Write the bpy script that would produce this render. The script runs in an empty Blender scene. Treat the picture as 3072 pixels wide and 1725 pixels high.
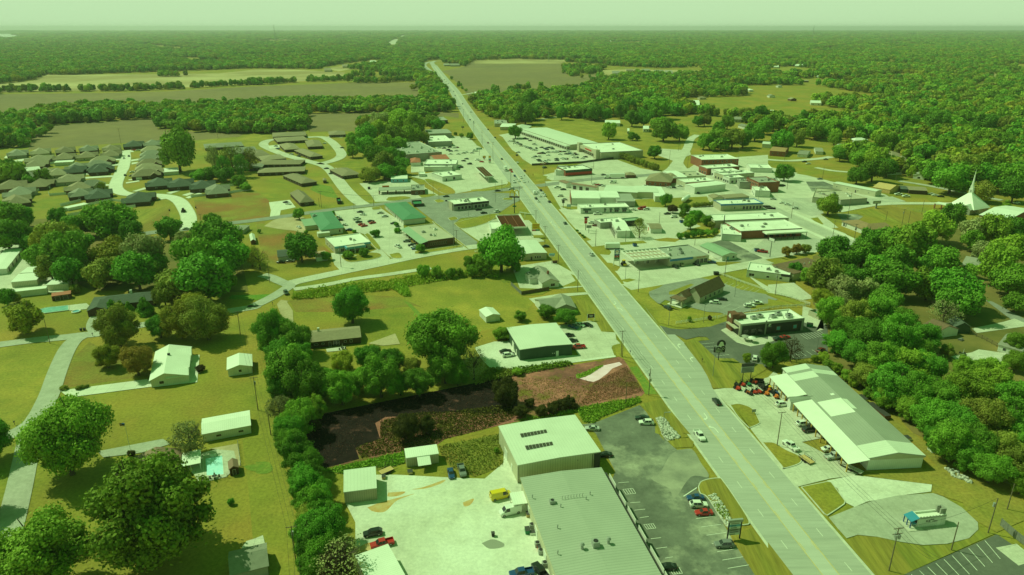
import bpy,bmesh,math,random
import numpy as np
from mathutils import Vector,Matrix
random.seed(7)
rng=np.random.default_rng(7)
SC=bpy.context.scene
COL=SC.collection
R=math.radians
# ---------------------------------------------------------------- camera, sky, sun, exposure
CAM_H,FPX,HY=120.0,2100.0,82.0
PITCH=math.atan((862.5-HY)/FPX)
cam_data=bpy.data.cameras.new('camera')
cam_data.sensor_width=36.0
cam_data.lens=FPX/3072*36.0
cam_data.clip_start=1.0
cam_data.clip_end=90000.0
cam=bpy.data.objects.new('camera',cam_data)
cam.location=(0,0,CAM_H)
cam.rotation_euler=(math.pi/2-PITCH,0,0)
COL.objects.link(cam)
SC.camera=cam
SUN_AZ,SUN_EL=R(158),R(52)
world=bpy.data.worlds.new('World')
SC.world=world
world.use_nodes=True
wn,wl=world.node_tree.nodes,world.node_tree.links
for n in list(wn):wn.remove(n)
sky=wn.new('ShaderNodeTexSky');sky.sky_type='NISHITA';sky.sun_disc=False
sky.sun_elevation=SUN_EL
sky.sun_rotation=math.atan2(math.cos(SUN_AZ),math.sin(SUN_AZ))
sky.air_density=1.0;sky.dust_density=0.3;sky.ozone_density=1.0
bw=wn.new('ShaderNodeRGBToBW');wl.new(sky.outputs[0],bw.inputs[0])
dv=wn.new('ShaderNodeMath');dv.operation='MULTIPLY';dv.inputs[1].default_value=1/5.4
wl.new(bw.outputs[0],dv.inputs[0])
mn_=wn.new('ShaderNodeMath');mn_.operation='MINIMUM';mn_.inputs[1].default_value=1.0
wl.new(dv.outputs[0],mn_.inputs[0]);dv=mn_
cmb=wn.new('ShaderNodeCombineColor')
for i,(k,g)in enumerate(((5.3,1.9),(7.9,0.86),(4.4,1.8))):
    pw=wn.new('ShaderNodeMath');pw.operation='POWER';pw.inputs[1].default_value=g
    wl.new(dv.outputs[0],pw.inputs[0])
    ml=wn.new('ShaderNodeMath');ml.operation='MULTIPLY';ml.inputs[1].default_value=k
    wl.new(pw.outputs[0],ml.inputs[0]);wl.new(ml.outputs[0],cmb.inputs[i])
bg=wn.new('ShaderNodeBackground');bg.inputs[1].default_value=0.1
wl.new(cmb.outputs[0],bg.inputs[0])
wo=wn.new('ShaderNodeOutputWorld');wl.new(bg.outputs[0],wo.inputs[0])
sun_data=bpy.data.lights.new('sun','SUN')
sun_data.energy=3.6
sun_data.angle=R(0.5)
sun_data.color=(0.74,1.0,0.53)
sun=bpy.data.objects.new('sun',sun_data)
sd=Vector((-math.cos(SUN_EL)*math.cos(SUN_AZ),-math.cos(SUN_EL)*math.sin(SUN_AZ),-math.sin(SUN_EL)))
sun.rotation_euler=sd.to_track_quat('-Z','Y').to_euler()
sun.location=(0,0,400)
COL.objects.link(sun)
SC.view_settings.view_transform='Standard'
SC.view_settings.look='None'
SC.view_settings.exposure=0.0
SC.view_settings.gamma=1.0
SC.view_settings.use_curve_mapping=False
SC.cycles.max_bounces=5
SC.cycles.volume_bounces=0
SC.cycles.transparent_max_bounces=6
HAZE_DENSITY=5.5e-5
# ---------------------------------------------------------------- survey: sight line to ground plane
TS=2576/768
DETAIL={'p':(1520,390,9.2),'q':(1300,360,9.2),'s':(1420,500,9.2),'e':(2190,1120,12.267)}
ROW={'a':80,'b':500,'c':900,'d':1300}
def pix(t,X,Y):
    if t=='o':return X*3072/2576,Y*3072/2576
    if t in DETAIL:x0,y0,k=DETAIL[t];return x0+X/k,y0+Y/k
    return 768*int(t[1])+X/TS,ROW[t[0]]+Y/TS
CP,SP=math.cos(PITCH),math.sin(PITCH)
def P(t,X,Y,z=0.0):
    x,y=pix(t,X,Y)
    dx,dy=(x-1536)/FPX,-(y-862.5)/FPX
    fy,fz=CP+dy*SP,-SP+dy*CP
    k=(z-CAM_H)/fz
    return Vector((dx*k,fy*k))
def to_pix(x,y,z):
    zz=z-CAM_H
    d=y*CP-zz*SP
    return 1536+FPX*x/d,862.5-FPX*(y*SP+zz*CP)/d
def height_at(base,t,X,Y):
    """height of the point above base (x, y) seen at that image row"""
    yy=pix(t,X,Y)[1]
    k=(862.5-yy)/FPX
    zz=base[1]*(k*CP-SP)/(CP+k*SP)
    return zz+CAM_H
RD=R(98.64)
ru=Vector((math.cos(RD),math.sin(RD)))
rn=Vector((-math.sin(RD),math.cos(RD)))
# ---------------------------------------------------------------- object helpers
def link(o,parent=None):
    COL.objects.link(o)
    if parent is not None:o.parent=parent
    return o
def tag(o,label=None,cat=None,group=None,kind=None):
    if label:o['label']=label
    if cat:o['category']=cat
    if group:o['group']=group
    if kind:o['kind']=kind
    return o
def empty(name,loc,rz=0.0,label=None,cat=None,group=None):
    o=bpy.data.objects.new(name,None)
    o.empty_display_size=0.3
    o.location=(loc[0],loc[1],loc[2]if len(loc)>2 else 0.0)
    o.rotation_euler=(0,0,rz)
    link(o)
    return tag(o,label,cat,group)
class MB:
    def __init__(s):s.v,s.f,s.m=[],[],[]
    def poly(s,pts,mi=0):
        n=len(s.v);s.v+=[tuple(p)for p in pts];s.f.append(tuple(range(n,n+len(pts))));s.m.append(mi)
    def box(s,x0,y0,z0,x1,y1,z1,mi=0,M=None,ins=0.0,bottom=True):
        c=[(x0,y0,z0),(x1,y0,z0),(x1,y1,z0),(x0,y1,z0),(x0+ins,y0+ins,z1),(x1-ins,y0+ins,z1),(x1-ins,y1-ins,z1),(x0+ins,y1-ins,z1)]
        if M is not None:c=[tuple(M@Vector(p))for p in c]
        n=len(s.v);s.v+=c
        fs=[(4,5,6,7),(0,1,5,4),(1,2,6,5),(2,3,7,6),(3,0,4,7)]
        if bottom:fs.append((3,2,1,0))
        s.f+=[tuple(n+i for i in q)for q in fs];s.m+=[mi]*len(fs)
    def cyl(s,p0,p1,r0,r1=None,seg=8,mi=0,caps=True):
        r1=r0 if r1 is None else r1
        p0,p1=Vector(p0),Vector(p1)
        d=(p1-p0)
        if d.length<1e-6:return
        d.normalize()
        a=d.cross(Vector((0,0,1))if abs(d.z)<0.9 else Vector((1,0,0))).normalized();b=d.cross(a)
        n=len(s.v)
        for p,r in((p0,r0),(p1,r1)):
            for i in range(seg):
                t=2*math.pi*i/seg
                s.v.append(tuple(p+(a*math.cos(t)+b*math.sin(t))*r))
        for i in range(seg):
            j=(i+1)%seg
            s.f.append((n+j,n+i,n+seg+i,n+seg+j));s.m.append(mi)
        if caps:
            s.f.append(tuple(n+seg+i for i in range(seg))[::-1]);s.m.append(mi)
            s.f.append(tuple(n+i for i in range(seg)));s.m.append(mi)
    def mesh(s,name,mats):
        me=bpy.data.meshes.new(name)
        me.from_pydata(s.v,[],s.f)
        for m in(mats if isinstance(mats,(list,tuple))else[mats]):me.materials.append(m)
        if any(s.m):me.polygons.foreach_set('material_index',s.m)
        me.update()
        return me
    def obj(s,name,mats,parent=None,loc=None,rz=0.0):
        o=bpy.data.objects.new(name,s.mesh(name,mats))
        if loc is not None:o.location=loc
        o.rotation_euler=(0,0,rz)
        return link(o,parent)
def fix_normals(o):
    bm=bmesh.new();bm.from_mesh(o.data);bmesh.ops.recalc_face_normals(bm,faces=bm.faces);bm.to_mesh(o.data);bm.free()
KIDS={}
def kids(o):
    return[c for c in o.children]
def copy_tree(o,parent=None):
    c=o.copy();COL.objects.link(c)
    if parent is not None:c.parent=parent
    for ch in list(o.children):copy_tree(ch,c)
    return c
def inst(src,name=None,parent=None,loc=None,rz=0.0):
    """copy of a single-mesh object sharing its mesh"""
    c=src.copy();COL.objects.link(c)
    c.parent=parent
    if loc is not None:c.location=loc
    c.rotation_euler=(0,0,rz)
    return c
# ---------------------------------------------------------------- materials
MATS={}
def car_paint(name,col):
    m=mat(name,col,rough=0.28,spec=0.5)
    m.node_tree.nodes['Principled BSDF'].inputs['Coat Weight'].default_value=0.4
    return m
def mat(name,col,col2=None,scale=0.3,rough=0.85,metal=0.0,bump=0.0,bscale=8.0,ribs=None,obj=False,spec=0.3,
        col3=None,scale3=0.03,contrast=(0.35,0.65),vary=0.0,detail=4.0,stain=None,stain_scale=0.08,stain_at=(0.5,0.62),stretch=None,joints=0):
    """ribs = (axis, spacing, strength): fine corrugation in the object's own coordinates"""
    if name in MATS:return MATS[name]
    m=bpy.data.materials.new(name);m.use_nodes=True
    nt=m.node_tree;N,Lk=nt.nodes,nt.links
    b=N['Principled BSDF']
    b.inputs['Roughness'].default_value=rough;b.inputs['Metallic'].default_value=metal
    b.inputs['Specular IOR Level'].default_value=spec
    if obj:vec=N.new('ShaderNodeTexCoord').outputs['Object']
    else:vec=N.new('ShaderNodeNewGeometry').outputs['Position']
    if stretch:
        mp=N.new('ShaderNodeMapping');mp.inputs['Rotation'].default_value[2]=stretch[0];mp.inputs['Scale'].default_value=stretch[1]
        Lk.new(vec,mp.inputs[0]);nvec=mp.outputs[0]
    else:nvec=vec
    def noise(sc,det=detail,rgh=0.6):
        n=N.new('ShaderNodeTexNoise');n.inputs['Scale'].default_value=sc;n.inputs['Detail'].default_value=det
        n.inputs['Roughness'].default_value=rgh;Lk.new(nvec,n.inputs['Vector']);return n.outputs['Fac']
    def ramp(f,lo,hi):
        r=N.new('ShaderNodeMapRange');r.inputs['From Min'].default_value=lo;r.inputs['From Max'].default_value=hi
        Lk.new(f,r.inputs['Value']);return r.outputs[0]
    def mix(f,a,bb,blend='MIX'):
        x=N.new('ShaderNodeMix');x.data_type='RGBA';x.blend_type=blend
        if isinstance(f,float):x.inputs[0].default_value=f
        else:Lk.new(f,x.inputs[0])
        for i,q in((6,a),(7,bb)):
            if isinstance(q,tuple):x.inputs[i].default_value=(*q,1)
            else:Lk.new(q,x.inputs[i])
        return x.outputs[2]
    c=col
    if col2:c=mix(ramp(noise(scale),*contrast),c,col2)
    if col3:c=mix(ramp(noise(scale3),0.42,0.62),c,col3)
    if stain:c=mix(ramp(noise(stain_scale,6.0,0.65),*stain_at),c,stain)
    if joints:
        mj=N.new('ShaderNodeMapping');mj.inputs['Rotation'].default_value[2]=-R(98.64);mj.inputs['Scale'].default_value=(1/joints,1/joints,1);Lk.new(vec,mj.inputs[0])
        fv=N.new('ShaderNodeVectorMath');fv.operation='FRACTION';Lk.new(mj.outputs[0],fv.inputs[0]);sj=N.new('ShaderNodeSeparateXYZ');Lk.new(fv.outputs[0],sj.inputs[0])
        mn=N.new('ShaderNodeMath');mn.operation='MINIMUM';Lk.new(sj.outputs[0],mn.inputs[0]);Lk.new(sj.outputs[1],mn.inputs[1])
        lt=N.new('ShaderNodeMath');lt.operation='LESS_THAN';lt.inputs[1].default_value=0.16/joints;Lk.new(mn.outputs[0],lt.inputs[0])
        mm=N.new('ShaderNodeMath');mm.operation='MULTIPLY';mm.inputs[1].default_value=0.5;Lk.new(lt.outputs[0],mm.inputs[0]);c=mix(mm.outputs[0],c,tuple(q*.55 for q in col))
    if vary:
        oi=N.new('ShaderNodeObjectInfo')
        mr=N.new('ShaderNodeMapRange');mr.inputs['To Min'].default_value=1-vary;mr.inputs['To Max'].default_value=1+vary
        Lk.new(oi.outputs['Random'],mr.inputs['Value'])
        c=mix(1.0,c if not isinstance(c,tuple)else c,mr.outputs[0],'MULTIPLY')
    if bump and not obj:
        for gs,lo,hi in((1.1,0.72,1.28),(0.045,0.86,1.14)):
            gr=N.new('ShaderNodeMapRange');gr.inputs['From Min'].default_value=0.3;gr.inputs['From Max'].default_value=0.7
            k_=1.0 if 'grass' in name or 'past' in name or 'field' in name or 'earth' in name or 'mould' in name or 'weed' in name else 0.45
            gr.inputs['To Min'].default_value=1-(1-lo)*k_;gr.inputs['To Max'].default_value=1+(hi-1)*k_
            Lk.new(noise(gs,5.0,0.7),gr.inputs['Value']);c=mix(1.0,c,gr.outputs[0],'MULTIPLY')
    if ribs:
        ax,spc,st=ribs
        oc=N.new('ShaderNodeTexCoord').outputs['Object']
        sx=N.new('ShaderNodeSeparateXYZ');Lk.new(oc,sx.inputs[0])
        if ax=='d':
            ad=N.new('ShaderNodeMath');ad.operation='ADD';Lk.new(sx.outputs[0],ad.inputs[0]);Lk.new(sx.outputs[1],ad.inputs[1]);src=ad.outputs[0]
        else:src=sx.outputs['xyz'.index(ax)]
        fr=N.new('ShaderNodeMath');fr.operation='MULTIPLY';fr.inputs[1].default_value=1/spc;Lk.new(src,fr.inputs[0])
        f2=N.new('ShaderNodeMath');f2.operation='FRACT';Lk.new(fr.outputs[0],f2.inputs[0])
        g=N.new('ShaderNodeMath');g.operation='LESS_THAN';g.inputs[1].default_value=0.22;Lk.new(f2.outputs[0],g.inputs[0])
        k=N.new('ShaderNodeMath');k.operation='MULTIPLY';k.inputs[1].default_value=st;Lk.new(g.outputs[0],k.inputs[0])
        dk=tuple(q*0.55 for q in(col if isinstance(col,tuple)else(0.3,0.3,0.3)))
        c=mix(k.outputs[0],c,dk)
    if isinstance(c,tuple):b.inputs['Base Color'].default_value=(*c,1)
    else:Lk.new(c,b.inputs['Base Color'])
    if bump:
        bp=N.new('ShaderNodeBump');bp.inputs['Strength'].default_value=bump;bp.inputs['Distance'].default_value=0.1
        Lk.new(noise(bscale,5.0),bp.inputs['Height']);Lk.new(bp.outputs[0],b.inputs['Normal'])
    MATS[name]=m
    return m
def leaf_mat(name,c1,c2,vary=0.28):
    if name in MATS:return MATS[name]
    m=bpy.data.materials.new(name);m.use_nodes=True
    N,Lk=m.node_tree.nodes,m.node_tree.links
    b=N['Principled BSDF'];b.inputs['Roughness'].default_value=0.75;b.inputs['Specular IOR Level'].default_value=0.2
    at=N.new('ShaderNodeAttribute');at.attribute_name='tone'
    oi=N.new('ShaderNodeObjectInfo')
    mx=N.new('ShaderNodeMix');mx.data_type='RGBA'
    mx.inputs[6].default_value=(*c1,1);mx.inputs[7].default_value=(*c2,1)
    Lk.new(at.outputs['Fac'],mx.inputs[0])
    mr=N.new('ShaderNodeMapRange');mr.inputs['To Min'].default_value=1-vary;mr.inputs['To Max'].default_value=1+vary
    Lk.new(oi.outputs['Random'],mr.inputs['Value'])
    hs=N.new('ShaderNodeHueSaturation');Lk.new(mx.outputs[2],hs.inputs['Color']);Lk.new(mr.outputs[0],hs.inputs['Value'])
    h2=N.new('ShaderNodeMath');h2.operation='MULTIPLY';h2.inputs[1].default_value=7.31;Lk.new(oi.outputs['Random'],h2.inputs[0])
    h3=N.new('ShaderNodeMath');h3.operation='FRACT';Lk.new(h2.outputs[0],h3.inputs[0])
    h4=N.new('ShaderNodeMapRange');h4.inputs['To Min'].default_value=0.482;h4.inputs['To Max'].default_value=0.514
    Lk.new(h3.outputs[0],h4.inputs['Value']);Lk.new(h4.outputs[0],hs.inputs['Hue'])
    Lk.new(hs.outputs[0],b.inputs['Base Color'])
    tr=N.new('ShaderNodeBsdfTranslucent');Lk.new(hs.outputs[0],tr.inputs['Color'])
    ms=N.new('ShaderNodeMixShader');ms.inputs[0].default_value=0.22
    Lk.new(b.outputs[0],ms.inputs[1]);Lk.new(tr.outputs[0],ms.inputs[2])
    Lk.new(ms.outputs[0],N['Material Output'].inputs['Surface'])
    MATS[name]=m
    return m
G_DRY=mat('dry_grass',(0.349,0.257,0.053),(0.218,0.198,0.036),0.09,0.95,bump=0.12,bscale=3,col3=(0.262,0.221,0.041),scale3=0.02,detail=9)
G_LAWN=mat('lawn_grass',(0.288,0.248,0.036),(0.166,0.194,0.024),0.10,0.95,bump=0.12,bscale=3,col3=(0.332,0.234,0.041),scale3=0.025,detail=9)
G_GOLD=mat('golden_grass',(0.367,0.284,0.049),(0.231,0.225,0.034),0.08,0.95,bump=0.1,bscale=3,col3=(0.236,0.221,0.032),scale3=0.02,detail=8)
G_MOWN=mat('mown_grass',(0.314,0.266,0.045),(0.192,0.203,0.031),0.25,0.95,bump=0.1,bscale=3,col3=(0.253,0.171,0.036),scale3=0.02,detail=6,stretch=(R(10),(1,0.08,1)))
G_WEED=mat('green_weeds',(0.13,0.22,0.03),(0.22,0.25,0.04),0.4,0.95,bump=0.3,bscale=4,detail=8)
G_BRIGHT=mat('watered_grass',(0.10,0.25,0.025),(0.17,0.24,0.03),0.3,0.95,bump=0.15,bscale=4)
G_OLIVE=mat('olive_pasture',(0.262,0.234,0.041),(0.175,0.194,0.032),0.06,0.95,bump=0.1,bscale=2,col3=(0.297,0.144,0.041),scale3=0.03)
FIELD=mat('ploughed_field',(0.235,0.175,0.085),(0.175,0.145,0.068),0.012,0.95,col3=(0.25,0.19,0.08),scale3=0.006,bump=0.3,bscale=0.5,detail=8)
FIELD2=mat('stubble_field',(0.37,0.275,0.12),(0.29,0.225,0.095),0.01,0.95,col3=(0.52,0.43,0.22),scale3=0.004,detail=8)
WOODFLOOR=mat('forest_floor',(0.13,0.12,0.03),(0.24,0.18,0.055),0.05,0.95,detail=8)
ROADM=mat('road_asphalt',(0.44,0.435,0.385),(0.38,0.38,0.335),0.35,0.85,bump=0.2,bscale=20,col3=(0.42,0.42,0.38),scale3=0.05,detail=8,stretch=(-RD,(0.06,1.2,1)))
ROADC=mat('centre_lane_asphalt',(0.53,0.52,0.47),(0.47,0.465,0.42),0.4,0.85,detail=8,stretch=(-RD,(0.06,1.2,1)))
STREET=mat('street_asphalt',(0.30,0.30,0.27),(0.24,0.24,0.215),0.2,0.88,bump=0.2,bscale=15,detail=8)
LANE=mat('chip_seal_lane',(0.46,0.45,0.385),(0.38,0.375,0.31),0.25,0.9,bump=0.2,bscale=15,detail=8)
LOTD=mat('dark_lot_asphalt',(0.12,0.125,0.105),(0.20,0.205,0.17),0.15,0.85,bump=0.2,bscale=15,stain=(0.52,0.50,0.39),stain_scale=0.05,stain_at=(0.50,0.72),detail=8)
LOTK=mat('new_lot_asphalt',(0.11,0.115,0.10),(0.15,0.15,0.13),0.1,0.85,bump=0.2,bscale=15,stain=(0.25,0.24,0.20),stain_scale=0.06,stain_at=(0.58,0.8),detail=8)
LOTG=mat('grey_lot_asphalt',(0.48,0.47,0.40),(0.40,0.395,0.335),0.12,0.88,bump=0.2,bscale=15,stain=(0.60,0.58,0.48),stain_scale=0.05,stain_at=(0.55,0.75),detail=8)
CONC=mat('concrete_paving',(0.61,0.585,0.49),(0.53,0.51,0.42),0.15,0.85,bump=0.05,joints=6.0,bscale=10,stain=(0.44,0.42,0.33),stain_scale=0.07,stain_at=(0.50,0.74),detail=8)
CONCW=mat('white_concrete',(0.72,0.70,0.60),(0.64,0.625,0.53),0.12,0.85,joints=4.5,detail=7)
GRAV=mat('white_gravel',(0.65,0.635,0.535),(0.55,0.54,0.45),0.3,0.95,bump=0.12,bscale=12,col3=(0.72,0.71,0.63),scale3=0.05,stain=(0.55,0.42,0.21),stain_scale=0.035,stain_at=(0.62,0.80),detail=9)
KERB=mat('kerb_concrete',(0.62,0.60,0.50),(0.50,0.49,0.41),0.5,0.85)
TANDIRT=mat('tan_dirt',(0.52,0.42,0.27),(0.42,0.33,0.19),0.1,0.95,detail=8,bump=0.3)
RUST=mat('orange_clay_dust',(0.55,0.31,0.10),(0.60,0.45,0.22),0.5,0.95,detail=8)
CLAY=mat('red_clay_earth',(0.33,0.115,0.10),(0.52,0.20,0.155),0.35,0.95,bump=0.5,bscale=2.5,col3=(0.18,0.065,0.06),scale3=0.05,stain=(0.20,0.15,0.03),stain_scale=0.1,stain_at=(0.52,0.64),detail=10)
PAINTED_SHADE=mat('dark_leaf_mould',(0.020,0.008,0.008),(0.006,0.002,0.002),0.3,0.95,bump=0.8,bscale=3,detail=9,stain=(0.17,0.065,0.06),stain_scale=0.22,stain_at=(0.58,0.72))  # near-black earth: the parcel's tree shade is painted into this colour
PINKSLAB=mat('pale_pink_concrete',(0.95,0.62,0.82),(0.85,0.52,0.66),0.3,0.85,detail=8)
WHITEP=mat('white_road_paint',(0.80,0.79,0.72),(0.66,0.66,0.58),1.2,0.7)
YELLP=mat('yellow_road_paint',(0.76,0.55,0.10),(0.62,0.46,0.12),0.8,0.7)
ROCK=mat('pale_landscape_stone',(0.62,0.60,0.54),(0.34,0.32,0.28),1.5,0.9,vary=0.3)
W_WHITE=mat('white_siding',(0.72,0.72,0.66),(0.64,0.64,0.58),0.4,0.7,ribs=('d',0.6,0.25))
W_CREAM=mat('cream_metal_siding',(0.60,0.57,0.42),(0.54,0.51,0.37),0.4,0.6,ribs=('d',0.75,0.55))
W_TAN=mat('tan_metal_siding',(0.46,0.42,0.30),(0.41,0.37,0.27),0.4,0.6,ribs=('d',0.6,0.7))
W_GREEN=mat('dark_green_siding',(0.055,0.10,0.06),(0.045,0.085,0.05),0.4,0.6,ribs=('d',0.6,0.35))
W_BRICK=mat('brown_brick',(0.17,0.09,0.055),(0.11,0.06,0.04),3.0,0.9,ribs=('z',0.35,0.25))
W_RED=mat('red_brick',(0.33,0.13,0.075),(0.24,0.09,0.055),2.0,0.9,ribs=('z',0.35,0.25))
W_DKBRICK=mat('dark_brick',(0.10,0.065,0.045),(0.07,0.045,0.035),3.0,0.9)
W_GREY=mat('grey_render',(0.36,0.36,0.31),(0.31,0.31,0.27),0.5,0.8)
W_BEIGE=mat('beige_render',(0.50,0.46,0.34),(0.44,0.40,0.30),0.5,0.8)
W_DARK=mat('charcoal_cladding',(0.05,0.048,0.042),(0.07,0.066,0.058),0.5,0.7)
W_BROWNP=mat('rust_brown_panel',(0.20,0.085,0.05),(0.16,0.07,0.04),0.5,0.7)
R_LIGHT=mat('pale_metal_roof',(0.70,0.72,0.64),(0.65,0.67,0.59),0.15,0.5,ribs=('x',0.9,0.18),stain=(0.60,0.61,0.52),stain_scale=0.1,stain_at=(0.58,0.8))
R_WHITE=mat('white_metal_roof',(0.82,0.83,0.76),(0.76,0.77,0.70),0.15,0.5,ribs=('x',0.6,0.22))
R_WHITEY=mat('white_metal_roof_cross_ribs',(0.82,0.83,0.76),(0.76,0.77,0.70),0.15,0.5,ribs=('y',0.6,0.22))
R_LIGHTY=mat('pale_metal_roof_cross_ribs',(0.70,0.72,0.64),(0.65,0.67,0.59),0.15,0.5,ribs=('y',0.9,0.18),stain=(0.60,0.61,0.52),stain_scale=0.1,stain_at=(0.58,0.8))
R_GREYM=mat('grey_metal_roof',(0.42,0.435,0.375),(0.385,0.40,0.345),0.15,0.5,ribs=('y',0.85,0.45),stain=(0.42,0.42,0.35),stain_scale=0.06,stain_at=(0.55,0.85))
R_GREYX=mat('grey_metal_roof_long_ribs',(0.37,0.38,0.33),(0.33,0.34,0.295),0.12,0.5,ribs=('x',0.9,0.3))
R_MEMB=mat('white_membrane_roof',(0.82,0.82,0.74),(0.74,0.74,0.66),0.1,0.7,stain=(0.55,0.54,0.46),stain_scale=0.08,stain_at=(0.55,0.85))
R_GRAVEL=mat('tan_gravel_roof',(0.50,0.46,0.36),(0.43,0.40,0.31),0.2,0.9,detail=8)
R_GREYF=mat('grey_flat_roof',(0.36,0.37,0.32),(0.31,0.32,0.275),0.12,0.85,stain=(0.38,0.38,0.32),stain_scale=0.1,stain_at=(0.55,0.8))
R_SH_TAN=mat('taupe_shingle',(0.32,0.265,0.175),(0.265,0.22,0.145),0.8,0.95,ribs=('y',0.5,0.12),vary=0.15)
R_SH_GREY=mat('grey_shingle',(0.30,0.295,0.24),(0.25,0.245,0.20),0.8,0.95,ribs=('y',0.5,0.12),vary=0.15)
R_SH_DARK=mat('charcoal_shingle',(0.11,0.135,0.11),(0.09,0.11,0.09),0.8,0.95,ribs=('y',0.5,0.12),vary=0.15)
R_SH_LT=mat('light_taupe_shingle',(0.38,0.33,0.23),(0.32,0.275,0.19),0.8,0.95,ribs=('y',0.5,0.12),vary=0.15)
R_SH_BROWN=mat('brown_shingle',(0.22,0.14,0.09),(0.17,0.105,0.07),0.8,0.95,ribs=('y',0.5,0.12))
R_BROWN=mat('brown_sheet_roof',(0.30,0.19,0.135),(0.26,0.165,0.12),0.3,0.8,ribs=('y',0.9,0.15))
R_GREEN=mat('green_metal_roof',(0.10,0.26,0.155),(0.09,0.235,0.14),0.15,0.5,ribs=('y',0.6,0.2))
R_GREENL=mat('pale_green_metal_roof',(0.30,0.42,0.29),(0.27,0.385,0.265),0.15,0.5,ribs=('x',0.6,0.3))
R_RED=mat('red_sheet_roof',(0.50,0.16,0.10),(0.42,0.14,0.09),0.3,0.7)
R_BLUE=mat('blue_metal_roof',(0.04,0.26,0.42),(0.035,0.22,0.36),0.2,0.5,ribs=('x',0.5,0.2))
TRIMW=mat('white_trim',(0.74,0.74,0.68),rough=0.6)
TRIMD=mat('dark_trim',(0.06,0.06,0.055),rough=0.6)
TRIMB=mat('bright_blue_fascia',(0.05,0.19,0.42),rough=0.5)
TRIMLB=mat('light_blue_fascia',(0.16,0.42,0.55),rough=0.5)
GLASS=mat('window_glass',(0.03,0.035,0.035),rough=0.08,spec=0.6)
DOORW=mat('white_door',(0.70,0.70,0.64),rough=0.6)
DOORD=mat('dark_door',(0.08,0.07,0.06),rough=0.5)
GALV=mat('galvanised_steel',(0.42,0.43,0.41),(0.35,0.36,0.34),2.0,0.5,metal=0.3)
WOODP=mat('weathered_pole_wood',(0.21,0.165,0.11),(0.155,0.12,0.08),2.0,0.9)
LUMBER=mat('raw_lumber',(0.62,0.43,0.19),(0.53,0.36,0.16),1.0,0.85)
BLACKM=mat('black_metal',(0.03,0.03,0.03),rough=0.5)
REDM=mat('red_paint',(0.52,0.05,0.035),rough=0.4)
YELM=mat('yellow_paint',(0.75,0.52,0.03),rough=0.4)
ORNG=mat('orange_paint',(0.65,0.17,0.04),rough=0.4)
BLUEM=mat('blue_paint',(0.03,0.09,0.25),rough=0.4)
GRNM=mat('green_sign_paint',(0.03,0.20,0.09),rough=0.5)
BARK=mat('tree_bark',(0.13,0.10,0.07),(0.085,0.065,0.045),3.0,0.95)
POOLW=mat('pool_water',(0.30,0.66,0.70),(0.40,0.76,0.78),0.5,0.05,spec=0.5,bump=0.05,bscale=2)
POOLB=mat('pool_blue_liner',(0.02,0.40,0.90),rough=0.3)
RUBBER=mat('tyre_rubber',(0.02,0.02,0.02),rough=0.9)
# ---------------------------------------------------------------- ground, roads, lots
def pts_of(spec):
    """spec: 'c2 10,20 30,40 d2 5,6' -> world points on the ground"""
    out,t=[],None
    for w in spec.split():
        if ',' in w:
            a,b=w.split(',');out.append(P(t,float(a),float(b)))
        else:t=w
    return out
def smooth(pts,n=6):
    if len(pts)<3:return pts
    q=[pts[0]*2-pts[1]]+pts+[pts[-1]*2-pts[-2]]
    out=[]
    for i in range(1,len(q)-2):
        p0,p1,p2,p3=q[i-1:i+3]
        for k in range(n):
            t=k/n
            out.append(0.5*((2*p1)+(p2-p0)*t+(2*p0-5*p1+4*p2-p3)*t*t+(3*p1-p0-3*p2+p3)*t**3))
    out.append(pts[-1])
    return out
ZC={'g':[0.010,0.0012],'l':[0.070,0.0012],'r':[0.135,0.0015],'m':[0.185,0.0006],'i':[0.185,0.0]}
def znext(layer):
    a=ZC[layer];a[0]+=a[1];return a[0]
POLYS=[]
def ground(name,spec,m,layer='g',sm=False,mask=True,closed=True):
    pts=pts_of(spec)if isinstance(spec,str)else spec
    if sm:
        q=smooth(pts+[pts[0]],5)[:-1];pts=q
    z=znext(layer)
    b=MB();b.poly([(p.x,p.y,0)for p in pts])
    o=b.obj(name,m,loc=(0,0,z));fix_up(o)
    if mask:POLYS.append(np.array([(p.x,p.y)for p in pts]))
    return tag(o,kind='structure')
def fix_up(o):
    me=o.data
    for p in me.polygons:
        if p.normal.z<0:p.flip()
    me.update()
def offset_line(pts,d):
    out=[]
    for i,p in enumerate(pts):
        a=pts[max(0,i-1)];b=pts[min(len(pts)-1,i+1)]
        t=(b-a).normalized();out.append(p+Vector((-t.y,t.x))*d)
    return out
def ribbon(name,spec,w,m,layer='r',kerb=0.0,n=6,mask=True,straight=False):
    pts=pts_of(spec)if isinstance(spec,str)else spec
    if not straight:pts=smooth(pts,n)
    z=znext(layer)
    l,r=offset_line(pts,w/2),offset_line(pts,-w/2)
    b=MB()
    for i in range(len(pts)-1):
        b.poly([(r[i].x,r[i].y,0),(r[i+1].x,r[i+1].y,0),(l[i+1].x,l[i+1].y,0),(l[i].x,l[i].y,0)])
    o=b.obj(name,m,loc=(0,0,z));tag(o,kind='structure')
    if kerb:
        for side in(1,-1):
            k0,k1=offset_line(pts,side*w/2),offset_line(pts,side*(w/2+kerb))
            kb=MB()
            for i in range(len(pts)-1):
                q=[k0[i],k0[i+1],k1[i+1],k1[i]]
                kb.poly([(p.x,p.y,z+0.05)for p in q]);
                kb.poly([(k0[i].x,k0[i].y,z-.05),(k0[i+1].x,k0[i+1].y,z-.05),(k0[i+1].x,k0[i+1].y,z+.05),(k0[i].x,k0[i].y,z+.05)])
            ko=kb.obj('kerb',KERB);tag(ko,kind='structure');fix_normals_up(ko)
    if mask:POLYS.append(np.array([(p.x,p.y)for p in l]+[(p.x,p.y)for p in reversed(r)]))
    return o
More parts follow.
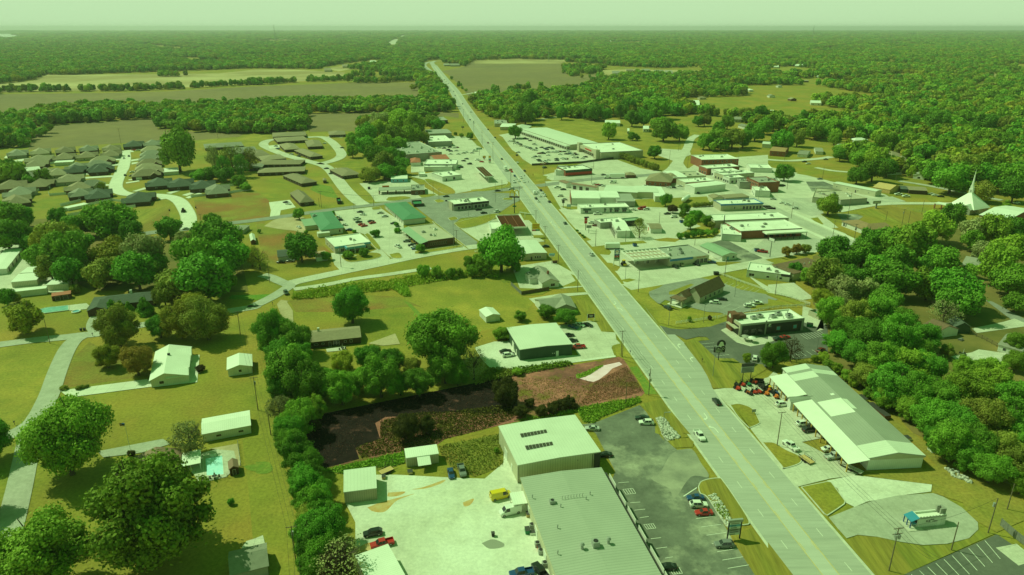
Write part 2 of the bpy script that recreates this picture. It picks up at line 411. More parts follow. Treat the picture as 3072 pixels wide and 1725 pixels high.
def fix_normals_up(o):
    for p in o.data.polygons:
        if p.normal.z<-0.1:p.flip()
    o.data.update()
def island(spec,m=G_LAWN,kerb=True,h=0.12,sm=True,name='traffic_island'):
    pts=pts_of(spec)
    if sm:pts=smooth(pts+[pts[0]],4)[:-1]
    if sum(pts[i-1].cross(pts[i])for i in range(len(pts)))<0:pts.reverse()
    c=sum(pts,Vector((0,0)))/len(pts)
    n=len(pts)
    inn=[]
    for i in range(n):
        t=(pts[(i+1)%n]-pts[i-1]).normalized();inn.append(pts[i]+Vector((-t.y,t.x))*0.28)
    z0,z1=0.05,0.19+h
    b=MB()
    for i in range(n):
        j=(i+1)%n
        b.poly([(pts[i].x,pts[i].y,z0),(pts[j].x,pts[j].y,z0),(pts[j].x,pts[j].y,z1),(pts[i].x,pts[i].y,z1)])
        b.poly([(pts[i].x,pts[i].y,z1),(pts[j].x,pts[j].y,z1),(inn[j].x,inn[j].y,z1),(inn[i].x,inn[i].y,z1)])
    o=b.obj(name,KERB);tag(o,kind='structure')
    g=MB();g.poly([(p.x,p.y,z1-0.02)for p in inn]);go=g.obj('island_grass',m,o);fix_up(go)
    POLYS.append(np.array([(p.x,p.y)for p in pts]))
    return o
gm=MB()
rings=[0,150,400,900,2000,5000,12000,32000]
gseg=48
for i in range(len(rings)-1):
    for k in range(gseg):
        a0,a1=2*math.pi*k/gseg,2*math.pi*(k+1)/gseg
        q=[(rings[i]*math.cos(a0),rings[i]*math.sin(a0),0),(rings[i+1]*math.cos(a0),rings[i+1]*math.sin(a0),0),
             (rings[i+1]*math.cos(a1),rings[i+1]*math.sin(a1),0),(rings[i]*math.cos(a1),rings[i]*math.sin(a1),0)]
        gm.poly(q if i else[q[0],q[1],q[2]])
tag(gm.obj('ground',G_LAWN),kind='structure')
g=ground
# --- lawns and pastures around the lots
g('lawn','c0 0,480 560,420 620,470 400,980 200,1300 0,1330',G_GOLD)
g('lawn','c0 700,620 900,420 1500,760 630,890',G_OLIVE)
g('lawn','d0 230,860 400,480 1000,640 1700,700 2500,640 2576,900 d1 300,1420 0,1426 d0 800,1426',G_LAWN)
g('lawn','c1 330,60 1600,0 2250,60 2450,280 1700,560 560,600 380,300',G_LAWN)
g('pasture','b1 1530,1190 2400,1110 2576,1230 b2 0,1180 90,1300 250,1330 c2 0,300 c1 2400,290 2100,330 1800,300 1480,20',G_GOLD)
g('lawn','b1 330,1340 1080,1290 1440,1310 1700,1426 c1 1600,60 900,120 400,120',G_OLIVE)
g('lawn','c0 700,1100 2400,900 2576,1100 d0 2576,60 2000,0 1000,150 c0 1000,1200',G_LAWN)
g('verge','d0 2440,60 2576,20 d1 240,60 420,1000 500,1426 0,1426 d0 2500,560',G_GOLD)
g('verge','c1 0,760 130,720 220,1100 260,1426 d1 200,60 0,40',G_GOLD)
g('vacant_lot','b0 2000,560 1950,330 2080,300 2576,240 b1 130,340 140,500 0,530 b0 2576,545',G_OLIVE)
g('vacant_lot','b0 1230,470 1720,390 1700,500 1740,610 1500,670 1300,600',G_MOWN)
g('lawn','b0 220,380 500,240 700,320 560,460 350,520 200,430',G_LAWN)
g('lawn','b0 1250,200 1400,180 1480,260 1310,250',G_LAWN)
g('lawn','b1 0,120 260,80 620,180 780,200 830,330 850,400 640,420 370,300 130,340 0,240',G_BRIGHT if False else G_LAWN)
g('lawn','b1 600,170 760,200 830,320 700,300 540,230',G_WEED)
g('lawn','a0 1960,1140 2576,1080 a1 520,1080 870,1040 880,1110 640,1110 170,1130 60,1170 120,1260 0,1240 a0 2576,1230 2040,1240',G_GOLD)
g('lawn','a1 150,1160 600,1120 760,1160 830,1230 800,1300 700,1350 500,1340 200,1230',G_GOLD)
g('lawn','b1 800,110 1040,90 1200,60 1000,170 1140,250 1200,360 1110,355 960,240 850,150',G_GOLD)
g('lawn','b1 160,1110 340,1140 860,1030 790,990 620,920 300,980 150,1010',G_LAWN)
g('lawn','b1 0,560 90,550 80,610 330,640 470,650 640,760 760,870 700,900 300,980 60,960',G_OLIVE)
g('field_edge','a2 200,960 440,910 1350,1010 1700,1210 1640,1250 1250,1190 800,1160 400,1040 230,1010',G_GOLD)
g('lawn','a2 1700,930 1760,1000 1880,1030 1800,1270 1700,1230',G_GOLD)
# --- brown crop fields
g('ploughed_field','a0 380,1005 1280,940 1560,915 1590,1030 1800,1050 2450,1085 2400,1110 2000,1140 1600,1180 1300,1165 960,1190 280,1240 330,1120',FIELD,mask=True)
g('ploughed_field','a0 -300,690 0,680 1250,665 1700,650 2576,600 a1 0,600 1000,565 1640,560 1690,780 1200,775 300,790 a0 2576,790 1700,830 1250,830 560,860 300,920 100,960 -300,980',FIELD)
g('stubble_field','a0 330,545 440,485 1500,480 2200,470 2576,430 a1 0,430 340,430 900,460 860,520 300,560 a0 2576,570 1900,610 1000,640 0,660 -300,665 -300,600',FIELD2)
g('ploughed_field','a1 420,880 1000,865 1800,860 2040,870 2040,920 1900,900 1100,950 1000,1050 550,1060 480,990',FIELD)
g('ploughed_field','a1 1860,450 2100,400 2200,340 2576,330 a2 0,325 540,335 500,420 580,500 850,470 900,530 700,640 480,660 250,690 0,700 a1 2500,715 2150,720 2060,600 1930,480',FIELD)
g('stubble_field','a1 2200,345 2576,325 a2 0,322 560,338 520,372 0,372 a1 2200,372',FIELD2)
g('stubble_field','a3 680,515 1430,475 1600,520 1480,530 1100,530 800,540',FIELD2)
g('stubble_field','a0 1080,265 1230,250 1460,252 1440,266',FIELD2)
g('stubble_field','a1 0,138 250,132 700,140 600,150 0,152',FIELD2)
g('stubble_field','a2 1030,246 1260,238 1280,248 1180,256',FIELD2)
g('stubble_field','a3 1190,172 1390,178 1330,194 1200,184',FIELD2)
g('stubble_field','a3 2240,470 2330,470 2300,560 2230,555',FIELD2)
g('stubble_field','a3 2420,465 2560,458 2540,500 2420,510',FIELD2)
g('stubble_field','a2 2110,345 2280,340 2260,365 2120,365',FIELD2)
g('stubble_field','a3 40,340 330,330 260,355 60,355',FIELD2)
g('pasture','a3 0,420 220,400 560,440 520,480 180,500 0,470',G_GOLD)
g('pasture','a3 1190,350 1290,345 1280,375 1190,370',G_GOLD)
g('stubble_field','a2 900,440 1120,430 1880,440 1830,480 1200,470 1040,550 930,550 880,490',FIELD2)
g('pasture','a1 700,420 1050,370 1240,340 1280,370 1050,410 830,450',FIELD2)
g('pasture','a3 2050,580 2200,560 2180,650 2060,660',G_GOLD)
g('stubble_field','a2 950,150 1340,150 1280,180 1000,170',G_GOLD)
g('river','a0 -900,58 120,60 130,80 230,104 100,122 0,112 -900,112',mat('hazy_river_water',(0.55,0.58,0.52),rough=0.25))
# --- big paved town area right of the highway
g('town_paving','b2 330,150 560,540 770,770 900,900 1070,1090 1150,1210 1480,1160 1860,1110 2100,1040 2400,980 b3 0,930 500,860 920,790 640,560 450,420 700,460 900,420 1000,380 1300,350 1180,280 640,150 280,60 0,0 a2 2576,1290 1900,1340 1780,1426 b2 1500,60 900,110',CONC,'l')
g('town_paving','b2 420,60 560,10 a2 800,1350 1060,1340 1300,1426 b2 1560,60 900,100 400,140 290,90',CONC,'l')
g('parking_lot','a2 110,1050 300,1090 680,1230 930,1310 1080,1322 700,1372 200,1392 110,1335 60,1280 0,1240 a1 2576,1240 2480,1110 2440,1090',CONC,'l')
g('side_street_paving','a2 1400,1220 1700,1240 1780,1215 1800,1290 1690,1330 1760,1426 b2 2000,0 1950,60 1500,60 a2 1560,1426 1620,1350 1480,1300',CONC,'l')
g('parking_lot','b2 1470,70 1750,180 1980,240 1900,250 1560,230 1440,200',LOTG,'l')
g('parking_lot','b2 430,30 760,80 1150,70 1480,80 900,110 420,140',LOTG,'l')
g('parking_lot','b2 470,430 680,420 1200,470 1560,440 1800,520 1900,620 1650,700 1100,720 800,690 620,590',CONC,'l')
g('parking_lot','b3 120,320 500,310 560,470 440,500 240,430',LOTD if False else LOTG,'l')
g('parking_lot','b3 380,150 560,150 760,230 560,250 440,250',LOTD,'l')
g('parking_lot','b3 960,330 1250,300 1390,350 1180,370 1000,400',LOTG,'l')
g('parking_lot','b3 690,470 900,480 960,500 880,560 740,540',LOTD,'l')
g('dark_lot','b2 1900,790 2140,730 2520,920 2480,950 2300,980 2060,940 1960,860',LOTD,'l')
g('parking_lot','b3 0,700 380,690 560,740 640,760 540,840 300,870 0,920 b2 2380,860',LOTG,'l')
g('grass_patch','b2 1240,330 1520,320 1960,300 2010,390 1700,420 1240,400',G_GOLD,'l')
g('grass_patch','b2 1680,500 1880,440 2060,560 2100,660 2020,720 1820,730 1640,700 1760,640 1900,600',G_GOLD,'l')
g('grass_patch','b2 780,810 940,790 1000,860 980,890 840,880',G_LAWN,'l')
g('grass_patch','b2 905,965 1000,970 1090,1010 1060,1050 980,1050',G_LAWN,'l')
g('grass_patch','b2 640,640 740,700 800,740 740,750 660,680',G_LAWN,'l')
g('grass_patch','b2 1070,1145 1180,1125 1250,1140 1160,1165',G_LAWN,'l')
g('grass_patch','b2 1000,770 1320,745 1360,770 1100,790',G_LAWN,'l')
g('grass_patch','b2 1420,735 1560,715 1700,730 1640,760 1480,750',G_LAWN,'l')
g('grass_patch','b2 1880,880 2050,960 2300,960 2260,1000 2080,1000',G_LAWN,'l')
g('grass_patch','b2 490,400 690,400 700,430 560,430',G_GOLD,'l')
g('grass_patch','b2 210,60 360,100 300,160 250,150',G_GOLD,'l')
g('church_lawn','b3 850,460 1200,390 1620,490 1600,570 1480,610 1250,560 1000,490',G_MOWN,'l')
g('grass_patch','b3 640,620 700,615 960,690 900,720',G_LAWN,'l')
g('grass_patch','b3 1590,320 1780,300 1960,290 1850,350 1640,355',G_GOLD,'l')
g('grass_patch','b3 280,70 540,20 800,90 640,115 400,90',G_LAWN,'l')
g('grass_patch','a3 500,1360 800,1330 830,1420 600,1420 b3 480,20',G_LAWN,'l')
g('grass_patch','b3 430,520 500,510 560,580 520,590',G_LAWN,'l')
# --- centre-left commercial lots
g('parking_lot','b1 780,450 1230,400 1330,470 1480,560 1490,640 1560,760 1640,880 1480,920 1340,905 1250,820 1090,680 1000,655 900,630',CONC,'l')
g('dirt_lot','b1 80,600 200,530 380,510 490,520 500,660 380,645 240,630',TANDIRT,'l',sm=True)
g('driveway','b1 130,360 340,335 400,410 250,440 240,490 140,505 150,440',CONCW,'l')
g('driveway','b1 750,870 1150,860 1250,820 1350,925 1250,990 870,1065 790,990',CONC,'l')
g('restaurant_lot','b1 1560,350 1800,310 2320,260 2576,270 b2 30,270 100,330 0,380 b1 2440,470 2250,500 2060,520 1990,580 2230,760 2200,810 2110,800 1780,540 1560,370',STREET,'l')
g('drive_in_lot','b1 1040,170 1230,150 1560,130 1840,290 1620,330 1400,350 1200,355 1160,290',CONC,'l')
g('station_lot','b1 1560,100 1850,40 2220,10 2460,30 2540,170 2000,275 1840,190 1680,130',CONC,'l')
g('station_lot','b1 2060,625 2370,540 2576,490 b2 100,470 330,700 260,740 b1 2576,760 2260,760 2200,720',CONC,'l')
g('parking_lot','a1 1780,1180 2210,1190 2320,1240 2440,1400 b1 2460,30 2100,30 1560,60 a1 1560,1400 1700,1330 1850,1290',CONC,'l')
g('parking_lot','a1 1930,1100 2140,1110 2220,1190 2000,1200',CONC,'l')
g('yard','b2 0,1010 400,950 620,1070 720,1210 480,1230 80,1230',CONC,'l')
g('grass_patch','b2 590,1080 660,1110 720,1200 540,1210 420,1230 300,1290 90,1300 0,1220 300,1230 520,1200 640,1150',G_GOLD,'l')
g('lawn_front','c2 630,0 800,0 1020,320 900,325 840,250 680,90',G_MOWN,'l')
g('driveway','b2 170,1330 480,1280 760,1265 780,1285 500,1310 270,1340 440,1400 280,1426',CONC,'l')
g('station_grass','b2 60,430 180,450 220,490 210,540 120,540',G_GOLD,'l')
g('grass_patch','b2 210,690 320,690 340,720 220,720',G_GOLD,'l')
for s in('b1 1330,310 1490,300 1560,320 1400,345 1310,340','b1 1630,290 1770,275 1810,290 1680,315','b1 1690,130 1760,130 1960,210 2005,270 1880,270 1740,180','b1 2160,235 2480,205 2540,150 2560,200 2350,245 2180,250',
          'b1 850,900 930,870 1220,870 1240,920 960,965 870,930','b1 1340,885 1440,870 1470,920 1370,922','b1 1595,855 2040,795 2056,815 1640,880','b1 1990,570 2300,490 2440,480 2320,570 2080,625','b1 1090,685 1140,680 1255,815 1205,825',
          'b1 1790,340 1850,330 1900,350 1830,365','b1 1930,520 2000,505 2030,530 1960,545','b1 1800,560 2110,800 2090,808 1790,572','b1 2490,320 2576,315 2576,335 2490,335','b1 1160,415 1230,405 1260,425 1180,437','b1 2200,850 2330,835 2320,855 2215,862'):
    island(s,G_GOLD if random.random()<.5 else G_LAWN)
# --- business lots beside the highway, foreground
g('gravel_yard','c2 -60,420 0,395 60,420 150,560 700,560 1040,560 1045,575 560,640 0,705 c1 2500,725 2350,680 2270,600 2200,480 2400,420',GRAV,'l')
g('concrete_apron','c2 470,260 780,210 850,230 900,320 1040,330 1050,400 1090,440 1000,480 1030,560 700,600 600,450',CONC,'l')
g('grass_patch','c2 1000,465 1060,445 1110,440 1180,540 1240,640 1130,600 1050,560 1040,500',G_GOLD,'l')
g('clay_parcel','c1 455,1188 2540,770 c2 50,745 820,620 1090,570 1110,580 1180,680 1335,935 1300,970 660,1085 600,1110 0,1235 c1 2500,1250 1900,1400 d1 1830,110 1500,180 640,370 550,130',CLAY,'g')
g('parcel_painted_shade','c1 455,1190 2560,765 c2 30,850 60,1080 0,1120 c1 2400,1150 2000,1130 1300,1180 1200,1240 d1 1250,60 1000,150 1040,260 640,368 540,120',PAINTED_SHADE,'g')  # patch of painted tree shade over the parcel's left part
g('parcel_path_slab','c2 675,790 740,775 860,700 920,660 1080,625 1110,650 1010,690 960,740 880,800 820,825 760,815',PINKSLAB,'g')
g('weedy_strip','c2 640,750 700,745 900,655 920,665 780,755 680,790 650,790',G_WEED)
g('weedy_strip','c2 0,1236 600,1110 700,1085 1000,1030 1280,985 1300,1030 900,1180 820,1245 720,1230 660,1130 c2 300,1200 0,1260',G_WEED)
g('weedy_strip','c2 1180,680 1260,665 1350,800 1470,950 1340,950 1300,850',G_WEED)
g('weedy_strip','d1 650,380 1500,190 1500,300 1400,330 1100,360 880,410',G_WEED)
g('weedy_strip','d1 1840,130 2490,0 2490,200 2480,330 2200,440 1960,340 1860,210',G_OLIVE)
g('gravel_yard','d1 900,700 880,420 1260,420 1420,420 2000,450 2300,460 2490,300 2500,60 2576,60 d2 120,480 440,1426 480,1900 d1 1450,1900 1200,1426 1000,1180 1000,900',GRAV,'l')
ground('clay_dust_streak','d1 1120,750 1250,700 1400,660 1600,610 1420,680 1300,790 1180,790',RUST,'l',sm=True)
ground('clay_dust_streak','d1 1330,600 1500,590 1440,630 1330,640',RUST,'l',sm=True)
ground('clay_dust_streak','d1 1560,570 1700,540 1900,470 1860,510 1700,560',RUST,'l',sm=True)
ground('clay_dust_streak','d1 2080,700 2190,660 2160,720 2100,740',RUST,'l',sm=True)
ground('clay_dust_streak','d1 960,1180 1160,1100 1180,1200 1010,1230',RUST,'l',sm=True)
ground('gravel_stain','d1 2270,1110 2380,1070 2490,1110 2480,1150 2350,1165',mat('grey_gravel',(0.3,0.3,0.25),rough=.95),'l',sm=True)
g('asphalt_lot','c2 1285,1060 1350,1130 1420,1240 1480,1360 1540,1426 d2 1500,10 1600,120 1660,170 1810,160 1900,300 1990,470 1870,520 1860,580 1990,640 2100,860 2230,1100 2440,1426 2700,1900 1800,1900 1520,1426 1000,480 1040,390 840,0 c2 700,1255 830,1240',LOTD,'l')
g('pale_dusty_apron','d2 1660,175 1810,165 1900,300 1980,440 1800,440 1640,660 1580,560 1400,460 1500,380 1580,240',mat('dusty_asphalt',(0.40,0.38,0.30),(0.22,0.22,0.18),0.12,.9,detail=8),'l',sm=True)
g('lot_verge','c2 1290,1050 1500,1000 1800,1360 d2 1720,0 1830,90 1820,140 1640,150 1600,110 1500,20 1440,0 c2 1440,1210 1390,1150',G_MOWN,'l')
g('stone_bed','c2 1440,1190 1500,1170 1560,1260 1700,1380 d2 1700,40 1560,80 1500,10 c2 1500,1330',mat('pale_pebbles',(0.52,0.49,0.41),(0.30,0.27,0.20),1.2,.95,bump=1.0,bscale=4,detail=9),'l')
island('d2 1870,540 1900,490 1990,462 2090,455 2130,490 2250,660 2390,890 2340,930 2290,930 2180,960 2080,830 1960,650 1890,610',G_MOWN)
g('stone_bed','d2 1960,630 2040,600 2200,840 2200,880 2290,930 2180,970 2080,840',mat('pale_pebbles',(0.5,0.5,0.5)),'m')
g('lot_verge','d2 2210,1040 2420,950 2576,1180 d3 0,1100 250,1426 300,1600 d2 2440,1426',G_MOWN,'l')
g('shop_lot','c2 2020,905 2300,870 2576,780 c3 60,720 860,1330 d3 340,90 960,400 850,430 620,460 300,540 60,270 c2 2400,1300',CONC,'l')
g('gravel_patch','d3 590,480 860,425 1000,440 1650,520 1640,590 1400,620 1000,690 870,745 760,690 700,560',GRAV,'l')
g('bare_grass','d3 970,420 1700,330 1400,30 1460,0 1600,120 1900,330 2300,560 2576,700 2576,880 2300,1000 2050,860 1960,700 1650,600 1660,520 1100,450',G_DRY,'l')
g('bare_grass','c3 400,620 700,680 880,900 1200,1120 1540,1426 1400,1426 1000,1050 780,830',G_DRY,'l')
g('kiosk_lot','d3 610,850 870,745 1060,680 1300,630 1660,605 1760,640 1950,750 2110,900 2115,970 2020,1060 1800,1115 1560,1128 1330,1095 1100,1045 900,1025 790,1060 700,960',LANE,'l')
island('d3 330,545 590,490 640,500 780,690 770,720 700,770 600,835 560,815',G_LAWN,sm=False,name='grass_verge')
g('grass_verge','d3 780,1080 900,1030 1120,1050 1330,1100 1560,1135 1810,1120 2030,1060 2110,980 2210,1000 2290,1010 1400,1410 1370,1460 1100,1460',G_MOWN,'l')
island('d3 -60,95 60,100 180,170 310,230 340,280 300,320 160,360 130,330',G_LAWN,name='grass_verge')
island('c2 2190,1060 2290,1050 2420,1100 2490,1220 2490,1250 2400,1290 2380,1290 2270,1180',G_LAWN,name='grass_verge')
g('striped_lot','d3 1370,1426 2300,1020 2560,1190 2700,1300 2900,1500 2800,1900 1200,1900',LOTK,'l')
g('concrete_pad','d3 2290,1155 2500,1115 2700,1280 2520,1335',CONC,'l')
g('bank_lot','b2 1370,1260 1480,1190 1600,1160 1860,1115 2100,1150 2500,1250 2576,1300 b3 0,1300 100,1340 c3 60,10 0,60 c2 2450,110 2150,150 2100,130 1960,120 1700,50 1540,0 b2 1480,1390 1390,1310',STREET,'l')
g('grass_patch','b2 1180,1225 1330,1190 1480,1180 1525,1190 1480,1220 1380,1260 1370,1300 1450,1370 1560,1426 c2 1500,60 1700,110 2000,160 2150,150 2160,215 2000,270 1800,290 1640,275 1480,230 1330,60 1240,0',G_GOLD,'l')
g('grass_patch','b2 1880,1120 2100,1060 2300,1160 2576,1260 b3 0,1260 420,1390 320,1400 0,1290 b2 2300,1240 2060,1150',G_GOLD,'l')
g('grass_patch','b3 0,1330 300,1400 c3 100,60 0,90 c2 2380,100 2500,40 b3 0,1380',G_GOLD,'l')
g('grass_patch','b2 1580,1260 1800,1180 1830,1190 1650,1290 1580,1290',G_GOLD,'l')
g('concrete_drive','b3 0,1190 260,1170 430,1300 440,1330 340,1345 110,1290 0,1270 b2 2350,1080 2576,1210',CONC,'l')
g('restaurant_lot','c2 1490,260 1600,290 1700,298 1850,290 2000,270 2160,215 2576,200 c3 550,130 600,300 600,560 300,600 140,600 120,590 c2 2560,680 2300,640 2200,590 2050,590 1870,420 1990,405 1960,375 1880,370 1750,400 1640,350 1560,350',LOTK,'l')
g('grass_patch','c2 1730,440 1850,380 1960,378 1990,405 1870,415 2060,590 2230,590 2300,640 2520,650 2560,700 2240,890 2020,890 1960,760 1900,660',G_MOWN,'l')
g('concrete_walk','c2 2100,305 2160,280 2576,400 c3 0,360 80,400 0,440 c2 2400,470 2260,430',CONC,'l')
g('service_yard','c3 350,60 560,130 600,230 480,320 560,300 340,220',CONC,'l')
g('garden_lawn','c3 1700,460 1900,370 2250,460 2300,520 2050,520 1850,580 1900,740 1760,690',G_WEED,'g')
g('pool_deck','c3 1840,570 2050,530 2120,500 2400,540 2340,650 2100,690 1960,650',CONC,'l')
g('right_street','c3 2180,0 2260,20 2576,190 2800,330 2700,330 2500,240',STREET,'l')
g('driveway','c3 2050,290 2380,220 2480,190 2576,230 2576,270 2100,335',CONC,'l')
g('dirt_lawn','c3 1900,100 2180,60 2480,190 2050,290 1940,230',G_DRY,'g')
g('wood_ground','b3 450,900 1100,700 1500,600 1900,560 2576,500 3200,600 c3 3200,700 d3 3000,600 2500,480 2000,330 1650,80 1460,0 c3 1200,1050 880,860 640,640 560,500 600,250 b3 450,1380',WOODFLOOR,'g',mask=False)
g('wood_ground','b0 0,560 480,520 1250,600 1500,670 1600,800 2000,650 2400,800 2500,1260 1500,1260 900,1240 700,1130 300,820 0,780',WOODFLOOR,'g',mask=False)
g('storage_yard','b0 -200,780 240,790 270,880 330,900 340,1000 410,1020 720,1130 700,1260 0,1290 -200,1290',CONC,'l')
g('driveway','c0 605,915 1480,800 1565,870 690,985',CONCW,'l')
g('patio','c0 1900,560 2010,555 1985,830 1560,880 1560,800 1890,760',CONCW,'l')
g('driveway','d0 980,185 1640,60 1720,110 1420,200 1040,245',LANE,'l')
g('pool_deck','d0 1830,290 2000,210 2360,120 2390,110 2420,300 2280,440 2010,505 1960,430',CONC,'l')
g('gravel_strip','d0 2100,160 2390,108 2420,330 2390,330 2355,180',TANDIRT,'l')
g('basketball_slab','c1 1130,440 1400,340 1450,445 1280,462',TANDIRT,'l')
g('patio','c1 705,495 900,470 910,505 715,527',CONC,'l')
g('driveway','c1 210,45 250,0 b1 330,1355 c1 310,20 370,110 380,290 340,420 260,420 270,200',TANDIRT,'l')
g('tarp_covered_pool_deck','c0 690,55 870,35 900,60 870,95 690,110',CONC,'l')
g('watered_lawn','d0 2450,335 2576,310 d1 120,340 80,375 0,385 d0 2500,370',G_WEED,'g',sm=True)
g('watered_lawn','d1 0,290 120,290 170,350 130,400 0,400',G_WEED,'g',sm=True)
g('ditch_grass','b0 2330,1295 2576,1290 b1 200,1280 100,1320 b0 2576,1345 2300,1330',G_BRIGHT,'g')
g('drainage_swale','c1 1480,0 1560,40 1760,240 1700,240 1650,190',G_WEED,'g')
g('house_slab','d0 2480,1090 2576,1060 d1 70,1030 90,1110 d0 2480,1180 2430,1160',CONC,'l')
for s in('b0 1330,250 1450,212 1490,222 1370,252','b0 1670,268 1790,234 1830,238 1720,275','b0 1830,288 1960,246 2000,255 1880,296','b0 1865,312 2000,264 2040,275 1900,322','b0 780,68 880,66 900,80 800,92','b0 480,98 560,96 570,110 490,112','b0 180,135 310,128 320,150 200,160','b0 1590,312 1720,300 1740,318 1610,334','b0 1265,160 1400,138 1405,150 1270,172','b0 1290,130 1400,118 1400,128 1300,140','a0 1320,1340 1395,1330 1395,1345 1320,1358','a0 1325,1370 1390,1362 1390,1376 1325,1388','a0 1120,1330 1215,1330 1215,1345 1120,1345','a0 1120,1385 1205,1378 1205,1396 1125,1404','a0 60,1300 140,1300 130,1325 40,1325','a0 1230,1250 1330,1240 1350,1262 1240,1268','b0 1040,180 1120,178 1115,192 1040,196','b1 800,10 860,40 880,112 840,108 800,60','a1 120,1200 230,1190 250,1215 140,1230'):g('driveway',s,CONCW,'l')
# --- roads
HX0,HXS=94.24,-0.15225
def hw(y,off=0.0):
    """point on the highway axis at forward distance y, shifted off metres to its right"""
    p=Vector((HX0+HXS*y,y));return p-rn*off
haxis=[hw(y)for y in(60,200,400,600,800)]+pts_of('a1 2238,1020 2155,905 2068,770 1990,640 1905,540 1842,460 1790,390')
HAX=smooth(haxis,8)
near_ax=[hw(y)for y in(60,150,300,450,600,780)]
ribbon('highway',HAX,19.8,ROADM,straight=True)
ribbon('centre_turn_lane',HAX,3.9,ROADC,straight=True,mask=False)
for sgn in(1,-1):
    e=offset_line(HAX,sgn*9.75)
    ribbon('concrete_gutter',e,0.75,KERB,'r',straight=True,mask=False)
ribbon('far_highway','a1 1800,400 1770,365 1800,347 1850,345',16,ROADM)
ribbon('far_highway','a1 1800,470 1730,430 1690,390 1710,365 1770,352',16,ROADM)
ribbon('far_highway','a1 1350,178 1400,140 1430,125',75,CONC)
ribbon('far_highway','a1 1455,108 1480,95 1500,88',90,CONC)
g('turn_lane','c2 1330,60 1480,260 1640,350 1740,440 1920,660 1985,780 2010,880 2140,1070 2040,960 1400,160',ROADM,'r')
STREETS=[
    ('county_road','b0 1100,740 1500,668 1830,635 2050,600 2570,540 b1 380,487 780,432 1240,378 1550,343 2000,290 2576,225 b2 60,205',8.5,STREET,0),
    ('county_road','b2 250,195 600,150 900,118 1300,92 1560,66',9,STREET,0.3),
    ('frontage_road','b1 330,1185 440,1150 860,1060 1200,990 1600,905 2000,835 2300,795 b2 100,760 300,735',8,CONC,0),
    ('service_road','b1 380,1235 700,1190 1000,1130 1300,1090 1580,1048 1760,1020',4.6,CONC,0),
    ('lane','b1 60,1090 150,1115 250,1160 330,1195 300,1230 170,1310 0,1395 c0 2540,75 2300,112 1900,172 1500,240 1250,290 1000,340 830,355 620,380 350,405 0,450 -300,480',6.2,LANE,0),
    ('lane','c0 830,362 740,415 670,510 610,640 560,770 505,930 420,1110 350,1230 d0 290,100 245,320 200,530 140,780 60,1080 -40,1426 -200,1900',6.6,LANE,0),
    ('lane','c0 370,1190 290,1260 200,1315 80,1365 -200,1420',6.0,LANE,0),
    ('driveway','c0 1000,330 960,250 1010,140 1060,110',7.0,LANE,0),
    ('subdivision_street','a0 1255,1250 1262,1330 1240,1426 b0 1210,70 1165,190 1200,250 1300,280 1500,285 1690,302 1800,345 1865,430 1900,520 1890,625',9,CONCW,0.5),
    ('subdivision_street','b0 1180,95 1000,105 820,118',7,CONCW,0.4),
    ('subdivision_street','a0 330,1330 200,1345 80,1400 b0 0,60 -100,100',9,CONCW,0.4),
    ('duplex_street','b1 1080,385 1000,330 900,230 830,140 760,50 700,0 a1 620,1380 500,1350 320,1300 150,1235 75,1185 150,1140 380,1125 640,1110 740,1145 820,1220 860,1290 800,1340 640,1385',9,CONC,0.5),
    ('duplex_street','a1 690,1120 780,1108 880,1112',8,CONC,0.3),
    ('main_street','a2 2000,1426 b2 2110,150 2250,230 2430,340 2576,420 b3 0,400 140,470 420,600 650,700 800,770 920,830',10,LOTG,0.5),
    ('side_street','b2 1150,1215 1480,1160 1860,1090 2100,1040 2400,985 2576,950',9,CONC,0),
    ('side_street','b3 1320,145 1600,190 2000,270 2350,340',6,LANE,0),
    ('side_street','a3 -100,1330 200,1350 500,1330 640,1310',8,CONC,0),
    ('side_street','b3 700,450 900,410 1100,380 1400,370 1900,375',7,CONC,0),
    ('cross_street','a2 1660,1426 1690,1330 1760,1230 1800,1130 1870,1090',9,CONC,0),
    ('side_street','b3 480,10 640,40 800,55',6,CONC,0),
    ('side_street','a1 2030,690 2110,680 2190,665',6,CONC,0),
    ('side_street','a2 270,935 440,910',6,CONC,0),
    ('farm_track','a3 1430,478 1480,505 1600,525',12,CONCW,0),
]
for nm,s,w,m,k in STREETS:ribbon(nm,s,w,m,kerb=k)
for off in(8.2,-8.2):
    ribbon('pavement',offset_line(smooth(pts_of('b3 140,470 420,600 650,700 800,770 920,830')),off),3.5,CONCW,straight=True)
# --- painted markings
def strip(b,p,q,w):
    t=(q-p).normalized();n=Vector((-t.y,t.x))*w/2
    b.poly([(p.x-n.x,p.y-n.y,0),(q.x-n.x,q.y-n.y,0),(q.x+n.x,q.y+n.y,0),(p.x+n.x,p.y+n.y,0)])
ZM=znext('m')
DASH0=P('c2',1195,400).y
dashes=MB()
first=None
for k in range(-13,44):
    for off in(-5.57,5.57):
        y=DASH0+k*12.19*math.sin(RD)+(0 if off<0 else 2.8)
        b=MB();p=hw(y,off);strip(b,Vector((0,0))-ru*1.55,ru*1.55,0.16)
        if first is None:
            first=tag(b.obj('lane_dash',WHITEP,loc=(p.x,p.y,ZM)),kind='structure');fix_up(first)
        else:inst(first,loc=(p.x,p.y,ZM))
for off in(-1.95,1.95):
    l0=offset_line(HAX,-off);l1=offset_line(HAX,-off+(0.36 if off>0 else-0.36))
    ribbon('yellow_line',l0 if off>0 else l0,0.15,YELLP,'m',straight=True,mask=False)
ya=MB()
for k in range(-13,44):
    for off in(-1.55,1.55):
        p=hw(DASH0+k*12.19,off);strip(ya,p-ru*1.55,p+ru*1.55,0.13)
yo=tag(ya.obj('yellow_dashes',YELLP,loc=(0,0,znext('m'))),kind='stuff');fix_up(yo)
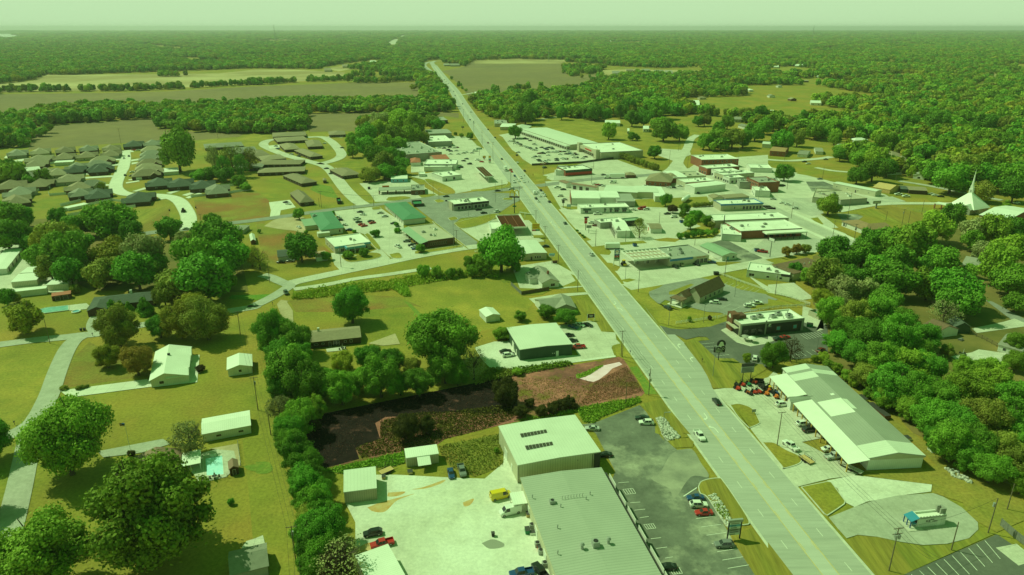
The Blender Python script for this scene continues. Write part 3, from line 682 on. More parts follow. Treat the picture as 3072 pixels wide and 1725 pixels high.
def arrow(t,X,Y,flip,name='turn_arrow',rot=0.0):
    b=MB()
    c=[(-0.12,-2.2),(0.12,-2.2),(0.12,-0.2),(0.35,0.5),(0.75,0.85),(0.75,0.45),(1.5,1.15),(0.75,1.9),(0.75,1.35),(0.2,1.0),(-0.12,0.1)]
    b.poly([(x*(-1.2 if flip else 1.2),y*1.1,0)for x,y in c])
    p=P(t,X,Y);o=b.obj(name,WHITEP,loc=(p.x,p.y,znext('m')),rz=RD-math.pi/2+rot);fix_up(o);return tag(o,kind='structure')
for a in(('c2',1960,1180,0,math.pi),('c2',2045,1300,1,0),('c2',1045,35,0,math.pi),('c2',1098,95,1,0),('b2',400,560,0,math.pi),('b2',430,592,1,0)):
    arrow(a[0],a[1],a[2],a[3],rot=a[4])
arrow('c2',1670,465,0);arrow('c2',1795,600,0)
def bays(t,a0,a1,b0,b1,n,w=0.12):
    for i in range(n):
        f=i/max(1,n-1)
        p=P(t,a0[0]+(b0[0]-a0[0])*f,a0[1]+(b0[1]-a0[1])*f);q=P(t,a1[0]+(b1[0]-a1[0])*f,a1[1]+(b1[1]-a1[1])*f)
        b=MB();m=(p+q)/2;strip(b,p-m,q-m,w)
        o=b.obj('bay_line',WHITEP,loc=(m.x,m.y,znext('m')));fix_up(o);tag(o,kind='structure')
bays('d2',(1850,865),(2045,840),(2170,1365),(2380,1330),7,.16)
bays('d2',(1070,503),(1175,495),(1070,503),(1175,495),1,.16)
for a,b in(((1230,780),(1340,768)),((1285,855),(1375,843)),((1395,1068),(1500,1055)),((1450,1165),(1560,1150)),((1190,705),(1290,697)),((1540,1262),(1615,1250))):bays('d2',a,b,a,b,1,.16)
bays('d2',(1725,640),(1860,552),(1725,640),(1860,552),1,.3)
def hatch(t,c,n):
    """hatched bay: corner list (4), n bars"""
    q=[P(t,*k)for k in c]
    for i in range(4):
        b=MB();strip(b,q[i],q[(i+1)%4],.13);o=b.obj('hatch_line',WHITEP,loc=(0,0,znext('m')));fix_up(o);tag(o,kind='structure')
    for i in range(1,n):
        f=i/n;b=MB();strip(b,q[0].lerp(q[1],f),q[3].lerp(q[2],f),.13);o=b.obj('hatch_line',WHITEP,loc=(0,0,znext('m')));fix_up(o);tag(o,kind='structure')
hatch('d2',[(1115,570),(1215,560),(1245,610),(1150,620)],4)
hatch('d2',[(1325,925),(1420,915),(1448,960),(1360,970)],4)
hatch('d2',[(1580,1370),(1680,1355),(1715,1415),(1620,1426)],4)
bays('d3',(2180,1085),(2335,1270),(1440,1426),(1640,1620),10,.16)
bays('c2',(1905,447),(2035,435),(2050,570),(2185,553),5,.14)
bays('b2',(2125,1195),(2175,1165),(2430,1275),(2490,1240),7,.13)
bays('c2',(2300,140),(2400,95),(2120,80),(2200,45),3,.13)
bays('b1',(2070,500),(2110,520),(2350,455),(2380,475),9,.13)
bays('b1',(2420,300),(2490,275),(2500,400),(2576,365),6,.13)
bays('b3',(250,350),(420,470),(330,325),(500,440),4,.13)
bays('c3',(200,545),(260,590),(440,505),(510,550),5,.13)
bays('c3',(320,350),(400,400),(520,320),(600,370),8,.16)
def ridge(x0,x1,y,hmax,seed):
    r=random.Random(seed);b=MB();n=40;P_=[]
    for i in range(n+1):
        f=i/n;x=x0+(x1-x0)*f;e=math.sin(math.pi*f)**.7;z=hmax*e*(.62+.38*math.sin(f*9+seed)*math.sin(f*23+seed*2))+r.uniform(0,2);P_.append((x,z))
    for(xa,za),(xb,zb)in zip(P_,P_[1:]):
        b.poly([(xa,y-900,0),(xb,y-900,0),(xb,y,zb),(xa,y,za)]);b.poly([(xa,y,za),(xb,y,zb),(xb,y+1500,0),(xa,y+1500,0)])
    tag(b.obj('hills',mat('wooded_hillside',(.05,.11,.02),(.09,.17,.03),.012,.95,detail=9)),kind='structure')
ridge(-15500,-6800,15500,78,3);ridge(-9000,2000,17500,36,5);ridge(-2000,7000,16500,30,8);ridge(4500,15000,15500,34,2);ridge(9500,19000,17000,62,6)
# ---------------------------------------------------------------- buildings
def box_obj(name,m,sx,sy,sz,parent=None,loc=(0,0,0),rz=0.0,ins=0.0):
    b=MB();b.box(-sx/2,-sy/2,0,sx/2,sy/2,sz,ins=ins)
    return b.obj(name,m,parent,loc,rz)
WCACHE={}
def opening(parent,name,kind,u,z,w,h,side,B,fm=None,pm=None):
    """window or door on a wall: frame proud of the wall, pane proud of the frame"""
    L,W,ov=B['L'],B['W'],B['ov']
    if side=='f':loc,rz=(u,ov,z),0.0
    elif side=='r':loc,rz=(L-ov,u,z),math.pi/2
    elif side=='l':loc,rz=(ov,u,z),-math.pi/2
    else:loc,rz=(u,W-ov,z),math.pi
    key=(name,round(w,2),round(h,2),fm.name,pm.name)
    if key not in WCACHE:
        f=MB();f.box(-w/2,-0.07,0,w/2,0.02,h)
        p=MB()
        inset=0.08 if name!='door' else 0.06
        cols=max(1,round(w/1.3))if name=='window' else 1
        cw=(w-inset*(cols+1))/cols
        for i in range(cols):x=-w/2+inset+i*(cw+inset);p.box(x,-0.10,inset,x+cw,-0.06,h-inset)
        WCACHE[key]=(f.mesh(name,fm),p.mesh('pane' if name!='door' else 'door_leaf',pm))
    a,c=WCACHE[key]
    o=bpy.data.objects.new(name,a);o.location=loc;o.rotation_euler=(0,0,rz);link(o,parent)
    q=bpy.data.objects.new('pane' if name!='door' else 'door_leaf',c);link(q,o)
    return o
def corners(spec,h):
    pts,t=[],None
    for w in spec.split():
        if ',' in w:
            a,b=w.split(',');pts.append(P(t,float(a),float(b),h))
        else:t=w
    a,b,c=pts[:3]
    if(c-b).length>(b-a).length:
        v=(c-b).normalized();u=Vector((v.y,-v.x));L=(b-a).dot(u);W=(c-b).length;o=b-u*L
    else:
        u=(b-a).normalized();v=Vector((-u.y,u.x));W=(c-b).dot(v);L=(b-a).length;o=a
    if W<0 or L<0:print('bad corners',spec,L,W)
    return o,math.atan2(u.y,u.x),abs(L),abs(W)
def prism(b,prof,axis,a0,a1,mi=0):
    """extrude a closed profile (p, z) along x or y"""
    f=(lambda s,p,z:(s,p,z))if axis=='x' else(lambda s,p,z:(p,s,z))
    n=len(prof)
    A=[f(a0,p,z)for p,z in prof];B=[f(a1,p,z)for p,z in prof]
    for i in range(n):
        j=(i+1)%n;b.poly([A[i],A[j],B[j],B[i]],mi)
    b.poly(A[::-1],mi);b.poly(B,mi)
def roof_mesh(roof,L,W,h,rise,rf=0.5,t=0.2,x0=0,y0=0):
    b=MB()
    if roof=='gx':prism(b,[(y0,h-t),(y0,h),(y0+W*rf,h+rise),(y0+W,h),(y0+W,h-t),(y0+W*rf,h+rise-t)],'x',x0,x0+L)
    elif roof=='gy':prism(b,[(x0,h-t),(x0,h),(x0+L*rf,h+rise),(x0+L,h),(x0+L,h-t),(x0+L*rf,h+rise-t)],'y',y0,y0+W)
    elif roof=='shed':prism(b,[(y0,h-t),(y0,h),(y0+W,h+rise),(y0+W,h+rise-t)],'x',x0,x0+L)
    elif roof=='shedx':prism(b,[(x0,h-t),(x0,h),(x0+L,h+rise),(x0+L,h+rise-t)],'y',y0,y0+W)
    elif roof=='hip':
        x1,y1,z=x0+L,y0+W,h+rise
        if L>=W:r0,r1=(x0+W/2,y0+W/2,z),(x1-W/2,y0+W/2,z)
        else:r0,r1=(x0+L/2,y0+L/2,z),(x0+L/2,y1-L/2,z)
        a,bb,c,d=(x0,y0,h),(x1,y0,h),(x1,y1,h),(x0,y1,h)
        if L>=W:
            b.poly([a,bb,r1,r0]);b.poly([bb,c,r1]);b.poly([c,d,r0,r1]);b.poly([d,a,r0])
        else:
            b.poly([a,bb,r0]);b.poly([bb,c,r1,r0]);b.poly([c,d,r1]);b.poly([d,a,r0,r1])
        lo=[(p[0],p[1],h-t)for p in(a,bb,c,d)];hi=[a,bb,c,d]
        for i in range(4):b.poly([lo[i],lo[(i+1)%4],hi[(i+1)%4],hi[i]])
        b.poly(lo[::-1])
    return b
def wall_mesh(roof,L,W,h,rise,rf=0.5,ov=0.0,x0=0,y0=0,t=0.2):
    b=MB();X0,Y0,X1,Y1=x0+ov,y0+ov,x0+L-ov,y0+W-ov;e=0.02
    hh=h-(0.02 if roof=='flat' else t+0.0)
    b.box(X0,Y0,-0.05,X1,Y1,hh-e,bottom=False)
    k=rise/(W*rf)if roof=='gx' else rise/(L*rf)if roof=='gy' else 0
    if roof=='gx':prism(b,[(Y0,hh-e),(y0+W*rf,h+rise-t-e),(Y1,hh-e)],'x',X0,X1)
    if roof=='gy':prism(b,[(X0,hh-e),(x0+L*rf,h+rise-t-e),(X1,hh-e)],'y',Y0,Y1)
    if roof=='shed':prism(b,[(Y0,hh-e),(Y1,hh-e),(Y1,h+rise-t-e)],'x',X0,X1)
    if roof=='shedx':prism(b,[(X0,hh-e),(X1,hh-e),(X1,h+rise-t-e)],'y',Y0,Y1)
    return b
FOOT=[]
def bld(name,label,spec,h,roof='gx',rise=1.0,wall=W_WHITE,roofm=R_LIGHT,cat='building',ov=0.35,wins=(),doors=(),trim=TRIMW,rf=0.5,wt=None,group=None,par=0.5,parm=None,fix=None,door_m=None,t=0.2):
    o,ang,L,W=corners(spec,h)if fix is None else fix
    root=empty(name,(o.x,o.y,0.12),ang,label,cat,group)
    if roof=='flat':ov=0.0
    B=dict(root=root,L=L,W=W,h=h,ov=ov)
    FOOT.append((o,ang,L,W))
    c,s=math.cos(ang),math.sin(ang)
    POLYS.append(np.array([(o.x+c*x-s*y,o.y+s*x+c*y)for x,y in((-1,-1),(L+1,-1),(L+1,W+1),(-1,W+1))]))
    if roof=='flat':
        b=MB();w=0.3
        for q in((0,0,L,0,1),(L,0,L,W,1),(L,W,0,W,1),(0,W,0,0,1)):b.poly([(q[0],q[1],-.05),(q[2],q[3],-.05),(q[2],q[3],h),(q[0],q[1],h)])
        wo=b.obj('wall',wall,root)
        p=MB()
        for(x0,y0,x1,y1)in((0,0,L,w),(0,W-w,L,W),(0,w,w,W-w),(L-w,w,L,W-w)):p.box(x0,y0,h-par,x1,y1,h+0.06)
        p.obj('parapet',parm or trim,root)
        if L*W>130 and cat not in('kiosk','shed'):
            rr=random.Random(int(L*97+W*31))
            for k in range(rr.choice((2,3,4))):rtu(root,L*rr.uniform(.15,.85),W*rr.uniform(.25,.8),h-par+.06,rr.uniform(1.2,2.4),rr.uniform(1,1.8),rr.uniform(.7,1.2),rr.choice((GALV,TRIMW,W_GREY)))
            for k in range(rr.choice((2,3))):vent(root,L*rr.uniform(.1,.9),W*rr.uniform(.2,.8),h-par+.05,.2,.6)
        r=MB();r.poly([(w,w,h-par+.05),(L-w,w,h-par+.05),(L-w,W-w,h-par+.05),(w,W-w,h-par+.05)]);r.obj('roof',roofm,root)
    else:
        wo=wall_mesh(roof,L,W,h,rise,rf,ov,t=t).obj('wall',wall,root);fix_normals(wo)
        ro=roof_mesh(roof,L,W,h,rise,rf,t).obj('roof',roofm,root);fix_normals(ro)
    for w in wins:
        side,u,z,ww,hh=w[:5]
        n,st=(w[5],w[6])if len(w)>5 else(1,0)
        span=L if side in 'fb' else W
        for i in range(n):
            opening(root,'window','w',(u*span if u<=1 else u)+i*st,z,ww,hh,side,B,trim,GLASS)
    for d in doors:
        side,u,ww,hh=d[:4];dm=d[4]if len(d)>4 else DOORW
        span=L if side in 'fb' else W
        opening(root,'door','d',u*span if u<=1 else u,0.0,ww,hh,side,B,trim,dm)
    return B
def part(B,name,m,fn,fixn=False):
    b=MB();fn(b);o=b.obj(name,m,B['root']if isinstance(B,dict)else B)
    if fixn:fix_normals(o)
    return o
def rtu(B,x,y,z,sx=2.0,sy=1.4,sz=1.1,m=GALV,name='rooftop_unit'):
    o=box_obj(name,m,sx,sy,sz,B['root']if isinstance(B,dict)else B,(x,y,z))
    b=MB();b.cyl((0,0,sz),(0,0,sz+.12),min(sx,sy)*.36,seg=10);b.obj('fan',BLACKM,o)
    return o
def vent(B,x,y,z,r=.25,hh=.9,cap=True,name='roof_vent',m=GALV):
    b=MB();b.cyl((0,0,0),(0,0,hh),r*.7,seg=8)
    if cap:b.cyl((0,0,hh),(0,0,hh+r*1.1),r*1.25,r*.6,seg=10)
    return b.obj(name,m,B['root']if isinstance(B,dict)else B,(x,y,z))
def gable_wing(B,x0,y0,L,W,roof,h,rise,wall,roofm,ov=0.3,names=('wing_wall','wing_roof')):
    a=wall_mesh(roof,L,W,h,rise,.5,ov,x0,y0).obj(names[0],wall,B['root']);fix_normals(a)
    b=roof_mesh(roof,L,W,h,rise,.5,.2,x0,y0).obj(names[1],roofm,B['root']);fix_normals(b)
def posts(B,lst,h,r=.1,m=TRIMW,name='post'):
    for x,y in lst:box_obj(name,m,r*2,r*2,h,B['root'],(x,y,0))
def text_obj(txt,size,m,parent,loc,rot,name='lettering',ext=0.02,align='CENTER'):
    cu=bpy.data.curves.new(name,'FONT');cu.body=txt;cu.size=size;cu.extrude=ext;cu.align_x=align;cu.align_y='CENTER';cu.resolution_u=2
    tmp=bpy.data.objects.new('tmp_text',cu);COL.objects.link(tmp)
    bpy.context.view_layer.update()
    me=bpy.data.meshes.new_from_object(tmp.evaluated_get(bpy.context.evaluated_depsgraph_get()))
    bpy.data.objects.remove(tmp);bpy.data.curves.remove(cu)
    me.materials.clear();me.materials.append(m);me.name=name
    o=bpy.data.objects.new(name,me);o.location=loc;o.rotation_euler=rot
    return link(o,parent)
def face_text(B,txt,size,m,side,u,z,name='lettering',off=.06):
    L,W,ov=B['L'],B['W'],B['ov']
    loc,rz={'f':((u,ov-off,z),0),'r':((L-ov+off,u,z),math.pi/2),'l':((ov-off,u,z),-math.pi/2)}[side]
    return text_obj(txt,size,m,B['root'],loc,(math.pi/2,0,rz),name)
# ===== foreground ==========================================================
B=bld('warehouse','largest grey ribbed warehouse roof, cut by the bottom edge of the photo','d2 466,1500 1545,1500 900,345',5.2,'gy',.5,W_CREAM,R_GREYM,rf=.5,ov=.3)
L,W=B['L'],B['W']
BIG=B
def loc_in(B,t,X,Y,z):
    p=P(t,X,Y,z)-Vector(B['root'].location[:2]);a=-B['root'].rotation_euler[2]
    return p.x*math.cos(a)-p.y*math.sin(a),p.x*math.sin(a)+p.y*math.cos(a)
for i in range(8):
    x,y=loc_in(B,'d2',505+i*29,668-i*4,5.6)
    b=MB();b.cyl((0,0,0),(0,0,1.1),.07,seg=6);b.cyl((0,0,1.05),(.35,0,1.15),.07,seg=6);b.obj('roof_pipe',GALV,B['root'],(x,y,5.5))
for X,Y in((745,660),(785,610),(205,640),(490,735),(458,945),(460,1205)):vent(B,*loc_in(B,'d2',X,Y+8,5.6),5.5,.18,.8)
for X,Y in((705,1165),(970,1110)):vent(B,*loc_in(B,'d2',X,Y,5.6),5.5,.5,1.3)
rtu(B,*loc_in(B,'d2',840,1140,5.6),5.5,1.6,1.6,1.7);rtu(B,*loc_in(B,'d2',405,700,5.6),5.5,1.4,1.2,.9)
part(B,'eave_canopy',TRIMD,lambda b:b.box(L-.1,0,3.2,L+1.6,W,3.35))
for X,Y,ln in((1045,480,5.2),(1145,655,5),(1238,820,5.6),(1345,1010,5),(1490,1270,8),(1640,1520,7)):
    x,y=loc_in(B,'d2',X,Y,3.9);o=part(B,'shop_sign',TRIMW,lambda b:b.box(L+1.5,y-ln/2,3.36,L+1.62,y+ln/2,4.6))
for i in range(5):opening(B['root'],'window','w',W*(.12+.16*i),.6,4,2.2,'r',B,TRIMD,GLASS)
for i in range(4):opening(B['root'],'door','d',W*(.2+.2*i),0,2.6,2.6,'l',B,TRIMW,DOORW)
x,y=loc_in(B,'d2',95,650,3)
part(B,'lean_to_roof',R_WHITE,lambda b:b.box(-3.6,y-2.6,2.9,.2,y+2.6,3.05));posts(B,[(-3.4,y-2.4),(-3.4,y+2.4)],2.9)
B=bld('workshop','pale metal workshop with two rows of dark panels on its roof','d2 55,325 895,188 c2 690,1148',6.0,'gy',.35,W_CREAM,R_LIGHT,ov=.15,doors=[('l',.3,1.2,2.2),('l',.6,3.2,3)])
L,W=B['L'],B['W']
for t,q,n in(('c2',[(78,1350),(345,1307),(357,1340),(90,1383)],8),('d2',[(128,130),(405,88),(417,122),(142,167)],8)):
    p=[loc_in(B,t,X,Y,6.35)for X,Y in q]
    for i in range(n):
        f0,f1=i/n+.008,(i+1)/n-.008
        a,b2=[Vector(p[0]).lerp(Vector(p[1]),f)for f in(f0,f1)];d,c=[Vector(p[3]).lerp(Vector(p[2]),f)for f in(f0,f1)]
        m=MB();m.poly([(v.x,v.y,6.42)for v in(a,b2,c,d)]);m.poly([(a.x,a.y,6.2),(b2.x,b2.y,6.2),(b2.x,b2.y,6.42),(a.x,a.y,6.42)]);m.obj('skylight_panel',mat('dark_panel_glass',(.07,.065,.05),rough=.3),B['root'])
x0,x1=[loc_in(B,'d2',X,260,3)[0]for X in(805,893)]
part(B,'porch_recess',TRIMD,lambda b:b.box(x0,.02,0,L-.12,.145,5.6));vent(B,L*.72,.05,4.2,.12,.3,False,'wall_vent',TRIMD)
box_obj('downpipe',TRIMD,.12,.12,5.5,B['root'],(.15,.05,0));box_obj('downpipe',TRIMD,.12,.12,5.5,B['root'],(L*.9,.05,0))
B=bld('metal_shed','dark green metal building with pale roof beside the highway','c2 100,540 612,445 445,230',4.6,'gy',.4,W_GREEN,R_LIGHT,ov=.15,doors=[('f',.71,1.1,2.3,DOORW),('l',.25,1.1,2.2),('l',.5,3,3)],trim=TRIMW)
for u in(.62,.655):opening(B['root'],'window','w',B['L']*u,1.2,.5,.5,'f',B,TRIMD,TRIMW)
for X,Y in((15,425),(40,490),(15,530)):rtu(B,*loc_in(B,'c2',X,Y+30,0),0,1,1,1.1,name='wall_unit')
bld('storage_shed','small tan metal shed with leaf stained roof on the gravel yard','d1 880,606 1216,553 1205,350',3.8,'shed',.5,W_TAN,R_LIGHT,'shed',ov=.1)
B=bld('storage_shed','small tan shed with white awning, half shaded by trees','d1 1508,252 1840,206 1820,120',3.2,'shed',.3,W_TAN,R_WHITE,'shed',ov=.1,doors=[('f',.5,2.2,2.2,DOORD)])
L=B['L'];part(B,'awning',R_WHITE,lambda b:prism(b,[(-3.2,2.0),(0,2.9),(0,3.0),(-3.2,2.1)],'x',L*.33,L*.72),True)
bld('shed','ribbed white shed roof beside the red pickup, cut by the bottom edge','d1 700,1420 1320,1430 1290,1130' if False else 'd1 1170,1600 1530,1480 1330,1128',3.6,'shed',.4,W_CREAM,R_WHITEY,'shed',ov=.1)
B=bld('house','grey shingled house roof at the bottom edge beside the power line verge','d0 2310,1440 d1 132,1338 82,1108',2.7,'gx',1.7,W_GREY,R_SH_GREY,'house',rf=.5,wins=[('r',.5,.9,1.2,1.1)])
B=bld('shed','long white metal shed with two windows on the lawn','c0 2027,1357 2527,1264 2490,1115',2.9,'gx',.9,W_WHITE,R_WHITE,'shed',ov=.25,wins=[('f',.33,1.0,1.6,.8),('f',.78,1.0,1.6,.8)],doors=[('l',.5,2.5,2.2)])
B=bld('garage','small white garage with a square window in its gable','c0 2280,707 2543,668 2537,547',2.9,'gy',1.3,W_WHITE,R_WHITE if False else R_WHITEY,'garage',wins=[('f',.5,1.1,1.1,1.1)])
B=bld('house','white metal roofed house at the end of the long white driveway','c0 1500,808 1898,760 1930,470',2.8,'gy',2.2,W_WHITE,R_WHITEY,'house',rf=.4,ov=.5,wins=[('f',.3,.8,1.6,1.2),('f',.6,.8,1.6,1.2),('r',.5,.5,2,1.8),('r',.75,.8,1.2,1.2)],doors=[('r',.32,1,2.1),('f',.82,2.4,2.2)])
L,W=B['L'],B['W']
gable_wing(B,L*.42,.0,L*.58+.05,W*.27,'gx',2.82,1.5,W_WHITE,R_WHITE)
gable_wing(B,L*.42,W*.68,L*.60,W*.30,'gx',2.82,1.5,W_WHITE,R_WHITE)
box_obj('chimney',BLACKM,.9,.7,1.1,B['root'],(L*.44,W*.62,4.4));posts(B,[(L-.2,.3),(L-.2,W*.2)],2.7)
B=bld('house','brown sheet roofed house behind the swimming pool','d0 1300,440 1818,335 1812,160',2.8,'gy',2.3,W_DKBRICK,R_BROWN,'house',rf=.5,wins=[('f',.7,.8,1.5,1.2),('r',.4,.8,1.5,1.2)])
L,W=B['L'],B['W']
part(B,'carport_roof',R_WHITE,lambda b:b.box(L-.1,W*.02,2.35,L+5.2,W*.8,2.5));posts(B,[(L+5,W*.05),(L+5,W*.75),(L+2.5,W*.05)],2.35,.07)
bld('pool_shed','little brown roofed shed at the corner of the pool deck','d0 2300,362 2405,347 2392,265',2.2,'gy',.9,W_DKBRICK,R_BROWN,'shed',ov=.2,doors=[('f',.5,.9,1.8,DOORD)])
B=bld('ranch_house','long brown ranch house with a taupe roof and white chimney','c1 525,432 1060,376 1030,262',2.8,'gx',1.6,W_DKBRICK,R_SH_TAN,'house',rf=.5,wins=[('f',.52,.3,2.4,2.0),('f',.69,1.1,1,.8),('f',.8,.9,1,1.2),('f',.14,1.1,1.6,.7),('f',.27,1.1,1,.8)],doors=[('f',.4,1,2,DOORD)])
box_obj('chimney',W_WHITE,.9,.9,2.4,B['root'],(B['L']*.2,B['W']*.62,3.2))
bld('shed','white boxy shed alone on the golden field','c1 2318,178 2460,150 2385,78',2.8,'gy',.9,W_WHITE,R_WHITEY,'shed',ov=.2,doors=[('f',.5,2.4,2.2,TRIMW)])
B=bld('house','grey hip roofed house behind weeping trees beside the highway','b2 300,1426 560,1405 470,1310',2.8,'gx',2.0,W_WHITE,R_SH_GREY,'house',wins=[('f',.5,.8,1.6,1.2)])
bld('house','dark grey gabled annex facing the highway verge','b2 440,1440 650,1425 590,1312',2.8,'gy',2.0,W_GREY,R_SH_GREY,'house',ov=.4,wins=[('r',.3,.8,1.4,1.2),('r',.7,.8,1.4,1.2)])
B=bld('cottage','white cottage with a paired window in its gable and brick chimney','b2 300,1175 482,1158 345,1020',2.9,'gy',1.9,W_WHITE,R_SH_GREY,'house',ov=.35,wins=[('f',.62,.7,2.2,1.5),('r',.3,.8,1.3,1.3),('r',.65,.8,1.3,1.3)])
L,W=B['L'],B['W'];gable_wing(B,-L*.45,W*.35,L*.6,W*.4,'gx',2.92,1.6,W_WHITE,R_SH_GREY);box_obj('chimney',W_RED,.9,.9,2.6,B['root'],(L*.62,W*.38,3.4))
B=bld('diner','tan low diner with grey roof and a railed porch by the highway','b2 82,872 356,868 245,738',3.8,'gy',.5,W_BEIGE,R_LIGHTY,wins=[('f',.55,.9,.9,1.4,3,1.3),('r',.3,.9,1.6,1.2,3,5)],doors=[('f',.4,1.1,2.1,DOORD)])
for i,(s,r)in enumerate((('b0 -120,1030 65,1028 235,812','gy'),('b0 100,1172 370,1140 440,1065','gx'),('b0 180,1085 330,1065 408,1010','gx'),('b0 460,1192 688,1180 715,1118','gx'),('b0 80,1268 465,1225 468,1206','gx'))):
    bld('storage_unit',('longest pale storage unit at the left edge of the photo','white flat looking storage unit at the middle of the yard','white storage unit furthest up the yard lane','cream storage unit nearest the red roofed shed','lowest white storage unit along the yard fence')[i],s,3.0,'shed' if r=='gx' else r,.3,W_CREAM if i in(1,3)else W_WHITE,R_WHITE,'storage unit',ov=.1,doors=[('r',.12+.2*k,2.4,2.3,DOORD)for k in range(5)]if i==0 else())
B=bld('ranch_house','slate grey hip roofed ranch house with evergreens in front','b0 890,1420 1560,1345 1560,1250',2.8,'hip',1.9,W_DKBRICK,R_SH_DARK,'house',wins=[('f',.15,.8,1.5,1.2),('f',.5,.8,1.5,1.2),('f',.8,.8,1.5,1.2)]);box_obj('chimney',W_WHITE,1,1,2.2,B['root'],(B['L']*.6,B['W']*.7,3.6))
L,W=B['L'],B['W'];gable_wing(B,0,-W*.35,L*.3,W*.8,'gy',2.82,1.5,W_DKBRICK,R_SH_DARK)
bld('shed','red roofed open shed below the storage units','b0 515,1308 712,1280 708,1255',2.4,'shed',.4,W_DKBRICK,R_RED,'shed',ov=.1,doors=[('f',.3,2,2,DOORD),('f',.7,2,2,DOORD)])
bld('shed','tiny pinkish roofed shed beside the egg shaped tree','b0 1520,750 1585,745 1580,700',2.2,'gx',.6,W_DKBRICK,R_BROWN,'shed',ov=.1)
bld('shed','pale barn shaped hut on the mown pasture','b0 2515,720 2576,745 2560,680',2.2,'gy',1.0,W_BRICK,R_LIGHT,'shed',ov=.1)
bld('house','low grey house beside the county road behind yellow trees','b0 2180,640 2450,640 2440,590',2.6,'hip',1.2,W_GREY,R_SH_GREY,'house')
# ===== centre-left offices =================================================
B=bld('office_building','left of the two long offices with saturated green roofs','b1 655,650 890,615 760,448',3.6,'hip',1.6,W_WHITE,R_GREEN,ov=.9,wins=[('f',.25,.9,1,1.6),('f',.8,.9,1,1.6),('r',.15,.6,1.4,1.8,7,5)],doors=[('r',.5,1.2,2.2,DOORD)]);rtu(B,B['L']*.12,B['W']*.75,3.8,2.6,2,1.2)
L,W=B['L'],B['W'];gable_wing(B,-L*.5,W*.35,L*.6,W*.4,'gx',2.9,.3,W_CREAM,R_GREENL)
part(B,'rear_annex',W_WHITE,lambda b:b.box(-L*.15,-3.5,0,L*.35,.8,2.6))
B=bld('office_building','right of the two long offices with saturated green roofs','b1 1460,525 1718,512 1510,352',3.6,'hip',1.6,W_WHITE,R_GREEN,ov=.9,wins=[('l',.1,.6,1.4,1.8,8,5),('r',.1,.9,1.2,1.4,4,9)],doors=[('l',.45,1.2,2.2,DOORD)]);posts(B,[(.5,B['W']*k/9)for k in range(10)],3.4,.12)
B=bld('office_building','tan brick offices with narrow slit windows and a green porch roof','b1 1715,740 2000,712 1790,572',4.2,'flat',0,W_BRICK,R_GRAVEL,parm=W_BEIGE,wins=[('f',.12+.08*i,1.0,.7,1.9)for i in range(8)]+[('l',.1,.6,1.6,1.9,6,6)],par=.35,trim=W_BEIGE)
L,W=B['L'],B['W']
part(B,'porch_roof',R_GREENL,lambda b:prism(b,[(-4.8,2.9),(0,4.1),(0,4.25),(-4.8,3.05)],'y',-.5,W),True);posts(B,[(-4.4,W*k/8)for k in range(9)],2.95,.12,W_BEIGE)
B=bld('office_building','white flat roofed office with pale blue fascia','b1 778,795 1152,757 1040,668',4.0,'flat',0,W_BEIGE,R_MEMB,parm=TRIMW,wins=[('f',.2,.5,2,1.8),('f',.85,.5,2.2,1.8),('l',.3,.9,1.2,1.2,3,5)],doors=[('f',.4,2,2.3,DOORD)])
L,W=B['L'],B['W']
part(B,'blue_fascia',TRIMLB,lambda b:(b.box(-.15,-.18,2.9,L*.26,-.02,4.0),b.box(L*.78,-.18,2.9,L+.15,-.02,4.0),b.box(L*.3,-4.4,2.6,L*.8,-4.2,3.9),b.box(L*.26,-4.4,2.6,L*.3,-.02,3.9)))
part(B,'entrance_roof',R_GRAVEL,lambda b:b.box(L*.3,-4.2,2.9,L*.8,-.02,3.7));posts(B,[(L*.33,-4),(L*.5,-4),(L*.77,-4)],2.9,.15)
bld('cottage','white cottage with rusty streaked roof beside the blue trimmed office','b1 600,905 720,900 690,845',2.5,'gx',1.0,W_WHITE,mat('rusty_tin_roof',(.38,.17,.09),(.55,.45,.34),.8,.8,obj=True),'house',ov=.2,wins=[('f',.6,.8,.9,.9)])
bld('house','dark roofed low house half hidden by the round oak','b1 215,900 400,895 390,825',2.6,'gx',1.4,W_WHITE,R_SH_DARK,'house',ov=.3)
bld('brick_house','brick house with a steep taupe roof and white end window','b1 440,365 590,350 480,252',2.7,'hip',3.4,W_DKBRICK,R_SH_TAN,'house',ov=.4,wins=[('f',.45,.6,2.2,1.5)])
bld('shed','small dark cabin beside the duplex street','b1 675,140 712,138 705,120',2.4,'hip',.9,W_DKBRICK,R_SH_TAN,'shed',ov=.2)
def walled_bin(label,spec,h=2.2,m=W_GREY):
    o,a,L,W=corners(spec,h);r=empty('dumpster_enclosure',(o.x,o.y,.12),a,label,'enclosure')
    for n,q in(('wall',(0,0,L,.2)),('wall',(0,W-.2,L,W)),('wall',(0,.22,.2,W-.22)),('gate',(L-.12,.22,L,W-.22))):b=MB();b.box(q[0],q[1],0,q[2],q[3],h);b.obj(n,m if n=='wall' else W_BEIGE,r)
    b=MB();b.box(.8,.8,0,L-.8,W-.8,1.4);b.obj('bin',GRNM,r)
walled_bin('dark walled dumpster pen at the mouth of the duplex street','b1 820,350 862,345 850,312',2.4,W_DARK);walled_bin('dark walled dumpster pen behind the fast food building','b1 1580,365 1690,370 1665,335',2.2,W_DARK)
walled_bin('cream fenced dumpster pen behind the taco restaurant','c3 515,140 560,180 420,75' if False else 'c3 410,105 515,150 560,125',2.4,W_BEIGE)
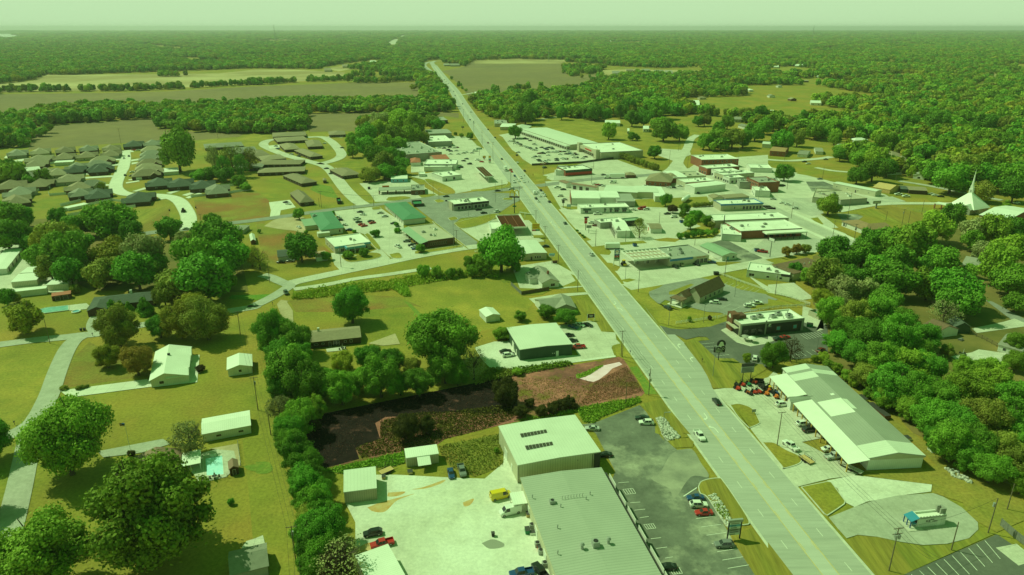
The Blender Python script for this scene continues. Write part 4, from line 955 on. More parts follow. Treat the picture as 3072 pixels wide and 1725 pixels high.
B=bld('burger_restaurant','modern grey and white fast food building with a curved kerb','b1 1990,380 2345,345 2300,300',4.8,'flat',0,W_GREY,R_MEMB,'restaurant',parm=TRIMW,wins=[('f',.14+.1*k,.6,1.8,2.2)for k in range(4)]+[('f',.62+.1*k,.6,2.0,2.4)for k in range(4)]+[('r',.3,.6,2,2.4),('r',.7,.6,2,2.4)])
L,W=B['L'],B['W'];part(B,'dark_band',W_DARK,lambda b:(b.box(0,-.12,3.2,L*.5,-.02,4.7),b.box(L*.5,-.2,0,L*.52,-.02,5.2),b.box(L*.52,-.12,3.4,L,-.02,4.9)))
rtu(B,L*.4,W*.4,4.5);rtu(B,L*.8,W*.5,4.5,1.5,1.5,1);part(B,'corner_tower',W_BEIGE,lambda b:b.box(-.8,W*.1,0,-.02,W*.6,5.4))
B=bld('drive_in_restaurant','brick drive-in restaurant joined to its covered stalls','b1 1560,255 1700,235 1695,180',3.6,'flat',0,W_BRICK,R_GREYF,'restaurant',parm=W_BEIGE,wins=[('f',.4,.8,2,1.5),('f',.75,.8,2,1.5)])
L,W=B['L'],B['W']
part(B,'stall_canopy',R_GREYF,lambda b:b.box(-L*2.35,W*.2,3.1,-.05,W*.75,3.5));part(B,'canopy_fascia',TRIMW,lambda b:b.box(-L*2.35,W*.2-.12,3.0,-.05,W*.2-.02,3.6))
posts(B,[(-L*k,W*.3)for k in(.5,1.1,1.7,2.3)]+[(-L*k,W*.65)for k in(.5,1.1,1.7,2.3)],3.1,.35,W_BRICK,'brick_pier');part(B,'red_sign_board',ORNG,lambda b:b.box(-L*2.1,W*.7,3.6,-L*1.6,W*.7+.3,4.8))
bld('trailer_home','pale blue trailer home behind the drive-in','b1 1355,135 1525,120 1525,80',3.2,'gx',.5,TRIMLB,R_WHITE,'trailer',ov=.15,wins=[('f',.15,.9,1.2,1.2),('f',.4,.9,1.2,1.2),('f',.75,.9,1.2,1.2)])
bld('shed','little white shed behind the red and yellow station','b1 1640,80 1705,75 1700,52',2.3,'flat',0,W_WHITE,R_MEMB,'shed')
bld('petrol_shop','white station shop with a half round front and pale roof','b1 1830,85 2070,80 1960,40',4,'flat',0,W_WHITE,R_MEMB,'shop',parm=TRIMW,wins=[('r',.3,.5,2,2.2),('r',.6,.5,2,2.2),('f',.6,.5,2,2.2)],doors=[('f',.2,1.2,2.2,DOORD)])
def canopy(label,spec,h,fascia,roofm,pumps=3,beams=False,thick=.9,cat='canopy',stripes=None):
    o,a,L,W=corners(spec,h);r=empty('fuel_canopy',(o.x,o.y,.12),a,label,cat)
    POLYS.append(np.array([(o.x,o.y)]*3))
    b=MB()
    for q in((0,0,L,.25),(0,W-.25,L,W),(0,.27,.25,W-.27),(L-.25,.27,L,W-.27)):b.box(q[0],q[1],h-thick,q[2],q[3],h)
    b.obj('fascia',fascia,r)
    b=MB();b.box(.26,.26,h-thick+.02,L-.26,W-.26,h-thick+.12);b.obj('deck',roofm,r)
    if beams:
        n=int(max(L,W)/2.2)
        for i in range(1,n):
            b=MB();x=L*i/n if L>W else None
            if x:b.box(x-.12,.28,h-thick+.14,x+.12,W-.28,h-.25)
            else:y=W*i/n;b.box(.28,y-.12,h-thick+.14,L-.28,y+.12,h-.25)
            b.obj('beam',beams,r)
        for f in(.33,.66):
            b=MB();(b.box(.3,W*f-.1,h-.24,L-.3,W*f+.1,h-.05)if L>W else b.box(L*f-.1,.3,h-.24,L*f+.1,W-.3,h-.05));b.obj('cross_beam',stripes or beams,r)
    for i in range(pumps):
        f=(i+.7)/(pumps+.4);x,y=(L*f,W/2)if L>W else(L/2,W*f)
        box_obj('column',TRIMW,.5,.5,h-thick,r,(x,y,0));q=box_obj('fuel_pump',W_GREY,1,.7,1.9,r,(x+(1.6 if L>W else 0),y+(0 if L>W else 1.6),.1));box_obj('display',BLACKM,.7,.74,.4,q,(0,0,1.1))
    return r
canopy('red beamed open topped fuel canopy beside the highway, left of the diner','b1 2485,620 b2 152,603 68,478',5.4,TRIMW,R_GRAVEL,3,mat('rusty_beam',(.30,.11,.07)),1.0)
bld('kiosk','white kiosk with a red stripe beside the red beamed canopy','b1 2370,640 2490,625 2460,550',3.2,'flat',0,W_WHITE,R_MEMB,'kiosk')
canopy('yellow edged narrow fuel canopy of the far station','b1 2310,105 2395,95 2290,0',5.2,TRIMW,R_GRAVEL,5,mat('brown_beam',(.28,.16,.10)),.9)
canopy('blue and white fuel canopy with orange slatted top','b2 1228,938 1597,905 1472,815',5.6,TRIMW,R_GRAVEL,3,TRIMW,1.0,stripes=mat('orange_beam',(.50,.20,.09)))
B=bld('fuel_shop','grey roofed station shop with a blue fascia','b2 1590,935 1982,890 1790,782',4.4,'flat',0,W_BEIGE,R_GREYF,'shop',parm=W_GREY,wins=[('f',.72,.4,2,2.4),('f',.82,.4,2,2.4),('f',.92,.4,2,2.4)],doors=[('f',.66,1.2,2.2,DOORD)])
L,W=B['L'],B['W'];part(B,'blue_fascia',TRIMB,lambda b:b.box(0,-.2,3.2,L*.58,-.02,4.3));part(B,'sign_fascia',W_CREAM,lambda b:b.box(L*.6,-.25,3.1,L,-.02,4.4));face_text(B,'FOOD MART',1.0,REDM,'f',L*.8,3.75,off=.28);rtu(B,L*.5,W*.4,4.1,2,2,1.2);vent(B,L*.35,W*.3,4);vent(B,L*.6,W*.7,4)
part(B,'rear_annex',W_WHITE,lambda b:b.box(L*.35,W+.02,0,L*.6,W+4,3.6))
bld('green_roof_office','small white office with a pale green gabled roof','b2 2110,898 2275,880 2040,775',3,'gy',1.3,W_WHITE,R_GREENL,ov=.4,wins=[('f',.75,.9,1.3,1.2),('l',.6,.8,1.2,1.2)],doors=[('f',.4,1.1,2.1,TRIMLB)])
# ===== right hand shops ====================================================
B=bld('funeral_home','steep brown gabled building with a porch facing the bank car park','b2 1655,1310 1895,1318 2145,1200',3.4,'gy',4.2,W_BEIGE,R_SH_BROWN,ov=.5,rf=.55,wins=[('r',.25,.8,1.2,1.6,4,4)],trim=TRIMW)
L,W=B['L'],B['W']
gable_wing(B,-1.5,-5.5,L*.62,7.5,'gy',3.3,2.4,W_BEIGE,R_SH_BROWN);posts(B,[(-1.2,-9.5),(L*.55,-9.5)],3.2,.3,W_BEIGE)
part(B,'porch_slab',CONCW,lambda b:b.box(-2.5,-10.5,.02,L*.62,-5.4,.16));part(B,'porch_roof',R_SH_BROWN,lambda b:b.box(-1.6,-10,3.2,L*.58,-5.4,3.5))
B=bld('taco_restaurant','dark walled restaurant with white roof and rust brown tower','c2 2310,247 c3 362,183 225,90',5.6,'flat',0,W_DARK,R_MEMB,'restaurant',parm=TRIMW,par=.6)
L,W=B['L'],B['W']
part(B,'grey_frame',W_GREY,lambda b:(b.box(-.25,-.25,0,.3,-.02,5.3),b.box(L*.38,-.3,0,L*.40,-.02,6.2),b.box(L*.40,-.22,4.6,L+.2,-.02,5.6),b.box(L*.97,-.22,0,L+.2,-.02,4.6),b.box(0,-.22,4.8,L*.38,-.02,5.5)))
part(B,'side_band',W_BEIGE,lambda b:(b.box(-.3,.3,4.3,-.02,W,5.5),b.box(-.3,.3,0,-.02,1.2,4.3)))
part(B,'louvre_awning',W_BEIGE,lambda b:b.box(-2.2,1,3.2,-.32,W*.8,3.5))
tw=part(B,'tower',W_BROWNP,lambda b:b.box(-.9,W*.55,0,L*.08,W*.95,7.6));part(B,'brick_stack',W_BRICK,lambda b:b.box(L*.085,W*.6,0,L*.2,W*.95,6.6))
def bell(parent,loc,s,m,rz):
    b=MB();prof=[(-.55,-.35),(.55,-.35),(.5,-.2),(.36,.05),(.28,.35),(0,.5),(-.28,.35),(-.36,.05),(-.5,-.2)]
    b.poly([(x*s,0,z*s)for x,z in prof]);b.poly([(x*s*.32,0,-.48*s+z*s*.3)for x,z in((-.3,-.2),(.3,-.2),(.3,.3),(-.3,.3))])
    return b.obj('bell_emblem',m,parent,loc,rz)
bell(B['root'],(-.93,W*.75,6.4),1.9,TRIMW,-math.pi/2);face_text(B,'TACO BELL',.42,TRIMW,'f',L*.455,3.2,off=.05);bell(B['root'],(L*.455,-.06,4.0),1.5,TRIMW,0)
for u in(.08,.2,.31):opening(B['root'],'window','w',L*u,.5,2.2,2.6,'f',B,TRIMD,GLASS)
for u in(.6,.87):
    o=part(B,'mural_panel',W_BROWNP,lambda b:b.box(L*u-1.2,-.07,1.0,L*u+1.2,-.02,3.2));part(B,'mural_panel',TRIMLB,lambda b:b.box(L*u-.8,-.10,1.3,L*u+.8,-.075,2.9))
part(B,'dark_recess_band',TRIMD,lambda b:b.box(L*.46,-.06,.6,L*.95,-.02,3.9))
for x,y in((.3,.5),(.42,.6),(.6,.45),(.72,.6),(.85,.4)):rtu(B,L*x,W*y,5.05,2.4,1.8,1.2)
vent(B,L*.5,W*.3,5);vent(B,L*.9,W*.7,5)
for X,Y in((2415,375),(2350,360)):
    p=P('c2',X,Y,2.3);u=empty('patio_umbrella',(p.x,p.y,.15),0,('white' if X>2400 else 'grey')+' patio umbrella outside the taco restaurant','umbrella');b=MB();b.cyl((0,0,2.0),(0,0,2.6),1.6,.05,10);b.obj('canopy',TRIMW if X>2400 else W_GREY,u);b=MB();b.cyl((0,0,0),(0,0,2.3),.04);b.obj('pole',GALV,u);b=MB();b.cyl((0,0,.7),(0,0,.75),.6,seg=12);b.obj('table_top',W_GREY,u)
B=bld('white_office','white flat roofed office with dark windows beside the side street','b2 2365,1040 b3 222,1092 60,990',3.8,'flat',0,W_WHITE,R_MEMB,parm=TRIMW,wins=[('f',.12,.7,2.6,1.6),('f',.5,.9,1.4,1.1),('f',.8,.9,1.4,1.2)])
part(B,'dark_fascia',TRIMD,lambda b:b.box(B['L']*.8,-.2,2.6,B['L']+.2,-.02,3.9));vent(B,B['L']*.5,B['W']*.5,3.4)
B=bld('brown_hall','dark brown flat hipped roof hidden among the wood trees','b3 260,1080 620,1000 480,905',3.8,'shed',.5,W_CREAM,R_SH_BROWN,ov=.5)
for k in range(4):vent(B,B['L']*(.3+.15*k),B['W']*.5,4.1,.3,.6)
B=bld('equipment_shop','very long patchy grey roofed shop with a white front awning','c3 60,810 -60,720 560,660' if False else 'd3 1045,290 1592,230 c3 600,670',4.2,'gy',1.5,W_WHITE,R_GREYX,ov=.4,rf=.5,t=.25)
L,W=B['L'],B['W']
def roof_patch(t,q,m,nm='roof_patch'):
    lx=[loc_in(B,t if isinstance(k[0],(int,float))else k[0],*(k if isinstance(k[0],(int,float))else k[1:]),4.9)for k in q]
    b=MB();pts=[]
    for x,y in lx:
        x=min(max(x,.1),L-.1);y=min(max(y,.1),W-.1);z=4.2+1.5*(x/(L/2)if x<L/2 else(L-x)/(L/2));pts.append((x,y,z+.03))
    b.poly(pts);o=b.obj(nm,m,B['root']);fix_up(o)
xr=L/2
def band(y0,y1,x0,x1,m):
    """re-sheeted stretch of the roof on one slope"""
    z=lambda x:4.2+1.5*(x/xr if x<=xr else(L-x)/xr)+.03
    b=MB();b.poly([(x0,y0,z(x0)),(x1,y0,z(x1)),(x1,y1,z(x1)),(x0,y1,z(x0))]);o=b.obj('roof_patch',m,B['root']);fix_up(o)
band(.1,W*.115,.05,xr-.02,R_LIGHTY);band(.1,W*.115,xr+.02,L-.05,R_LIGHTY)
band(W*.40,W*.56,.7,xr-.1,R_WHITEY);band(W*.44,W*.55,xr+.05,xr+L*.10,R_WHITEY)
band(W*.82,W*.90,.05,xr-.02,R_LIGHTY);band(W*.87,W*.93,xr+.02,L-.05,R_LIGHTY);band(W*.93,W-.1,.05,xr,R_LIGHTY);band(W*.60,W*.62,xr-L*.12,xr-L*.05,R_WHITEY)
part(B,'awning',R_WHITEY,lambda b:prism(b,[(-6.2,2.9),(.1,4.0),(.1,4.15),(-6.2,3.05)],'y',-.6,W*.60),True)
part(B,'awning',R_WHITEY,lambda b:prism(b,[(-6.2,2.9),(.1,4.0),(.1,4.15),(-6.2,3.05)],'y',W*.66,W*.93),True)
gable_wing(B,-7,W*.605,9,W*.05,'gx',3.3,1.2,W_WHITE,R_GREYM,names=('porch_wall','porch_roof'))
posts(B,[(-6,W*(.0+.054*k))for k in range(18)],3.0,.14,mat('orange_post',(.55,.35,.08)))
for i in range(9):opening(B['root'],'window','w',W*(.08+.1*i),.5,3,2.2,'l',B,TRIMD,GLASS)
part(B,'gable_fascia',W_BEIGE,lambda b:prism(b,[(.2,3.6),(.2,4.15),(xr,5.6),(L-.2,4.15),(L-.2,3.6),],'y',.05,.38),True)
B=bld('shed_annex','grey lean-to at the far back corner of the equipment shop','c3 700,822 790,826 610,670',3.2,'shedx',-.4,W_GREY,R_LIGHT,'shed',ov=.1)
B=bld('snack_stand','white snack stand with a blue awning on its own asphalt loop','d3 1520,855 1800,825 1760,760',3.0,'flat',0,W_WHITE,R_MEMB,'kiosk',parm=TRIMW,doors=[('f',.75,.9,2,TRIMW)])
L,W=B['L'],B['W']
part(B,'awning',R_BLUE,lambda b:prism(b,[(-2.2,2.2),(.0,3.05),(.0,3.15),(-2.2,2.3)],'y',-.3,W+.2),True);posts(B,[(-2,0),(-2,W/2),(-2,W)],2.2,.1,BLUEM,'awning_post')
part(B,'parapet_tooth',TRIMW,lambda b:[b.box(L*k/9+.2,-.05,3.06,L*k/9+.7,.25,3.3)for k in range(9)])
rs=part(B,'roof_sign',W_GREY,lambda b:(b.box(L*.93,W*.2,3.0,L*1.0,W*.9,4.6),b.box(L*.8,W*.2,3.0,L*.92,W*.35,4.6),b.box(L*.8,W*.75,3.0,L*.92,W*.9,4.6)))
face_text(B,'ICE',.9,BLACKM,'f',L*.36,1.7,off=.04);face_text(B,'SNO',.5,BLACKM,'f',L*.5,2.1,off=.04);face_text(B,'CREAM',.5,BLACKM,'f',L*.62,1.5,off=.04)
for k in range(3):opening(B['root'],'window','w',W*(.25+.25*k),1.0,.9,1.0,'l',B,TRIMW,GLASS)
part(B,'serving_counter',TRIMLB,lambda b:b.box(-1.0,.2,.85,-.02,W-.2,.98));part(B,'stand_slab',CONC,lambda b:b.box(-3,-1.2,.0,1,W+.5,.16))
bld('house','gabled house with a brown roof and white barge boards among trees','c3 1700,330 1930,295 1800,215',2.9,'gy',2.2,W_WHITE,R_SH_BROWN,'house');bld('garage','dark garage with white edged roof beside the driveway','c3 1900,290 2055,280 1960,205',2.9,'gy',2.0,W_GREEN,R_SH_DARK,'garage')
bld('house','white walled house with a slate roof at the right edge by the pool','c3 2320,440 2560,520 2700,400',2.9,'gx',2.0,W_WHITE,R_SH_GREY,'house',wins=[('f',.3,.9,1.2,1.2)])
bld('house','pale grey roofed house deep in the right wood','b3 1960,960 2200,1030 2240,940',2.8,'hip',1.4,W_WHITE,R_SH_GREY,'house')
bld('brown_hip_bank','brown hip roofed bank with white walls by the church lawn','b3 720,600 980,640 1180,620',3.2,'hip',2.0,W_WHITE,mat('tan_brown_shingle',(.33,.22,.12),(.27,.18,.10),.8,.95),'bank',ov=.5,wins=[('f',.12,.5,1.6,2),('f',.3,.5,1.6,2)])if False else None
B=bld('bank','brown hip roofed bank with white walls by the church lawn','b3 735,548 985,640 1175,628',3.2,'hip',2.2,W_WHITE,mat('tan_brown_shingle',(.34,.22,.12),(.27,.18,.10),.8,.95),'bank',ov=.5,wins=[('f',.12,.5,1.6,2),('f',.2,.5,.8,2),('f',.6,.7,1.6,1.6)])
gable_wing(B,B['L']*.45,B['W']*.6,B['L']*.5,B['W']*.9,'gy',3.2,1.8,W_WHITE,MATS['tan_brown_shingle'])
bld('flat_block','grey flat roofed shop block beside the bright round tree','b3 735,335 1000,318 740,235',4.4,'flat',0,W_GREY,R_GRAVEL,parm=W_BEIGE,wins=[('r',.2,.6,2,2,3,6)]);bld('flat_block','low wing of the grey flat roofed shop block','b3 465,262 700,330 720,235',4.0,'flat',0,W_BEIGE,R_GRAVEL,parm=W_BEIGE)
bld('long_building','long cream building with a patched pale roof','b3 655,165 1085,250 1165,240',4.2,'gx',.5,W_CREAM,R_LIGHT,ov=.2,wins=[('f',.1,1.6,.8,.8,5,9)],doors=[('f',.55,1.2,2.2,DOORD)])
B=bld('timber_frame_house','unfinished house with bare yellow lumber roof','b3 1090,195 1230,235 1345,205',3,'gx',2.6,LUMBER,LUMBER,'house',ov=.2)
for k in range(9):box_obj('rafter',LUMBER,.1,B['W'],.2,B['root'],(B['L']*(k+.5)/9,B['W']/2,2.7))
bld('house','dark low building right of the unfinished lumber house','b3 1430,245 1610,245 1560,205',3,'gx',1,W_DKBRICK,R_SH_TAN,'house');bld('house','small green annex of the unfinished lumber house','b3 1345,250 1430,232 1410,195',2.8,'gx',.8,W_GREEN,R_SH_DARK,'house')
bld('cottage','white porch cottage with red edged roof above the lumber house','b3 1460,85 1580,100 1660,40',3,'gy',2.2,W_WHITE,R_LIGHTY,'house',wins=[('f',.5,.6,2,1.6)]);bld('cottage','pale green gabled cottage behind the porch cottage','b3 1540,30 1680,55 1760,10',3,'gy',2,W_GREY,R_LIGHTY,'house')
B=bld('church','white steeply roofed church with a tall spire','b3 1830,375 2130,430 2350,420',3.4,'gx',1.0,W_WHITE,R_WHITE,'church',ov=.3)
L,W=B['L'],B['W']
b=MB();z0,z1=3.4,12
pts=[(L*.0,-3),(L*.95,-6),(L*1.1,W*.8),(L*.1,W*1.1)]
ap=(L*.5,W*.35,13.5)
for i in range(4):q=pts[i];n=pts[(i+1)%4];b.poly([(q[0],q[1],3.3),(n[0],n[1],3.3),ap])
o=b.obj('swept_roof',R_WHITE,B['root']);fix_normals(o)
b=MB();b.box(-1.2,-1.2,0,1.2,1.2,3.4);s=b.obj('steeple',TRIMW,B['root'],(ap[0],ap[1],12));b=MB();b.box(-.9,-.9,3.4,.9,.9,5.2);b.cyl((0,0,5.2),(0,0,17),.85,.03,8);b.obj('spire',TRIMW,s)
for k in range(4):box_obj('louvre',W_GREY,.9,.12,1.2,s,(0,-1.22,1.2))if k==0 else None
gable_wing(B,L*.55,-9,L*.35,10,'gy',3.6,3,W_GREY,R_WHITEY);part(B,'porch_canopy',R_WHITE,lambda b:b.box(-L*.35,-8,3.4,L*.3,-2,3.8));posts(B,[(-L*.33,-7.6),(-L*.1,-7.6),(L*.15,-7.6)],3.4,.35,W_RED,'brick_pier')
B=bld('church_hall','white roofed church hall at the right edge','b3 2120,485 2420,540 2700,440',3.4,'gx',2.0,W_RED,R_WHITE,'church hall')
B=bld('white_store','front white flat roofed store with a brick end wall','b2 2300,650 b3 345,620 200,530',5.0,'flat',0,W_RED,R_MEMB,parm=TRIMW,par=.4);L,W=B['L'],B['W']
part(B,'front_canopy',R_MEMB,lambda b:b.box(L*.35,-5.5,3.6,L+.3,-.02,4.4));posts(B,[(L*(.4+.1*k),-5.2)for k in range(7)],3.6,.12,TRIMD);vent(B,L*.25,W*.5,4.7,.4,1);rtu(B,L*.15,W*.5,4.7)
for k in range(6):opening(B['root'],'window','w',L*(.42+.09*k),.4,2.4,2.4,'f',B,TRIMD,GLASS)
bld('white_store','low white annex at the left of the brick ended store','b2 2110,655 2310,690 2290,590',4.2,'flat',0,W_WHITE,R_MEMB,parm=TRIMW);bld('white_store','back white flat roofed store behind the brick ended one','b2 2040,545 b3 210,515 140,455',5.2,'flat',0,W_BEIGE,R_MEMB,parm=TRIMW,par=.4)
B=bld('blue_trim_store','beige store with a bright blue fascia and shop windows','b2 2105,380 2525,365 2440,322',4.8,'flat',0,W_BEIGE,R_MEMB,'shop',parm=TRIMB,wins=[('f',.55+.08*k,.5,1.8,2.4)for k in range(6)]+[('f',.33,1.2,.9,1.4)]);part(B,'blue_fascia',TRIMB,lambda b:b.box(-.3,-.5,3.9,B['L']+.3,-.02,4.9))
bld('yellow_shed','yellowish gabled shed behind the blue trimmed store','b2 2035,335 2150,310 2390,270' if False else 'b2 2035,330 2130,318 2080,285',3.6,'gy',1.2,W_CREAM,R_SH_TAN,ov=.2);bld('low_block','taupe roofed low block behind the blue trimmed store','b2 2150,318 2390,300 2360,270',4,'shed',.4,W_GREY,R_SH_TAN,ov=.2)
B=bld('white_shop','white shop with dark green awnings beside the highway','b2 692,417 1180,404 1150,364',4.0,'flat',0,W_WHITE,R_MEMB,parm=TRIMW,wins=[('f',.12,.4,2.4,1.6),('f',.5,.4,1,2),('f',.62,.4,1.4,2),('f',.74,.4,3,2),('f',.9,.4,3,2)])
L=B['L']
for u,w in((.13,5.5),(.5,1.6),(.62,2),(.74,3.8),(.9,3.8)):part(B,'awning',W_GREEN,lambda b:prism(b,[(-1.1,2.2),(-.02,3.2),(-.02,3.25),(-1.1,2.3)],'x',L*u-w/2,L*u+w/2),True)
B=bld('warehouse','white warehouse with an orange brick front facing the highway','b2 600,330 890,320 865,243',5.2,'gx',.8,W_WHITE,R_WHITE,ov=.2);part(B,'brick_front',W_RED,lambda b:(b.box(-.3,.2,0,-.02,B['W']-.2,5.6),))
bld('warehouse','right white section of the orange fronted warehouse','b2 892,322 1085,312 1050,245',4.9,'gx',.7,W_WHITE,R_WHITE,ov=.2);bld('warehouse','grey roofed small wing at the end of the white warehouse','b2 1060,355 1242,350 1195,278',4.2,'shed',.4,W_GREY,R_GREYF,ov=.2)
bld('warehouse','long pale L shaped warehouse, wing nearest the highway','b2 920,245 1265,262 1250,200',4.6,'gx',.6,W_CREAM,R_LIGHT,ov=.2);bld('warehouse','long pale L shaped warehouse, wing nearest the propane tank','b2 1268,266 1480,258 1440,195',4.7,'gx',.6,W_CREAM,R_LIGHT,ov=.2);bld('warehouse','white end shed of the L shaped warehouse','b2 1440,300 1560,300 1500,205',4.3,'shed',.3,W_WHITE,R_WHITE,ov=.2)
B=bld('auto_garage','low auto garage with a rust red roof and open bays','b2 590,175 848,212 880,200',4.0,'gx',.7,W_WHITE,R_BROWN,'garage',ov=.4,doors=[('f',.15,3,3,DOORD),('f',.4,3,3,DOORD),('f',.65,3,3,DOORD)]);bld('auto_garage','small rust roofed office of the auto garage','b2 470,145 545,170 590,155',3.8,'gx',.7,W_WHITE,R_BROWN,'garage',ov=.4)
B=bld('hip_office','brick office under a large taupe hip roof','b2 1335,145 1600,160 1640,95',3.8,'hip',4.5,W_RED,R_SH_TAN,ov=.8,wins=[('f',.2+.2*k,.8,1.2,1.6)for k in range(4)]);bld('hip_office','lower hip roofed wing of the big brick office','b2 1560,130 1700,122 1650,80',3.6,'hip',2.8,W_RED,R_SH_TAN,ov=.6)
bld('white_hall','white gabled hall right of the brick hip roofed office','b2 1840,210 2155,175 2050,145',5.2,'gx',.6,W_WHITE,R_WHITE,ov=.2,doors=[('f',.3,3,3,DOORW)]);bld('flat_block','cream flat block above the white gabled hall','b2 1745,160 2040,140 1960,105',4.2,'flat',0,W_CREAM,R_MEMB,parm=TRIMW);bld('brown_shed','small brown roofed shed against the white gabled hall','b2 1820,185 2010,160 2000,138',3.6,'shed',.3,W_BRICK,R_BROWN,ov=.1)
bld('flat_block','grey flat roofed block behind the brick hip roofed office','b2 1700,100 1955,90 1860,45',4.4,'flat',0,W_CREAM,R_GRAVEL,parm=TRIMW);bld('flat_block','white roofed block behind the brick hip roofed office','b2 1560,70 1765,105 1650,40',4.6,'gx',.5,W_WHITE,R_WHITE)
B=bld('pizza_restaurant','white roofed restaurant with a small glass pyramid and timber porch','b2 1060,660 1195,650 1130,545',4.2,'shedx',.3,W_WHITE,R_WHITEY,'restaurant',ov=.3,wins=[('l',.2,.5,1.6,1.8,5,3)]);L,W=B['L'],B['W']
part(B,'pyramid',W_GREY,lambda b:(b.poly([(-.5,1,3.2),(3.5,1,3.2),(1.5,3,6.8)]),b.poly([(3.5,1,3.2),(3.5,5,3.2),(1.5,3,6.8)]),b.poly([(-.5,5,3.2),(-.5,1,3.2),(1.5,3,6.8)])));posts(B,[(-1.2,W*k/9)for k in range(10)],2.8,.1,W_DARK,'porch_post');part(B,'porch_rail',W_DARK,lambda b:b.box(-1.3,0,2.7,-1.1,W,2.9));rtu(B,L*.4,W*.9,4.4)
bld('restaurant_annex','flat white rear part of the pyramid restaurant','b2 890,565 1130,545 1110,505',3.9,'flat',0,W_GREY,R_MEMB,parm=TRIMW);bld('restaurant_annex','green flat roofed rear part of the pyramid restaurant','b2 1150,548 1310,535 1240,510',3.5,'flat',0,W_DARK,R_GREENL,parm=R_GREENL)
bld('shed','brown roofed white shed with a red end behind the pyramid restaurant','b2 1400,635 1515,625 1470,570',3.0,'gx',1.2,W_WHITE,R_SH_TAN,'shed',ov=.3,doors=[('l',.5,2,2.2,REDM)])
B=bld('brick_block','two storey red brick block with a white cornice at the top of main street','a2 1910,1340 2282,1330 2250,1280',7.5,'flat',0,W_RED,R_MEMB,parm=TRIMW,wins=[('f',.08+.12*k,4.6,1.4,1.6)for k in range(8)]+[('f',.1+.15*k,.5,2.4,2.4)for k in range(6)]);vent(B,B['L']*.4,B['W']*.5,7);rtu(B,B['L']*.7,B['W']*.5,7)
for i,(s,lb,wm,rm,h)in enumerate((('a2 1965,1426 2290,1405 2260,1375','white roofed brick shop next below the red brick block',W_RED,R_MEMB,6),('b2 2090,55 2300,45 2270,10','second white roofed shop down main street',W_WHITE,R_MEMB,5.5),('b2 2130,85 2440,60 2400,28','third white roofed shop down main street',W_BEIGE,R_MEMB,5.2),('b2 2190,115 2340,105 2310,80','shop with a pale awning in the middle of main street',W_WHITE,R_MEMB,4.8))):
    bld('main_street_shop',lb,s,h,'flat',0,wm,rm,'shop',parm=TRIMW,wins=[('f',.2+.3*k,.5,2,2)for k in range(3)]+[('l',.2+.3*k,.5,2,2)for k in range(3)])
B=bld('brick_block','orange brick block with a grid of white windows, lower main street','b2 2460,150 2690,155 2560,100',8,'flat',0,W_RED,R_GREYF,parm=W_RED);L,W=B['L'],B['W']
for k in range(7):
    for z in(1.2,4.6):opening(B['root'],'window','w',W*(.1+.13*k),z,1.3,1.9,'l',B,TRIMW,GLASS)
bld('main_street_shop','white awninged shop next to the orange brick block','b2 2450,240 2600,245 2560,200',5,'flat',0,W_WHITE,R_MEMB,'shop',parm=TRIMW,wins=[('l',.3,.5,2,2),('l',.7,.5,2,2)])
bld('main_street_shop','grey mansard shop between white shops and orange brick','b2 2300,165 2450,160 2420,120',5.4,'flat',0,W_GREY,R_GREYF,'shop',parm=W_GREY)
bld('brick_house','orange roofed brick house across the street from the brick block','a3 20,1245 175,1260 215,1215',5,'gx',1.5,W_RED,mat('orange_shingle',(.42,.26,.13),(.36,.22,.11),.8,.95),'house',ov=.3,wins=[('f',.2,2,1,1.2,3,5)]);bld('cottage','small grey cottage right of the orange roofed brick house','a3 300,1275 400,1290 435,1250',3,'gx',1.4,W_WHITE,R_SH_GREY,'house');bld('cottage','pale cottage half hidden by a round tree','a3 480,1260 560,1260 540,1220',3,'gx',1.2,W_WHITE,R_SH_GREY,'house')
bld('white_hall','white roofed hall among trees above the corner cottages','a3 705,1190 770,1215 845,1190',4,'gx',1,W_WHITE,R_WHITE);bld('house','taupe roofed long house above the big hedge','a3 920,1200 1060,1220 1070,1180',3,'gx',1.6,W_DKBRICK,R_SH_TAN,'house');bld('house','taupe hip roofed house left of the red edged porch roofs','a3 1160,1300 1320,1330 1330,1270',3,'hip',2,W_WHITE,R_SH_TAN,'house');bld('house','tan roofed house joined to the taupe hip roofed house','a3 1300,1370 1400,1375 1390,1320',3,'gy',1.8,W_WHITE,R_SH_TAN,'house')
bld('cottage','white cottage with a red edged roof beside the hip roofed house','a3 1400,1400 1540,1395 1520,1350',3,'gx',1.8,W_WHITE,R_RED,'house',ov=.3);bld('house','twin gabled taupe house in the neighbourhood wood','a3 1590,1080 1710,1095 1700,1040',3.2,'gy',3,W_WHITE,R_SH_TAN,'house',ov=.3)
bld('house','grey roofed house at the right edge of the neighbourhood wood','a3 2480,1000 2600,1005 2576,960',3,'hip',2,W_WHITE,R_SH_TAN,'house');bld('white_hall','long pale shed at the left of the neighbourhood wood','a3 -60,1180 120,1190 130,1165',4,'gx',1,W_WHITE,R_LIGHT);bld('flat_block','white long store roof near the corner brick shops','b3 -170,30 60,50 20,0' if False else 'a2 2400,1420 2620,1426 2576,1385',4,'flat',0,W_WHITE,R_MEMB,parm=TRIMW);bld('brick_shop','dark brick shop left of the corner parking','b3 -20,145 122,145 100,115',4.6,'flat',0,W_RED,R_GREYF,'shop',parm=TRIMW)
B=bld('red_store','white roofed store with red and green side bands by the intersection','b2 540,40 806,20 a2 790,1385',5,'flat',0,W_RED,R_MEMB,parm=W_GREEN,par=.5)
